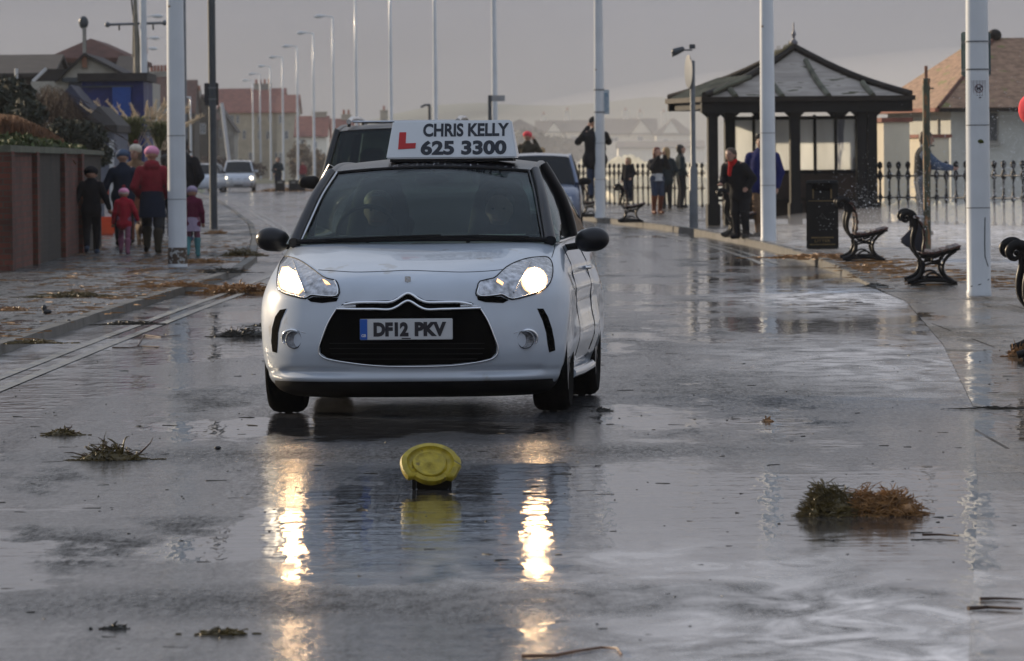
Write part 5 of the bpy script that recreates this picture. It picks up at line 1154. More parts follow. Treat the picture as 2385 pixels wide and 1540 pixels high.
for s2 in (-1, 1): MB().box((s2*bw*.28, -.238, bh*.80), (.02, .006, .14)).build('gold_bracket', M_gold, bn, 0)
text('LITTER', .055, M_gold, bn, 'lettering', Matrix.Translation((0, -.245, bh*.115)), .001, .001, 1.4)
mb = MB(); mb.box((0, -.244, bh*.165), (bw*.7, .004, .018)); mb.box((0, -.244, bh*.065), (bw*.8, .004, .015)); mb.build('gold_band', M_gold, bn, 0)
em_ = MB(); em_.tube([(-.04, -.243, bh*.46), (0, -.243, bh*.52), (.04, -.243, bh*.46), (0, -.243, bh*.44), (-.02, -.243, bh*.50)], .006, 6); em_.build('crest', mat('dim_crest', (.06, .06, .06), .5), bn, 60)
# railings
BAL = MB().lathe([(.045, 0), (.045, .05), (.028, .07), (.024, .30), (.026, .46), (.045, .50), (.048, .56), (.028, .60), (.022, .75), (.024, .88), (.050, .93), (.054, 1.0), (.036, 1.06), (.020, 1.09), (.022, 1.11), (.048, 1.15), (.056, 1.19), (.048, 1.235), (.018, 1.265), (.0, 1.27)], 10, cap=False)
def railing(label, a, b, n, z=.1, lo=0):
    L_ = (Vector(b)-Vector(a)).length; ang = math.atan2(b[1]-a[1], b[0]-a[0]); c = empty('railing', (a[0], a[1], z), ang, label, 'railing', 'cast-iron railings along the sea wall')
    first = None
    for k in range(n):
        x = L_*(k+.5)/n
        if first is None: first = BAL.build('baluster', M_iron, c, 50, loc=(x, 0, 0))
        else: o = first.copy(); COL.objects.link(o); o.parent = c; o.location = (x, 0, 0)
    for zz, r_ in ((.97, .020), (.53, .018)): MB().tube([(0, 0, zz), (L_, 0, zz)], r_, 8).build('rail', M_iron, c, 60)
    return c
pr0 = at(2040, 520, 133); pr1 = at(2262, 525, 127.5); pr2 = at(2440, 528, 123.5)
railing('wet black railing between the shelter and the right-hand lamp post', (pr0.x, 133), (pr1.x, 127.5), 10, .11)
railing('wet black railing right of the right-hand lamp post, blurred by spray', (pr1.x, 127.5), (pr2.x, 123.5), 8, .11)
pa, pb, pc_ = at(1642, 470, 186), at(1480, 470, 196), at(1335, 470, 211)
railing('black railing behind the two women and the man in profile', (pb.x, 196), (pa.x, 186), 13, .11)
railing('black railing behind the photographer and the child', (pc_.x, 211), (pb.x, 196), 14, .11)
# ============================================================ BUILDINGS
M_cream = mat('cream_render', (.42, .38, .30), .85, var=.15, scale=1.2); M_gcream = mat('grey_cream_render', (.30, .29, .26), .85, var=.2, scale=1.5); M_warm = mat('warm_white_render', (.62, .56, .44), .85, var=.12, scale=1.2, spots=((.35, .28, .2), .68, 2))
M_dkslate = mat('dark_slate_roof', (.035, .030, .028), .8, var=.35, scale=2, bump=.3); M_brroof = mat('brown_tile_roof', (.10, .045, .032), .85, var=.3, scale=3, bump=.4, stretch=(1, 1, 3)); M_pinkroof = mat('red_tile_roof', (.22, .085, .06), .85, var=.25, scale=2, bump=.3)
M_wood = mat('dark_weathered_wood', (.022, .017, .013), .6, var=.5, scale=3, bump=.4, spec=.25); M_shblack = mat('shelter_black_paint', (.007, .007, .007), .5, var=.4, scale=4, spec=.25)
M_board = mat('grey_roof_boards', (.36, .325, .29), .92, spec=.15, var=.25, scale=1.0, stretch=(1.5, 1.5, 14), bump=.5, spots=((.08, .08, .05), .62, 1)); M_moss = mat('mossy_rib', (.10, .10, .07), .8, var=.5, scale=4)
M_frost = mat('frosted_pane', (.42, .43, .43), .35, var=.15, scale=.8, stretch=(3, 3, .6), spots=((.22, .23, .26), .60, 1.2))
_m = MATS['frosted_pane']; _n = _m.node_tree; _b = _n.nodes['Principled BSDF']; _t = _n.nodes.new('ShaderNodeBsdfTranslucent'); _x = _n.nodes.new('ShaderNodeMixShader'); _x.inputs[0].default_value = .70
_l = _b.inputs['Base Color'].links[0].from_socket; _g = _n.nodes.new('ShaderNodeVectorMath'); _g.operation = 'SCALE'; _g.inputs['Scale'].default_value = 2.3; _n.links.new(_l, _g.inputs[0]); _n.links.new(_g.outputs[0], _t.inputs[0]); _n.links.new(_b.outputs[0], _x.inputs[1]); _n.links.new(_t.outputs[0], _x.inputs[2]); _n.links.new(_x.outputs[0], [q for q in _n.nodes if q.type == 'OUTPUT_MATERIAL'][0].inputs[0])
M_wframe = mat('white_window_frame', (.55, .56, .58), .5, var=.05); M_pane = mat('window_pane', (.10, .12, .14), .12, var=.3, scale=.7); M_brick = brick_mat('red_brick', (.17, .045, .028), (.09, .030, .020), (.075, .06, .045)); M_brickd = brick_mat('dark_brick', (.045, .032, .022), (.03, .024, .018), (.05, .045, .035))
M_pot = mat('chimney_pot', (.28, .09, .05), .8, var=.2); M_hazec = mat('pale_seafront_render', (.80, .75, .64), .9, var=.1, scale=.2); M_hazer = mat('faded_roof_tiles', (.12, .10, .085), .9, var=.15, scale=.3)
def house(name, label, px0, px1, eave, ridge, Y, depth, roof, wm, rm, wins=(), chims=(), rz=0, over=.3, gables=(), group=None, cat='house', door=None):
    s_ = S(Y); a = at(px0, eave, Y); w = (px1-px0)*s_; he = a.z; hr = at((px0+px1)/2, ridge, Y).z if ridge else he
    c = empty(name, (a.x, Y, 0), rz, label, cat, group)
    mb = MB().box((w/2, depth/2, he/2), (w, depth, he))
    if roof == 'front': mb.prism([(0, he), (w, he), (w/2, hr-.05)], .0, depth)
    if roof == 'side': mb.prismx([(0, he), (depth, he), (depth/2, hr-.05)], 0, w)
    mb.build('wall', wm, c, 0)
    r_ = MB(); o = over
    if roof == 'side':
        for sg in (0, 1):
            y0 = -o if sg == 0 else depth+o; k = (hr-he)/(depth/2)
            r_.prismx([(y0, he-o*k), (depth/2, hr), (depth/2, hr+.12), (y0, he-o*k+.12)], -o*.6, w+o*.6)
    elif roof == 'front':
        k = (hr-he)/(w/2)
        for sg in (-1, 1): r_.prism([(w/2+sg*(w/2+o), he-o*k), (w/2, hr), (w/2, hr+.12), (w/2+sg*(w/2+o), he-o*k+.12)], -o, depth+o)
    elif roof == 'hip':
        i = min(w, depth)/2*.98; vs = [(-o, -o, he), (w+o, -o, he), (w+o, depth+o, he), (-o, depth+o, he), (i, depth/2, hr), (w-i, depth/2, hr)]
        if w <= depth: vs[4:] = [(w/2, i, hr), (w/2, depth-i, hr)]; f = [(0, 1, 4), (1, 2, 5, 4), (2, 3, 5), (3, 0, 4, 5)]
        else: f = [(0, 1, 5, 4), (1, 2, 5), (2, 3, 4, 5), (3, 0, 4)]
        r_.add(vs, f+[(3, 2, 1, 0)]); r_.add([(v[0], v[1], he-.15) for v in vs[:4]]+vs[:4], [(3, 2, 1, 0), (0, 1, 5, 4), (1, 2, 6, 5), (2, 3, 7, 6), (3, 0, 4, 7)])
    elif roof == 'flat': r_.box((w/2, depth/2, he+.1), (w+.2, depth+.2, .2))
    ro = r_.build('roof', rm, c, 0)
    for g in gables:   # (px centre, apex py, half width px, foot py)
        ap = at(g[0], g[1], Y); gx = ap.x-a.x; hw = g[2]*s_; zf = at(g[0], g[3], Y).z
        q = MB().prism([(gx-hw, zf), (gx+hw, zf), (gx, ap.z)], -.25, .6).build('gable', wm, c, 0)
        rr = MB(); k = (ap.z-zf)/hw
        for sg in (-1, 1): rr.prism([(gx+sg*(hw+.2), zf-.2*k), (gx, ap.z), (gx, ap.z+.15), (gx+sg*(hw+.2), zf-.2*k+.15)], -.4, depth/2)
        rr.build('gable_roof', rm, c, 0)
    for q in wins:
        p0, p1 = at(q[0], q[1], Y), at(q[2], q[3], Y); x0, x1, z1, z0 = p0.x-a.x, p1.x-a.x, p0.z, p1.z; f = MB(); t = max(.05, (x1-x0)*.09)
        fx = [(x0, z0, x0+t, z1), (x1-t, z0, x1, z1), (x0+t, z0, x1-t, z0+t), (x0+t, z1-t, x1-t, z1), ((x0+x1)/2-t/2, z0+t, (x0+x1)/2+t/2, z1-t)]
        for b_ in fx: f.box(((b_[0]+b_[2])/2, -.05, (b_[1]+b_[3])/2), (b_[2]-b_[0], .1, b_[3]-b_[1]))
        fr = f.build('window', M_wframe, c, 0); MB().box(((x0+x1)/2, -.02, (z0+z1)/2), (x1-x0-t, .05, z1-z0-t)).build('pane', M_pane, fr, 0)
    for q in chims:    # (px, top py, width px, pots, foot py)
        p = at(q[0], q[1], Y); x = p.x-a.x; w_ = q[2]*s_; zb = at(q[0], q[4], Y).z
        ch = MB().box((x, depth/2, (zb+p.z)/2-.2), (w_, .8, p.z-zb+.4)).box((x, depth/2, p.z+.05), (w_*1.12, .95, .14)).build('chimney', q[5] if len(q) > 5 else wm, ro, 0)
        for k in range(q[3]):
            xx = x-w_/2+w_*(k+.5)/q[3]; MB().lathe([(.13, p.z+.1), (.11, p.z+.55), (.14, p.z+.6), (.12, p.z+.62)], 10).build('chimney_pot', M_pot, c, 50, loc=(xx, depth/2, 0)) 
    return c
# --- seaside shelter
Y0 = 130.6; s_ = S(Y0); a = at(1641, 228, Y0); sh = empty('seaside_shelter', (a.x, Y0, .11), R(8.7), 'dark timber seaside shelter with a hipped roof, finial and frosted glass screens', 'shelter')
w, d = 4.27, 4.1; he = a.z-.11; ha = at(1860, 114, Y0+2).z-.11
ap0, ap1 = (w*.525, d*.48, ha), (w*.47, d*.52, ha)
def lerp(a_, b_, t): return tuple(a_[i]+(b_[i]-a_[i])*t for i in range(3))
def rplane(A_, B_, T, name, m, n=7, sag=.10):
    rows = []
    for j in range(n):
        t = j/(n-1); dz = -sag*math.sin(math.pi*t); l, r_ = lerp(A_, T, t), lerp(B_, T, t); rows.append([(p[0], p[1], p[2]+dz) for p in [lerp(l, r_, k/6) for k in range(7)]])
    return thick(MB().grid(rows), .06).build(name, m, sh, 20)
c4 = [(0, 0, he), (w, 0, he), (w, d, he), (0, d, he)]
rplane(c4[0], c4[1], ap0, 'front_roof', M_board); rplane(c4[1], c4[2], ap0, 'right_roof', M_dkslate); rplane(c4[2], c4[3], ap0, 'back_roof', M_dkslate); rplane(c4[3], c4[0], ap0, 'left_roof', M_moss)
for i in range(4):
    P = [lerp(c4[i], ap0, k/8) for k in range(9)]; P = [(p[0], p[1], p[2]-.10*math.sin(math.pi*k/8)+.05) for k, p in enumerate(P)]; MB().tube(P, .075, 8).build('hip_ridge', M_wood, sh, 60)
for fx, top in ((.15, .27), (.375, .72), (.60, .80), (.815, .36)):
    P = []
    for k in range(7):
        t = top*k/6; l, r_ = lerp(c4[0], ap0, t), lerp(c4[1], ap0, t); xx = fx-.045*t
        f = (xx*w-l[0])/(r_[0]-l[0]); p = lerp(l, r_, f); P.append((p[0], p[1]-.03, p[2]-.10*math.sin(math.pi*t)+.02))
    MB().tube(P, [.062]*7, 6).build('roof_rib', M_moss, sh, 60)
for k in range(9):   # rolled tiles along the left eave
    y = .12+k*(d-.2)/9; MB().tube([(-.06, y, he-.02), (.5, y+.02, he+.24), (1.0, y+.04, he+.42)], .055, 6).build('roll_tile', M_moss, sh, 60)
bmw = MB(); bmw.box((w/2, .14, he-.16), (w+.10, .16, .30)); bmw.box((w/2, d-.16, he-.13), (w+.1, .14, .22)); bmw.box((.13, d/2, he-.13), (.14, d-.5, .2)); bmw.box((w-.13, d/2, he-.13), (.14, d-.5, .2)); bmw.build('eaves_beam', M_shblack, sh, 0)
gt = MB(); gt.box((w/2, -.03, he-.03), (w+.16, .09, .10)); gt.box((-.04, d/2, he-.03), (.09, d, .10)); gt.build('gutter', M_wood, sh, 0)
for x, y in ((.22, .35), (1.92, .35), (3.30, .35), (3.52, .35), (.86, 1.9), (1.92, d-.35), (3.52, d-.35)):
    pm = MB(); pm.box((x, y, (he-.2)/2), (.20, .20, he-.2)); pm.box((x, y, .22), (.26, .26, .44)); pm.box((x, y, he-.42), (.19, .19, .08)); pm.build('post', M_shblack, sh, 0, bevel=.01)
    for sx in (-1, 1): MB().prism([(x+sx*.065, he-.22), (x+sx*.065, he-.52), (x+sx*.11, he-.40), (x+sx*.26, he-.26), (x+sx*.30, he-.22)], y-.03, y+.03).build('bracket', M_shblack, sh, 0)
zs0, zs1 = at(1900, 400, Y0+1.9).z-.11, at(1900, 274, Y0+1.9).z-.11
fw = MB(); xs = [.96, 1.38, 1.80, 2.22, 2.66, 3.10, 3.54]
for x in xs: fw.box((x, 1.95, (zs0+zs1)/2), (.055, .06, zs1-zs0+.12))
for z in (zs0, zs1): fw.box((2.25, 1.95, z), (2.64, .07, .07))
fw.build('screen_frame', M_shblack, sh, 0)
for i in range(6): MB().box(((xs[i]+xs[i+1])/2, 1.955, (zs0+zs1)/2), (xs[i+1]-xs[i]-.05, .012, zs1-zs0-.05)).build('frosted_pane', M_frost, sh, 0)
pn_ = MB()
for k in range(8): pn_.box((2.15, 1.93, .16+k*(zs0-.2)/8), (2.86, .05, (zs0-.2)/8-.012))
pn_.box((2.15, 1.97, (zs0+.1)/2), (2.88, .02, zs0-.1)); pn_.build('plank_panel', mat('shelter_brown_planks', (.035, .018, .011), .6, var=.4, scale=3), sh, 0)
MB().box((1.95, 1.62, .5), (2.9, .4, .05)).build('shelter_seat', M_wood, sh, 0, bevel=.01)
MB().box((3.5, 2.9, .75), (.05, 1.9, 1.2)).build('side_panel', M_shblack, sh, 0)
MB().lathe([(.07, ha-.05), (.05, ha+.02), (.03, ha+.06), (.085, ha+.11), (.085, ha+.15), (.03, ha+.20), (.025, ha+.25), (.055, ha+.30), (.03, ha+.35), (.018, ha+.40), (.012, ha+.54), (.0, ha+.56)], 14, c=(ap0[0], ap0[1], 0)).build('finial', mat('lead_finial', (.16, .15, .17), .4, var=.2), sh, 60)
rr = random.Random(4); gm = MB()
for k in range(70):
    t = .02+rr.random()*.30; p = lerp(ap0, c4[0], t); gm.tube([(p[0], p[1], p[2]+.08), (p[0]+rr.uniform(-.06, .06), p[1], p[2]+.13+rr.random()*.10)], .008, 4)
gm.build('roof_moss', mat('dry_roof_moss', (.18, .16, .09), .9, var=.4), sh, 0)
# --- cottage on the right, beyond the railings
Yh = 150; a = at(2214, 246, Yh); th = R(13); hw_, hd_ = 5.6, 5.2; hc = empty('seafront_cottage', (a.x, Yh, 0), th, 'pale rendered cottage with a hipped tile roof behind the railings on the right', 'house'); he = a.z-.05; hr = at(2359, 88, Yh+2).z
MB().box((hw_/2, hd_/2, he/2), (hw_, hd_, he)).build('wall', mat('cottage_render', (.46, .47, .44), .85, var=.1, scale=2), hc, 0)
o = .42; vs = [(-o, -o, he), (hw_+o, -o, he), (hw_+o, hd_+o, he), (-o, hd_+o, he), (1.62, hd_*.33, hr), (1.62, hd_*.62, hr), (4.0, hd_*.33, hr)]
rf = MB(); rf.add(vs, [(0, 1, 6, 4), (3, 0, 4, 5), (2, 3, 5), (1, 2, 6), (2, 5, 4, 6)]); rf = thick(rf, .1).build('roof', mat('cottage_roof_tiles', (.30, .19, .125), .85, var=.35, scale=5, bump=.6, stretch=(1, 1, 3), spots=((.22, .20, .08), .62, 2)), hc, 0)
MB().tube([vs[5], vs[4]], .12, 8).build('ridge_tiles', M_pinkroof, rf, 60); MB().ball((1.62, hd_*.33, hr+.06), (.17, .17, .15), 12, 8).build('ridge_cap', M_wood, rf, 60); MB().tube([vs[4], vs[0]], .05, 6).build('hip_tiles', M_brroof, rf, 60)
gu = MB(); gu.box((-o-.02, hd_/2, he-.05), (.12, hd_+.8, .09)); gu.build('gutter', M_pinkroof, rf, 0); MB().box((hw_/2, -o-.02, he-.06), (hw_+.8, .1, .09)).build('fascia', M_wood, rf, 0)
MB().box((-.02, .9, he*.5), (.06, .06, he*.8)).build('downpipe', M_gcream, hc, 0)
p0, p1 = at(2299, 262, Yh), at(2324, 330, Yh); x0 = (p0.x-a.x)/math.cos(th); x1 = (p1.x-a.x)/math.cos(th)
wn = MB().box(((x0+x1)/2, -.03, (p0.z+p1.z)/2), (x1-x0+.06, .05, p0.z-p1.z+.06)).build('window', M_gcream, hc, 0); MB().box(((x0+x1)/2, -.06, (p0.z+p1.z)/2), (x1-x0-.04, .02, p0.z-p1.z-.05)).build('pane', mat('dark_pane', (.05, .055, .06), .3), wn, 0)
MB().box(((x0+x1)/2, -.07, p1.z-.05), (x1-x0+.2, .14, .06)).build('sill', M_gcream, hc, 0)
gw = empty('garden_wall', (at(2058, 300, 143).x, 143, 0), R(13), 'cream rendered wall with red coping beside the shelter', 'wall'); zt = at(2058, 285, 143).z
MB().box((.3, 1.6, zt/2), (.6, 3.2, zt)).build('wall_panel', M_warm, gw, 0); MB().box((.3, 1.6, zt+.05), (.72, 3.3, .10)).build('coping', M_pinkroof, gw, 0)
gw2 = empty('garden_wall', (at(2142, 300, 146).x, 146, 0), R(14), 'lower sunlit cream wall between the red-coped wall and the cottage', 'wall'); MB().box((.35, 1, .95), (.7, 2, 1.9)).build('wall_panel', M_warm, gw2, 0); MB().box((.35, 1, 1.94), (.8, 2.1, .08)).build('coping', M_pinkroof, gw2, 0)
# --- brick garden wall and pillar on the left
bw = empty('brick_wall', (0, 0, 0), 0, 'old red brick garden wall with a mossy coping along the left pavement', 'wall')
ys = [44, 60, 70, 79, 83, 92, 100, 105, 112, 118]; secs = [(83.4, 89, M_brick), (89, 96, M_brickd), (96, 101, M_brick), (101, 110, M_brickd)]
for y0, y1, m_ in secs:
    x0, x1 = itp(WY, y0), itp(WY, y1); zt = 1.62
    v = [(x0-.28, y0+.01, .05), (x0, y0+.01, .05), (x1, y1, .05), (x1-.28, y1, .05)]; MB().add(v+[(p[0], p[1], zt) for p in v], [(3, 2, 1, 0), (4, 5, 6, 7), (0, 1, 5, 4), (1, 2, 6, 5), (2, 3, 7, 6), (3, 0, 4, 7)]).build('brick_panel', m_, bw, 0)
    px_, pw = x0, .06; MB().box((x0-.10, y0+.25, .83), (.34, .46, 1.60)).build('brick_pier', M_brick, bw, 0)
    v = [(x0-.33, y0, zt), (x0+.06, y0, zt), (x1+.06, y1, zt), (x1-.33, y1, zt)]; MB().add(v+[(p[0], p[1], zt+.07+.02*math.sin(p[1])) for p in v], [(3, 2, 1, 0), (4, 5, 6, 7), (0, 1, 5, 4), (1, 2, 6, 5), (2, 3, 7, 6), (3, 0, 4, 7)]).build('coping', mat('mossy_coping', (.12, .125, .09), .85, var=.4, scale=4, bump=.6), bw, 0)
q = pv(8, 632); pl_o = empty('stone_pillar', (q[0]-.12, q[1], q[2]), 0, 'rough pebble-dashed gate pillar at the left edge of the picture', 'pillar'); MB().box((-.05, .2, .78), (.44, .4, 1.56)).build('pillar_shaft', mat('pebble_dash', (.16, .16, .17), .9, var=.6, scale=25, bump=1, bscale=40), pl_o, 0, bevel=.015); MB().box((-.05, .2, 1.60), (.52, .48, .08)).build('pillar_cap', MATS['mossy_coping'], pl_o, 0, bevel=.015)
rw = empty('low_wall', (at(268, 360, 175).x, 175, 0), 0, 'dark red wall with a white coping below the pampas grass', 'wall'); wl = 56*S(175)
zt = at(295, 358, 175).z; MB().box((wl/2, .2, zt/2), (wl, .3, zt)).build('wall_panel', mat('oxblood_paint', (.13, .025, .03), .7, var=.2), rw, 0); MB().box((wl/2, .2, zt+.10), (wl+.1, .42, .20)).build('coping', M_wframe, rw, 0)
# orange plastic barrier by the wall
q = pv(246, 548); br = empty('safety_barrier', q, R(8), 'orange and white plastic safety barrier behind the walking boy', 'barrier'); M_or = mat('orange_plastic', (.62, .07, .012), .45, var=.1); M_wh = mat('white_plastic', (.55, .55, .55), .5)
MB().box((0, 0, .12), (.32, .5, .24)).build('barrier_foot', M_or, br, 0, bevel=.03); MB().box((0, 0, .30), (.26, .3, .13)).build('barrier_foot_top', M_or, br, 0, bevel=.02); MB().box((.06, 0, .55), (.10, .04, .42)).build('white_band', M_wh, br, 0); MB().box((.0, 0, .88), (.14, .05, .28)).build('orange_band', M_or, br, 0); MB().tube([(.0, 0, .36), (.0, 0, 1.06)], .02, 8).build('barrier_post', M_wh, br, 60)
# --- left-hand houses
house('clubhouse', 'grey-cream gabled clubhouse carrying a short mast, behind the blue shed', 72, 330, 190, 128, 172, 9, 'none', mat('clubhouse_render', (.42, .40, .35), .85, var=.15), M_dkslate)
cl = bpy.data.objects['clubhouse']; s_ = S(172); X = lambda px: (px-72)*s_; Zp = lambda py: CAMH+(391-py)*s_
MB().prism([(X(136), Zp(190)), (X(303), Zp(186)), (X(198), Zp(131))], -.05, 3).build('gable', MATS['clubhouse_render'], cl, 0)
g = MB(); g.prism([(X(130), Zp(193)), (X(198), Zp(130)), (X(198), Zp(124)), (X(128), Zp(189))], -.25, 8); g.prism([(X(308), Zp(189)), (X(198), Zp(130)), (X(198), Zp(124)), (X(312), Zp(184))], -.25, 8); g.build('gable_roof', M_dkslate, cl, 0)
MB().prism([(X(72), Zp(191)), (X(104), Zp(160)), (X(215), Zp(160)), (X(140), Zp(190))], .5, 6).build('lean_roof', M_dkslate, cl, 0); MB().tube([(X(74), .4, Zp(189)), (X(106), .4, Zp(159))], .05, 6).build('barge_board', M_wframe, cl, 60)
MB().box((X(198), -.12, Zp(96)), (.09, .09, 64*s_)).build('roof_mast', M_gcream, cl, 0); MB().box((X(201.5), -.12, Zp(98)), (.03, .03, 60*s_)).build('mast_wire', M_postg, cl, 0); MB().box((X(198), -.12, Zp(144)), (.14, .10, 30*s_)).build('mast_foot', mat('rust', (.2, .1, .06)), cl, 0)
MB().ball((X(197), -.12, Zp(54)), (.13, .08, .18), 8, 6).build('anemometer', M_postg, cl, 60); MB().tube([(X(197), -.12, Zp(52)), (X(202), -.12, Zp(44))], .02, 6).build('vane', M_postg, cl, 60)
MB().box((X(186), -.06, Zp(186.5)), (X(242)-X(160), .2, .12)).build('shutter_hood', M_postg, cl, 0); MB().box((X(175), -.04, Zp(205)), (X(190)-X(160), .1, 32*s_)).build('roller_shutter', mat('dark_shutter', (.03, .035, .05), .6), cl, 0)
house('brown_house', 'large brown hipped roof rising behind the clubhouse', 112, 300, 136, 88, 215, 12, 'hip', M_brickd, M_brroof, over=.1, chims=())
house('long_roof_house', 'long low dark roof at the left edge behind the hedge', -30, 120, 178, 131, 205, 8, 'side', M_brickd, M_dkslate, over=.2)
house('dark_roof_house', 'dark ridge roof with a tall red chimney behind the signal mast', 268, 312, 200, 134, 210, 8, 'side', M_brickd, M_dkslate, over=.2, chims=[(319, 128, 8, 1, 178, M_brick)])
c = house('blue_shed', 'blue painted boat shed with a dark flat roof', 190, 334, 190, None, 158, 4, 'flat', mat('navy_paint', (.008, .016, .11), .6, var=.3), M_dkslate, cat='shed'); s_ = S(158); X = lambda px: (px-190)*s_; Zp = lambda py: CAMH+(391-py)*s_
MB().box((X(283), -.04, Zp(250)), (43*s_, .07, 92*s_)).build('blue_door', mat('bright_blue_paint', (.008, .055, .26), .5, var=.15), c, 0); MB().box((X(250), -.05, Zp(203)), (120*s_, .06, 3*s_)).build('door_rail', M_postg, c, 0); MB().box((X(266), -.06, Zp(183)), (136*s_, .15, 14*s_)).build('fascia', M_dkslate, c, 0)
c = house('slate_kiosk', 'small slate-roofed building in front of the blue shed', 190, 266, 292, 246, 140, 5, 'hip', mat('blue_grey_render', (.14, .15, .19), .8), M_dkslate, cat='small building', over=.06); MB().box((76*S(140)-.06, -.03, 1.2), (.10, .08, 1.6)).build('corner_board', M_wframe, c, 0)
house('navy_roof_hut', 'dark navy pyramid-roofed hut among the bare shrubs', 118, 206, 262, 197, 152, 4, 'hip', M_gcream, mat('navy_roof', (.012, .014, .035), .7, var=.3), cat='hut', over=.1)
house('red_gable_house', 'dark red brick gable at the left edge above the hedge', -60, 45, 285, 235, 128, 4, 'front', M_brickd, M_brroof, cat='house', over=.2)
house('terrace_house', 'brown terraced house with a row of red chimney pots right of the second left lamp', 343, 392, 246, 174, 525, 9, 'side', M_gcream, M_brroof, wins=[(351, 253, 371, 283), (381, 256, 392, 300)], chims=[(362, 168, 40, 5, 200, M_gcream)], over=.2)
house('terrace_house', 'dark roofed house directly behind the tall grey pole', 392, 452, 262, 188, 540, 9, 'side', M_brickd, M_brroof, wins=[(418, 285, 436, 306)], over=.2)
house('terrace_house', 'brick house with pale bay windows left of the dark grey sign post', 444, 500, 272, 222, 640, 9, 'front', M_brickd, M_brroof, wins=[(466, 288, 479, 312), (494, 290, 500, 310), (452, 325, 464, 352)], over=.2, chims=[(455, 213, 18, 2, 235, M_gcream)])
house('grey_house', 'small grey gabled house just right of the dark grey sign post', 478, 545, 300, 250, 650, 9, 'front', M_gcream, M_dkslate, wins=[(505, 300, 517, 322)], over=.3)
c = house('hotel', 'large cream building with a pink tiled roof and a tall pot-topped chimney', 508, 660, 262, 207, 725, 12, 'side', M_cream, M_pinkroof, over=.3,
  wins=[(536, 268, 545, 288), (550, 268, 558, 288), (512, 305, 522, 330), (529, 303, 539, 345), (548, 303, 556, 325), (565, 303, 573, 325), (600, 305, 608, 325), (620, 305, 630, 325), (600, 268, 608, 288), (625, 268, 633, 285), (640, 355, 652, 385), (520, 355, 530, 385), (580, 355, 590, 385)], chims=[(607, 196, 40, 4, 225, M_gcream)])
house('hotel_wing', 'gabled wing with a steep pink roof at the right end of the cream building', 645, 692, 262, 222, 715, 12, 'side', M_cream, M_pinkroof, over=.3, wins=[(650, 268, 658, 288), (662, 305, 672, 325), (650, 355, 660, 385)])
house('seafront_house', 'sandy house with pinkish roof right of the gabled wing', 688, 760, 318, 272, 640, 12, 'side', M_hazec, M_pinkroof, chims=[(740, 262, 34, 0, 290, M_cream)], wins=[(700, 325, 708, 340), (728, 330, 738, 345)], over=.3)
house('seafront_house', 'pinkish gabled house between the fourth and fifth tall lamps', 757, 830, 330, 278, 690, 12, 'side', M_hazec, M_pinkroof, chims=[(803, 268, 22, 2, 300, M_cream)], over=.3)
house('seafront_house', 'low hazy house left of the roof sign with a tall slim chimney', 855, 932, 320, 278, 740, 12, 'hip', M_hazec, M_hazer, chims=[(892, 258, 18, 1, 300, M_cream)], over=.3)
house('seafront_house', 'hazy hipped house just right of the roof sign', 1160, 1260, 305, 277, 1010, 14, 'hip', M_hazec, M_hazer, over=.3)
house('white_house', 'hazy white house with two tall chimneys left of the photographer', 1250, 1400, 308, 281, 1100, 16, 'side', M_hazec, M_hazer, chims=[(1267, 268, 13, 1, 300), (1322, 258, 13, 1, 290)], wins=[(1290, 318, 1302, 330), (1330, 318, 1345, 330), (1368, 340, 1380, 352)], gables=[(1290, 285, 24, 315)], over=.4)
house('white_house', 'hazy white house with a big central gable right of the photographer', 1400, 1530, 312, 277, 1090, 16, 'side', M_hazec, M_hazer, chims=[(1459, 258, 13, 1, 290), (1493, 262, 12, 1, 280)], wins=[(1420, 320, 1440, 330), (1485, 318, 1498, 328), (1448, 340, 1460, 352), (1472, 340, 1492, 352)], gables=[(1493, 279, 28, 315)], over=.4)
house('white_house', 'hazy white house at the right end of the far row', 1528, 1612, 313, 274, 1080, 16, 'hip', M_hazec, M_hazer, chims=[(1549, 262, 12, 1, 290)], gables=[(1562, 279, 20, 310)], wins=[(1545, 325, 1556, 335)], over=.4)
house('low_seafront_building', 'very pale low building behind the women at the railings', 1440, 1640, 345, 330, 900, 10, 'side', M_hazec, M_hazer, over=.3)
# --- signal mast with yard
q = at(305, 385, 160); sm = empty('signal_mast', (q.x+.16, 160, 0), 0, 'tall signal mast with a crossyard and stays on the left', 'mast'); s_ = S(160); Zp = lambda py: CAMH+(391-py)*s_; Xp = lambda px: (px-308)*s_
MB().tube([(Xp(314), 0, .0), (Xp(310), 0, Zp(100)), (Xp(308), 0, Zp(60)), (Xp(307), 0, Zp(-20))], [.09, .08, .06, .04], 10).build('pole', mat('pale_wood_mast', (.20, .19, .16), .7, var=.2), sm, 60)
MB().tube([(Xp(242), 0, Zp(59)), (Xp(376), 0, Zp(56))], .035, 8).build('yard', M_postm, sm, 60); MB().ball((Xp(242), 0, Zp(59)), .07, 8, 6).build('yard_end', M_postm, sm, 60); MB().ball((Xp(375), 0, Zp(56)), .07, 8, 6).build('yard_end', M_postm, sm, 60)
for a_, b_ in (((309, 102), (296, -20)), ((307, 60), (302, 170)), ((303, 40), (300, 135)), ((269, 62), (269, 72)), ((348, 60), (348, 72))): MB().tube([(Xp(a_[0]), 0, Zp(a_[1])), (Xp(b_[0]), .05, Zp(b_[1]))], .022, 6).build('stay', M_postg, sm, 60)
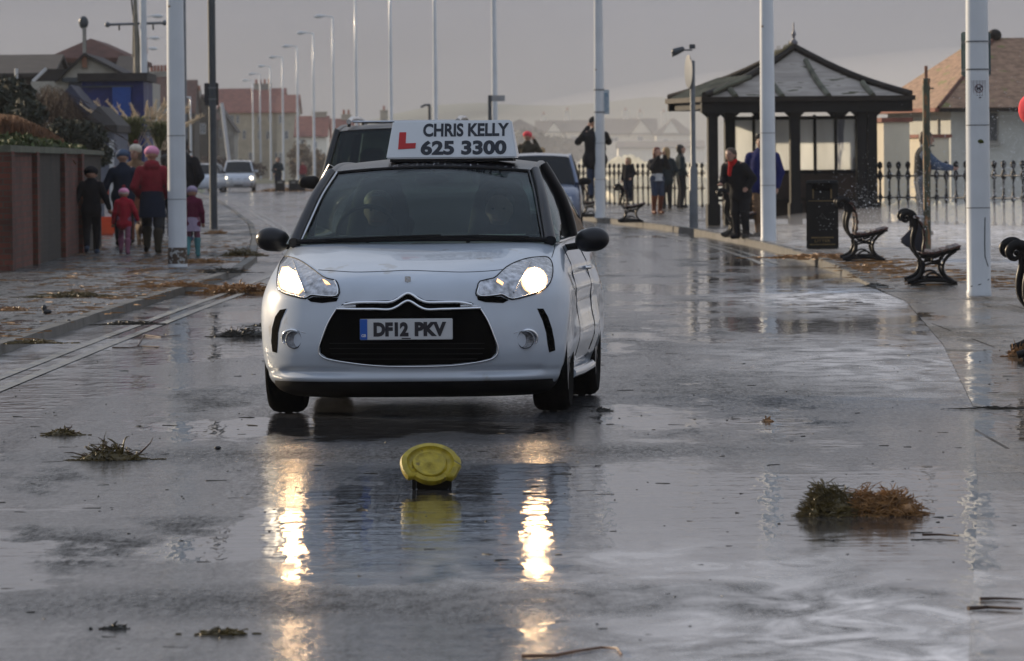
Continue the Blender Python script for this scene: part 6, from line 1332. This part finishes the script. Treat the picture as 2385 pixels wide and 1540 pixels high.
for (px, py, Y, lab, tilt) in ((522, 255, 400, 'leaning pale mast left of the cream building', 14), (130, 158, 168, 'thin white pole before the long dark roof', 0)):
    if tilt: a_, b_ = at(516, 240, 400), at(533, 372, 400)
    else: a_, b_ = at(38, 160, 168), at(38, 205, 168)
    c = empty('thin_mast', (b_.x, b_.y, 0), 0, lab, 'mast'); MB().tube([(0, 0, 0), (0, 0, b_.z), (a_.x-b_.x, 0, a_.z)], .05 if not tilt else .12, 8).build('pole', M_wframe, c, 60)
# ============================================================ PLANTS
def leafy(name, label, cat, blobs, n, size, m, core=None, group=None, seed=1, kind=None, up=.3):
    rr = random.Random(seed); mb = MB()
    tot = sum(b[1][0]*b[1][1]*b[1][2] for b in blobs)
    for c0, r_ in blobs:
        k = int(n*r_[0]*r_[1]*r_[2]/tot)
        for _ in range(k):
            v = Vector((rr.gauss(0, 1), rr.gauss(0, 1), rr.gauss(0, 1))).normalized()*(rr.random()**.45)*rr.uniform(.8, 1.12)
            p = Vector((c0[0]+v.x*r_[0], c0[1]+v.y*r_[1], c0[2]+v.z*r_[2])); a = Vector((rr.gauss(0, 1), rr.gauss(0, 1), rr.gauss(0, 1)+up)).normalized(); b = a.orthogonal().normalized(); b = (Matrix.Rotation(rr.random()*6.28, 3, a) @ b); s2 = size*rr.uniform(.5, 1.3)
            mb.add([p-a*s2, p+b*s2*.4, p+a*s2, p-b*s2*.4], [(0, 1, 2, 3)])
    o = mb.build(name, m, None, 0, norm=False); tag(o, label, cat, group, kind); return o
M_hedge = mat('hedge_leaves', (.045, .065, .012), .7, var=.7, scale=9); M_dry = mat('dry_brown_hedge', (.16, .075, .035), .8, var=.6, scale=8); M_darkleaf = mat('dark_foliage', (.020, .024, .012), .8, var=.6, scale=5); M_twig = mat('bare_twigs', (.055, .035, .025), .85, var=.5, scale=6); M_plume = mat('pampas_plume', (.62, .50, .34), .8, var=.2, scale=6); M_blade = mat('pampas_blade', (.10, .11, .03), .7, var=.5, scale=7)
def bl(px, py, Y, rx, ry, rz): p = at(px, py, Y); s_ = S(Y); return ((p.x, Y, p.z), (rx*s_, ry, rz*s_))
leafy('hedge', 'green hedge top growing over the brick wall', 'hedge', [bl(30, 335, 92, 60, 1.2, 24), bl(100, 340, 98, 60, 1.2, 14), bl(160, 345, 103, 40, .8, 8)], 5000, .055, M_hedge, seed=2)
def reeds(name, label, cat, px0, px1, tops, Y, n, m, seed, thick_=.012, lean=.25, ln_=(.4, .9)):
    rr = random.Random(seed); mb = MB()
    for _ in range(n):
        t = rr.random(); px = px0+(px1-px0)*t; top = float(np.interp(px, [q[0] for q in tops], [q[1] for q in tops])); yy = Y+rr.uniform(-1.5, 1.5); py = top+abs(rr.gauss(0, 18)); p = at(px, py, yy); l_ = rr.uniform(*ln_); dx = rr.gauss(0, lean)
        mb.tube([(p.x-dx*l_, yy, p.z-l_), (p.x-dx*.4*l_, yy, p.z-l_*.5), (p.x, yy+rr.uniform(-.1, .1), p.z)], [thick_, thick_*.8, thick_*.3], 3, cap=False)
    o = mb.build(name, m, None, 0, norm=False); return tag(o, label, cat)
reeds('dry_hedge', 'russet dry hedge rising behind the green hedge on the left', 'hedge', -20, 150, [(-20, 262), (40, 268), (110, 300), (150, 325)], 101, 3200, M_dry, 3, .014, .25, (.2, .42))
reeds('bare_shrub', 'tangle of bare brown twigs between the dry hedge and the navy-roofed hut', 'shrub', 50, 195, [(50, 225), (110, 192), (150, 205), (195, 262)], 124, 620, M_twig, 4, .008, .6, (.3, .8))
leafy('dark_bush', 'dark bush behind the russet hedge at the left edge', 'bush', [bl(20, 230, 118, 60, 2, 50), bl(60, 270, 116, 50, 1.5, 40)], 3500, .09, M_darkleaf, seed=6)
leafy('dark_bush', 'dark bush at the far end of the brick wall beside the boy', 'bush', [bl(190, 320, 122, 60, 1.2, 40), bl(235, 362, 126, 30, 1, 26), bl(150, 310, 120, 40, 1.2, 34)], 4500, .07, M_darkleaf, seed=7)
leafy('mid_bush', 'brownish bush behind the black-coated adult near the lamp post', 'bush', [bl(395, 370, 185, 50, 1.5, 60)], 2000, .10, M_twig, seed=8)
def pampas(label, px, py, Y, n, sp, hh, seed, lean=0):
    rr = random.Random(seed); b = at(px, py, Y); c = empty('pampas_grass', (b.x, Y, b.z), 0, label, 'pampas grass', 'pampas grass clumps above the low wall'); s_ = S(Y)
    mb = MB()
    for _ in range(260):
        a = rr.uniform(0, 6.28); l_ = rr.uniform(.5, 1.0)*hh*.8; d_ = rr.uniform(.1, .6)*sp
        mb.tube([(0, 0, 0), (math.cos(a)*d_*.5, math.sin(a)*.3, l_*.8), (math.cos(a)*d_*1.2, math.sin(a)*.5, l_*.75)], [.012, .010, .003], 3, cap=False)
    mb.build('blades', M_blade, c, 0, norm=False)
    for k in range(n):
        t = (k+.5)/n*2-1; x = t*sp+rr.uniform(-.08, .08); h_ = hh*rr.uniform(.85, 1.15)*(1-.25*abs(t)); lx = x+t*.25+lean*.5
        pm = MB(); pm.tube([(x*.2, 0, 0), (x*.8, 0, h_*.6)], .010, 5)
        pm.tube([(x*.8, 0, h_*.55), (x, 0, h_*.75), (lx, 0, h_)], [.008, .024, .008], 7)
        for _ in range(40):
            f = rr.random(); p = Vector((x*.8, 0, h_*.55)).lerp(Vector((lx, 0, h_)), f); pm.tube([p, p+Vector((rr.uniform(-.08, .08), rr.uniform(-.08, .08), rr.uniform(-.02, .13)))], [.010, .002], 3, cap=False)
        pm.build('plume', M_plume, c, 50)
pampas('pampas grass with thin upright plumes before the blue shed', 310, 345, 147, 8, .9, 1.15, 11, -.3)
pampas('pampas grass with thick spreading plumes right of the second left lamp', 372, 350, 147, 13, .65, 1.05, 12, .4)
leafy('scrub', 'brown scrub at the foot of the cream building', 'shrub', [bl(560, 395, 600, 60, 3, 22), bl(500, 385, 590, 40, 3, 24)], 1500, .3, M_twig, seed=14)
leafy('scrub', 'brown scrub left of the black off-roader', 'shrub', [bl(700, 375, 600, 30, 3, 46), bl(740, 385, 610, 26, 3, 36)], 1500, .3, mat('tan_scrub', (.16, .12, .08), .9, var=.4, scale=2), seed=15)
tree = leafy('tree_belt', 'hazy belt of dark trees beneath the far white houses', 'trees', [bl(1230, 340, 980, 60, 8, 34), bl(1300, 350, 980, 70, 8, 28), bl(1180, 350, 970, 50, 8, 26)], 2600, .9, M_darkleaf, seed=16, kind='stuff')
# roadside clutter far down the road
q = gl(640, 441, 0); tg = mat('brown_weed_mat', (.13, .075, .02), .7, var=.6, scale=6)
for i, (px, py, lab) in enumerate(((770/1.18, 425, 'small dark board leaning at the roadside left of the off-roader'), (684, 420, 'dark roadside bin beside the off-roader mirror'), (700, 417, 'dark bench end beside the off-roader mirror'))):
    q = G(px, 446, 0.05); s_ = S(q.y); c = empty('roadside_box', (q.x, q.y, .03), 0, lab, 'roadside box'); MB().box((0, 0, 15*s_), (22*s_, .4, 24*s_)).build('panel', M_blackm, c, 0, bevel=.02); MB().box((0, -.22, 22*s_), (12*s_, .02, 4*s_)).build('pale_label', M_gcream, c, 0); 
    for sx in (-1, 1): MB().box((sx*8*s_, 0, 2*s_), (.05, .3, 4*s_)).build('leg', M_blackm, c, 0)
# ============================================================ SEAWEED, STICKS, YELLOW FITTING, SPRAY, HAZE
M_wd = mat('olive_seaweed', (.085, .060, .012), .45, var=.6, scale=40, coat=.2); M_wb = mat('brown_seaweed', (.25, .120, .032), .5, var=.5, scale=40, coat=.2); M_wk = mat('black_wet_weed', (.018, .015, .008), .4, var=.5, scale=30); M_stk = mat('wet_stick', (.06, .03, .018), .5, var=.5, scale=20)
def weed(label, px, py, w_px, h_px, m, n=140, seed=1, z=None, name='seaweed_clump', twigs=0, flat=.5, mound=True, parts=None, r0=.0035):
    if z is None: p = G(px, py, 0)
    else: p = GP(px, py) if z == 'P' else G(px, py, z)
    s_ = S(p.y); w, h = w_px*s_, h_px*s_; rr = random.Random(seed); c = empty(name, (p.x, p.y, p.z), 0, label, 'seaweed' if name != 'stick' else 'stick')
    mb = MB()
    if mound and h > .012:
        lumps = [('e', (rr.uniform(-.24, .24)*w, rr.uniform(-.12, .12)*w*flat, h*.08), (w*rr.uniform(.18, .26), w*.22*flat+.01, h*rr.uniform(.22, .45))) for _ in range(6)]+[('e', (0, 0, 0), (w*.45, w*.12*flat+.012, max(.010, h*.16)))]; q = blob(lumps, max(.006, h/12), h*.2)
        for v in q.v: k = rr.uniform(-.06, .06)*h; v += Vector((k, k, k)); v.z = max(v.z, -.002)
        mb.add(q.v, q.f)
    for _ in range(int(n*1.7)):
        x = rr.gauss(0, .27)*w; y = rr.gauss(0, .25)*w*flat; env = max(.05, 1-(x/w*2)**2)*h; a = rr.uniform(0, 6.28); l_ = rr.uniform(.12, .32)*w; z0 = rr.random()*env*.75
        P = [(x, y, z0)]
        for k in range(4):
            a += rr.gauss(0, .7); x += math.cos(a)*l_/4; y += math.sin(a)*l_/4*flat; z0 = max(.002, z0+rr.gauss(.0, .16)*env); P.append((x, y, z0))
        mb.tube(P, [r0*rr.uniform(.6, 1.5)]*4+[r0*.3], 4, cap=False)
    mb.build('weed_mass', m, c, 60 if mound else 0, norm=False)
    if twigs:
        tb = MB()
        for _ in range(twigs):
            x = rr.uniform(-.2, .45)*w; a = rr.uniform(.1, 1.0) if rr.random() < .3 else rr.uniform(1.4, 3.0); l_ = rr.uniform(.5, 1.1)*h*1.2; P = [(x, 0, h*.2)]
            for k in range(4): a += rr.gauss(0, .3); x += math.cos(a)*l_/4*1.6; P.append((x, rr.uniform(-.02, .02), P[-1][2]+abs(math.sin(a))*l_/4))
            tb.tube(P, [.006, .005, .004, .003, .0015], 5)
        tb.build('twigs', M_stk, c, 0, norm=False)
    return c
big = weed('big clump of seaweed in the puddle, olive green left half and rust-brown right half', 2008, 1200, 150, 60, M_wd, 10, 20)
for ch in list(big.children): bpy.data.objects.remove(ch)
def lobe(px, w_px, h_px, m, seed, spiky):
    s_ = S(big.location.y); rr = random.Random(seed); x0 = (px-2008)*s_; w, h = w_px*s_, h_px*s_; mb = MB()
    hum = [(rr.uniform(-.38, .38), rr.uniform(.45, 1.0)) for _ in range(6)]
    env = lambda u: h*max(.06, max(k*math.exp(-((u-c_)/.17)**2) for c_, k in hum))*max(.0, 1-(2*abs(u))**3)
    L_ = []
    for c_, k in hum: L_.append(('e', (x0+c_*w, rr.uniform(-.03, .03), env(c_)*.3), (w*.16, .05, max(.012, env(c_)*.42))))
    q = blob(L_, .006, .015)
    for v in q.v: k = rr.uniform(-.003, .003); v += Vector((k, k, k)); v.z = max(-.004, v.z)
    mb.add(q.v, q.f)
    for i in range(1500):
        u = rr.uniform(-.5, .5); y = rr.gauss(0, .045); e = env(u); z = rr.random()**.6*e*max(.1, 1-(y/.10)**2); a = rr.uniform(0, 6.28); P = [Vector((x0+u*w, y, z))]; n = 5; l_ = rr.uniform(.03, .09)
        if spiky and rr.random() < .5:
            d = Vector((-abs(rr.gauss(.7, .4)), rr.gauss(0, .4), rr.gauss(.35, .35))).normalized()
            for k in range(3): P.append(P[-1]+d*l_*.3+Vector((0, 0, -.002*k)))
        else:
            tw = rr.gauss(0, .5)
            for k in range(n): a += tw*.6+rr.gauss(0, .3); P.append(P[-1]+Vector((math.cos(a)*l_/n, rr.uniform(-.006, .006), math.sin(a)*l_/n*.55)))
        mb.tube(P, [rr.uniform(.0014, .0030)]*(len(P)-1)+[.0006], 4, cap=False)
    for _ in range(70):
        a = rr.uniform(-.6, .6)+(math.pi if rr.random() < .5 else 0); P = [Vector((x0+rr.uniform(-.52, .52)*w, rr.gauss(0, .05), .003))]
        for k in range(4): a += rr.gauss(0, .4); P.append(P[-1]+Vector((math.cos(a)*.02, math.sin(a)*.02, 0)))
        mb.tube(P, .002, 4, cap=False)
    for v in mb.v: v.z = max(v.z, -.003)
    mb.build('olive_weed' if spiky else 'brown_weed', m, big, 60, norm=False)
lobe(1940, 112, 88, M_wd, 21, True); lobe(2058, 145, 96, M_wb, 22, False)
weed('dark seaweed clump with upright twigs on the left of the road', 258, 1072, 140, 42, M_wd, 110, 23, twigs=16, flat=.4)
weed('small olive seaweed clump farther back on the left of the road', 148, 1014, 80, 20, M_wd, 60, 24, flat=.4, twigs=4)
weed('flat strip of brown seaweed near the bottom edge, left of centre', 517, 1478, 116, 14, M_wd, 60, 25, flat=.3)
weed('flat black leaf-like weed near the bottom left', 268, 1465, 60, 13, M_wk, 20, 26, flat=.4)
weed('dark weed and driftwood just left of the hatchback wheel', 566, 784, 130, 24, M_wk, 90, 27, flat=.35, twigs=6)
weed('long rusty bank of seaweed against the left kerb behind the hatchback', 560, 682, 190, 22, M_wb, 260, 28, flat=.6, r0=.008)
weed('seaweed heap on the pavement edge near the plum-coated child', 560, 597, 90, 16, M_wd, 160, 29, z=ZL, flat=.8, r0=.008, twigs=6)
weed('pale brown seaweed patch at the left edge of the pavement', 30, 724, 70, 10, M_wb, 90, 30, z=ZL, flat=.8)
weed('olive seaweed strip across the left pavement', 165, 692, 170, 12, M_wd, 180, 31, z=ZL, flat=.5, r0=.005)
weed('seaweed strip on the pavement right of the nearest left lamp', 420, 668, 150, 12, M_wb, 170, 32, z=ZL, flat=.5, r0=.006)
weed('small weed heap in front of the sign post foot', 500, 545, 60, 8, M_wb, 80, 33, z=ZL, flat=.8, r0=.01)
weed('tiny brown weed tuft on the wet road right of the hatchback', 1405, 958, 40, 10, M_wk, 30, 34, flat=.4)
weed('tiny tuft of weed in the open road, right of centre', 1788, 982, 24, 10, M_wb, 24, 35, flat=.4)
weed('thin dark weed line on the right-hand paving', 2312, 952, 150, 6, M_wk, 40, 36, z='P', flat=.3, mound=False, r0=.0022)
weed('brown seaweed heap under the nearest bench at the right edge', 2372, 830, 50, 26, M_wb, 120, 37, z='P', flat=.5, twigs=4)
weed('dark weed flat in the shallow water before the bag-hung bench', 2040, 668, 60, 8, M_wk, 60, 38, z='P', flat=.8)
weed('seaweed line along the promenade kerb below the litter bin', 1900, 600, 190, 8, M_wb, 220, 39, z='P', flat=1.2, r0=.007)
for _i, (_x, _y, _w, _h, _m, _l) in enumerate(((520, 636, 110, 12, M_wk, 'dark twiggy weed heap on the kerb edge left of the hatchback mirror'), (305, 756, 120, 9, M_wk, 'straggling dark weed draped over the left kerb stones'), (475, 612, 120, 10, M_wb, 'brown weed drift on the pavement right of the nearest left lamp foot'), (85, 800, 120, 9, M_wd, 'olive weed scraps at the near end of the left kerb'), (620, 760, 60, 8, M_wk, 'small black weed tuft right beside the hatchback front wheel'))): weed(_l, _x, _y, _w, _h, _m, 120, 60+_i, z=ZL if _i < 4 else 0, flat=.7, twigs=7 if _i in (0, 1) else 0, r0=.005)
weed('brown weed strip at the roadside beyond the silver people carrier', 668, 446, 110, 8, M_wb, 300, 40, flat=2, r0=.03)
def stick(label, pts, z, r_, seed, m=M_stk):
    P = [G(x, y, z) if z != 'P' else GP(x, y) for x, y in pts]; P = [Vector((p.x, p.y, p.z+r_)) for p in P]; b = P[0].copy(); o = MB().tube([p-b for p in P], [r_*(1-.5*i/(len(P)-1)) for i in range(len(P))], 6).build('stick', m, None, 60, loc=b); tag(o, label, 'stick')
stick('curved reddish stick at the bottom edge, right of centre', [(1215, 1533), (1290, 1532), (1345, 1521), (1400, 1513), (1438, 1515), (1448, 1530)], 0, .006, 1, mat('reddish_stick', (.16, .07, .03), .5, var=.3))
stick('thin dark twig in the road beside the left double lines', [(262, 812), (300, 812), (330, 809), (372, 810)], 0, .007, 2); stick('forked thin twig by the left kerb', [(322, 806), (330, 792), (335, 782), (375, 786), (420, 782)], 0, .006, 3)
stick('short dark stick on the right-hand paving near the puddle', [(2148, 1249), (2190, 1249), (2232, 1252)], 'P', .006, 4); stick('long dark stick near the bottom right corner', [(2255, 1423), (2300, 1420), (2380, 1424)], 'P', .008, 5); stick('straight dark stick above the long one at the bottom right', [(2282, 1399), (2330, 1398), (2385, 1400)], 'P', .006, 6)
for i, (px, py, w_, z, lab) in enumerate(((110, 732, 22, ZL, 'dark stone with a smaller one leaning on it, on the left pavement'), (161, 749, 10, ZL, 'small black pebble on the left pavement edge'), (505, 1047, 16, 0, 'small dark block lying on the left of the road'))):
    p = G(px, py, z); s_ = S(p.y); rr = random.Random(50+i); r_ = w_*s_*.5; L_ = [('e', (rr.uniform(-.3, .3)*r_, 0, r_*.5), (r_, r_*.8, r_*.55))]
    if i == 0: L_.append(('e', (-r_*.6, 0, r_*1.3), (r_*.55, r_*.5, r_*.75)))
    tag(blob(L_, r_/8, r_*.2).build('stone', mat('wet_stone', (.02, .02, .022), .5, var=.3), None, 30, loc=p), lab, 'stone')
# scattered fragments
rr = random.Random(99); sc = MB()
def frag(x, y, z, l_, r_):
    a = rr.gauss(0, .5)+(math.pi if rr.random() < .5 else 0); P = [(x, y, z+r_*.1)]
    for k in range(3): a += rr.gauss(0, .22); P.append((P[-1][0]+math.cos(a)*l_/3, P[-1][1]+math.sin(a)*l_/3, z+r_*rr.uniform(-.1, .4)))
    sc.tube(P, [r_, r_, r_*.8, r_*.3], 4)
for _ in range(1900):
    u = rr.random()
    if u < .36: py = rr.triangular(430, 1540, 720); px = rr.uniform(-20, 2250); z = 0
    elif u < .80: py = rr.uniform(560, 830); px = rr.uniform(-20, 620); z = ZL
    else: py = rr.uniform(560, 1300); px = rr.uniform(1700, 2400); z = 'P'
    p = GP(px, py) if z == 'P' else G(px, py, z)
    if z == 0 and not (XL(p.y)+.05 < p.x < XR(p.y)-.05): continue
    if z == ZL and p.x > XL(p.y)-.1: continue
    if z == 'P' and p.x < XR(p.y)+.15: continue
    if z == 0 and 620 < px < 1400 and 500 < py < 1010: continue
    f = rr.random()**2; frag(p.x, p.y, p.z, (.006+.075*f*f)*(1+p.y/90), (.0010+.0022*rr.random()**2)*(1+p.y/45))
tag(sc.build('scattered_weed', M_wk, None, 0, norm=False), 'small scattered scraps of weed and twig over the wet road and paving', None, kind='stuff')
rr = random.Random(101); sc = MB()
for _ in range(900):
    if rr.random() < .66: py = rr.uniform(560, 800); px = rr.gauss(420, 190); z = ZL
    else: px = rr.uniform(1560, 2385); py = rr.gauss(598+(px-1760)*.10, 14); z = 'P'
    p = GP(px, py) if z == 'P' else G(px, py, z)
    if (z == ZL and p.x > XL(p.y)-.05) or (z == 'P' and p.x < XR(p.y)+.05) or p.y > 300: continue
    for k in range(3): frag(p.x+rr.gauss(0, .12), p.y+rr.gauss(0, .5), p.z, .10+.12*rr.random(), .008)
tag(sc.build('brown_weed_litter', M_wb, None, 0, norm=False), 'brown weed litter strewn along both kerbs', None, kind='stuff')
# yellow fitting lying in the road
p = G(1002, 1140, 0); s_ = S(p.y); yf = empty('yellow_beacon_cap', (p.x, p.y, 0), 0, 'battered yellow plastic cap on short black legs lying in the road before the hatchback', 'plastic cap')
M_y = mat('grubby_yellow_plastic', (.36, .275, .012), .45, var=.35, scale=25, bump=.2, spots=((.16, .115, .012), .60, 14)); rd = 68*s_
Mx = Matrix.Translation((0, 0, .106)) @ Matrix.Rotation(R(-5), 4, 'Y') @ Matrix.Rotation(R(46), 4, 'X') @ Matrix.Rotation(R(9), 4, 'Y')
pr = [(rd*f, z) for f, z in ((.0, .020), (.08, .018), (.12, .012), (.30, .010), (.44, .008), (.52, .016), (.56, .015), (.60, .0), (.70, -.002), (.76, .004), (.80, .016), (.98, .010), (1.02, -.004), (1.0, -.016), (.84, -.004), (.70, -.018), (.0, -.010))]
cap_ = MB().lathe(pr, 56)
for v in cap_.v:
    an = math.atan2(v.y, v.x); rr_ = math.hypot(v.x, v.y)/rd; k = 1+.02*math.sin(an*2+.6)+.008*math.sin(an*5)
    if -2.4 < an < -.75 and rr_ > .62: k *= .80
    if -.15 < an < .25 and rr_ > .8: k *= 1.05
    if rr_ < .6: v.x -= rd*.03
    v.x *= k; v.y *= k; v.z += .006*math.sin(an*2+1)*rr_
cap_.v = [Mx @ v for v in cap_.v]
for v in cap_.v:
    if v.z < .05: v.x *= .80+.2*max(0, v.z)/.05
    v.z = max(v.z, .004)
cap_.build('cap', M_y, yf, 50)
for sx in (-.070, .085): MB().box((sx, .02, .035), (.018, .05, .07)).build('leg', M_blackm, yf, 0, bevel=.003)
MB().box((.01, .045, .022), (.14, .03, .044)).build('black_base', M_blackm, yf, 0, bevel=.004)
MB().tube([(.105, -.01, .125), (.145, -.01, .10), (.175, -.01, .072)], .0018, 5).build('wire', M_postm, yf, 60)
# little dog
q = pv(331, 572); dg_ = empty('dog', q, R(10), 'small brown dog trotting between the red-coated woman and child', 'dog')
D = [('c', (0, -.16, .30), (0, .14, .31), .085, .10, 1), ('c', (0, .16, .34), (0, .26, .44), .06, .05, 1), ('e', (0, .30, .47), (.055, .07, .055)), ('c', (0, .34, .455), (0, .41, .44), .030, .022), ('c', (-.04, .28, .51), (-.055, .27, .45), .018, .014), ('c', (.04, .28, .51), (.055, .27, .45), .018, .014), ('c', (0, -.22, .34), (0, -.33, .46), .022, .012)]
for sx in (-1, 1):
    D += [('c', (sx*.055, .12, .28), (sx*.055, .13+.03*sx, .14), .035, .022), ('c', (sx*.055, .13+.03*sx, .14), (sx*.055, .13+.05*sx, .03), .020, .017), ('c', (sx*.055, .14+.05*sx, .02), (sx*.055, .17+.05*sx, .015), .02, .014)]
    D += [('c', (sx*.05, -.16, .27), (sx*.055, -.12-.03*sx, .19), .045, .028), ('c', (sx*.055, -.12-.03*sx, .19), (sx*.055, -.20-.03*sx, .10), .024, .018), ('c', (sx*.055, -.20-.03*sx, .10), (sx*.055, -.19-.03*sx, .02), .017, .017)]
blob(D, .012, .02).build('body', mat('brown_dog_fur', (.09, .05, .025), .9, var=.5, scale=20, bump=.5), dg_, 180)
# breaking waves behind the railings, lit through by the low sun
mfo = bpy.data.materials.new('sea_foam'); mfo.use_nodes = True; n_ = mfo.node_tree; n_.nodes.clear(); o_ = N(n_, 'ShaderNodeOutputMaterial'); a_ = N(n_, 'ShaderNodeBsdfDiffuse'); b_ = N(n_, 'ShaderNodeBsdfTranslucent'); a_.inputs[0].default_value = (.85, .84, .80, 1); b_.inputs[0].default_value = (1, .96, .84, 1); m_ = N(n_, 'ShaderNodeMixShader', i0=.85); n_.links.new(a_.outputs[0], m_.inputs[1]); n_.links.new(b_.outputs[0], m_.inputs[2]); n_.links.new(m_.outputs[0], o_.inputs[0])
rr = random.Random(12)
def foam(px0, px1, tops, Y, seed, dz=.25):
    r2 = random.Random(seed); rows = []
    for j in range(10):
        r_ = []
        for i in range(50):
            px = px0+(px1-px0)*i/49; zt = at(px, float(np.interp(px, [q[0] for q in tops], [q[1] for q in tops])), Y).z; f = math.sin(math.pi*(j/9))**.8; base = -.95
            x = at(px, 380, Y).x; r_.append((x+r2.uniform(-.05, .05), Y+(j-4.5)*.35+r2.uniform(-.1, .1), base+(zt-base)*f+r2.uniform(-dz, dz)*.5*f))
        rows.append(r_)
    q = MB().grid(rows); return q
wv = foam(1340, 1665, [(1340, 385), (1365, 362), (1385, 372), (1420, 378), (1440, 366), (1470, 362), (1500, 372), (1560, 382), (1665, 380)], 232, 1, .18); w2 = foam(1330, 1680, [(1330, 420), (1500, 410), (1680, 415)], 214, 2, .2); wv.add(w2.v, w2.f)
w3 = foam(2040, 2420, [(2040, 470), (2100, 478), (2240, 480), (2420, 470)], 137, 3, .3); wv.add(w3.v, w3.f)
tag(wv.build('breaking_wave', mfo, None, 180), 'white surf breaking against the sea wall behind the railings', None, kind='stuff')
rr = random.Random(33); sy = MB(); 
def drop(c, r_): x, y, z = c; sy.add([(x+r_, y, z), (x, y+r_, z), (x-r_, y, z), (x, y-r_, z), (x, y, z+r_), (x, y, z-r_)], [(0, 1, 4), (1, 2, 4), (2, 3, 4), (3, 0, 4), (1, 0, 5), (2, 1, 5), (3, 2, 5), (0, 3, 5)])
for _ in range(8500):
    px = 2420-abs(rr.gauss(0, 230)); py = min(560, 540-abs(rr.gauss(0, 130))*(.5+.5*max(0, (px-1950)/450))); Y = rr.uniform(84, 126)
    if px < 1900: continue
    p = at(px, py, Y)
    if p.z < .15: continue
    drop(p, rr.uniform(.0025, .0065)*(1.8 if rr.random() < .08 else 1))
tag(sy.build('spray_droplets', mat('spray_drop', (.62, .65, .70), .3, var=.1), None, 0, norm=False), 'flying drops of sea spray in front of the right-hand railings', None, kind='stuff')
mst = blob([('e', (9.0, 112, .1), (5.5, 15, .55)), ('e', (6.5, 99, .0), (2.6, 8, .35))], .16, .2).build('spray_mist', bpy.data.materials.new('mist_air'), None, 180); tag(mst, 'low drifting mist of spray over the flooded promenade', None, kind='stuff')
hm = mst.data.materials[0]; hm.use_nodes = True; n_ = hm.node_tree; n_.nodes.clear(); o_ = N(n_, 'ShaderNodeOutputMaterial'); v_ = N(n_, 'ShaderNodeVolumePrincipled'); v_.inputs['Color'].default_value = (.95, .95, .97, 1); v_.inputs['Density'].default_value = .014; n_.links.new(v_.outputs[0], o_.inputs['Volume'])
ms2 = MB().ball((74, 640, 2), (84, 420, 10), 40, 20).build('sea_mist', bpy.data.materials.new('sea_mist_air'), None, 180); tag(ms2, 'pale bank of spray and mist hanging over the sea towards the far houses', None, kind='stuff')
hm = ms2.data.materials[0]; hm.use_nodes = True; n_ = hm.node_tree; n_.nodes.clear(); o_ = N(n_, 'ShaderNodeOutputMaterial'); v_ = N(n_, 'ShaderNodeVolumePrincipled'); v_.inputs['Color'].default_value = (.90, .87, .84, 1); v_.inputs['Density'].default_value = .0007; n_.links.new(v_.outputs[0], o_.inputs['Volume'])
# ------------------------------------------------------------ haze
HZ = MB().box((100, 1560, 36), (3400, 3180, 78)).build('haze', bpy.data.materials.new('haze_air'), None, 0); HZ['kind'] = 'stuff'; HZ['label'] = 'sea haze over the whole scene'
hm = HZ.data.materials[0]; hm.use_nodes = True; n_ = hm.node_tree; n_.nodes.clear(); o_ = N(n_, 'ShaderNodeOutputMaterial'); v_ = N(n_, 'ShaderNodeVolumePrincipled'); v_.inputs['Color'].default_value = (.82, .84, .90, 1); v_.inputs['Density'].default_value = .00013; v_.inputs['Anisotropy'].default_value = .0; n_.links.new(v_.outputs[0], o_.inputs['Volume'])
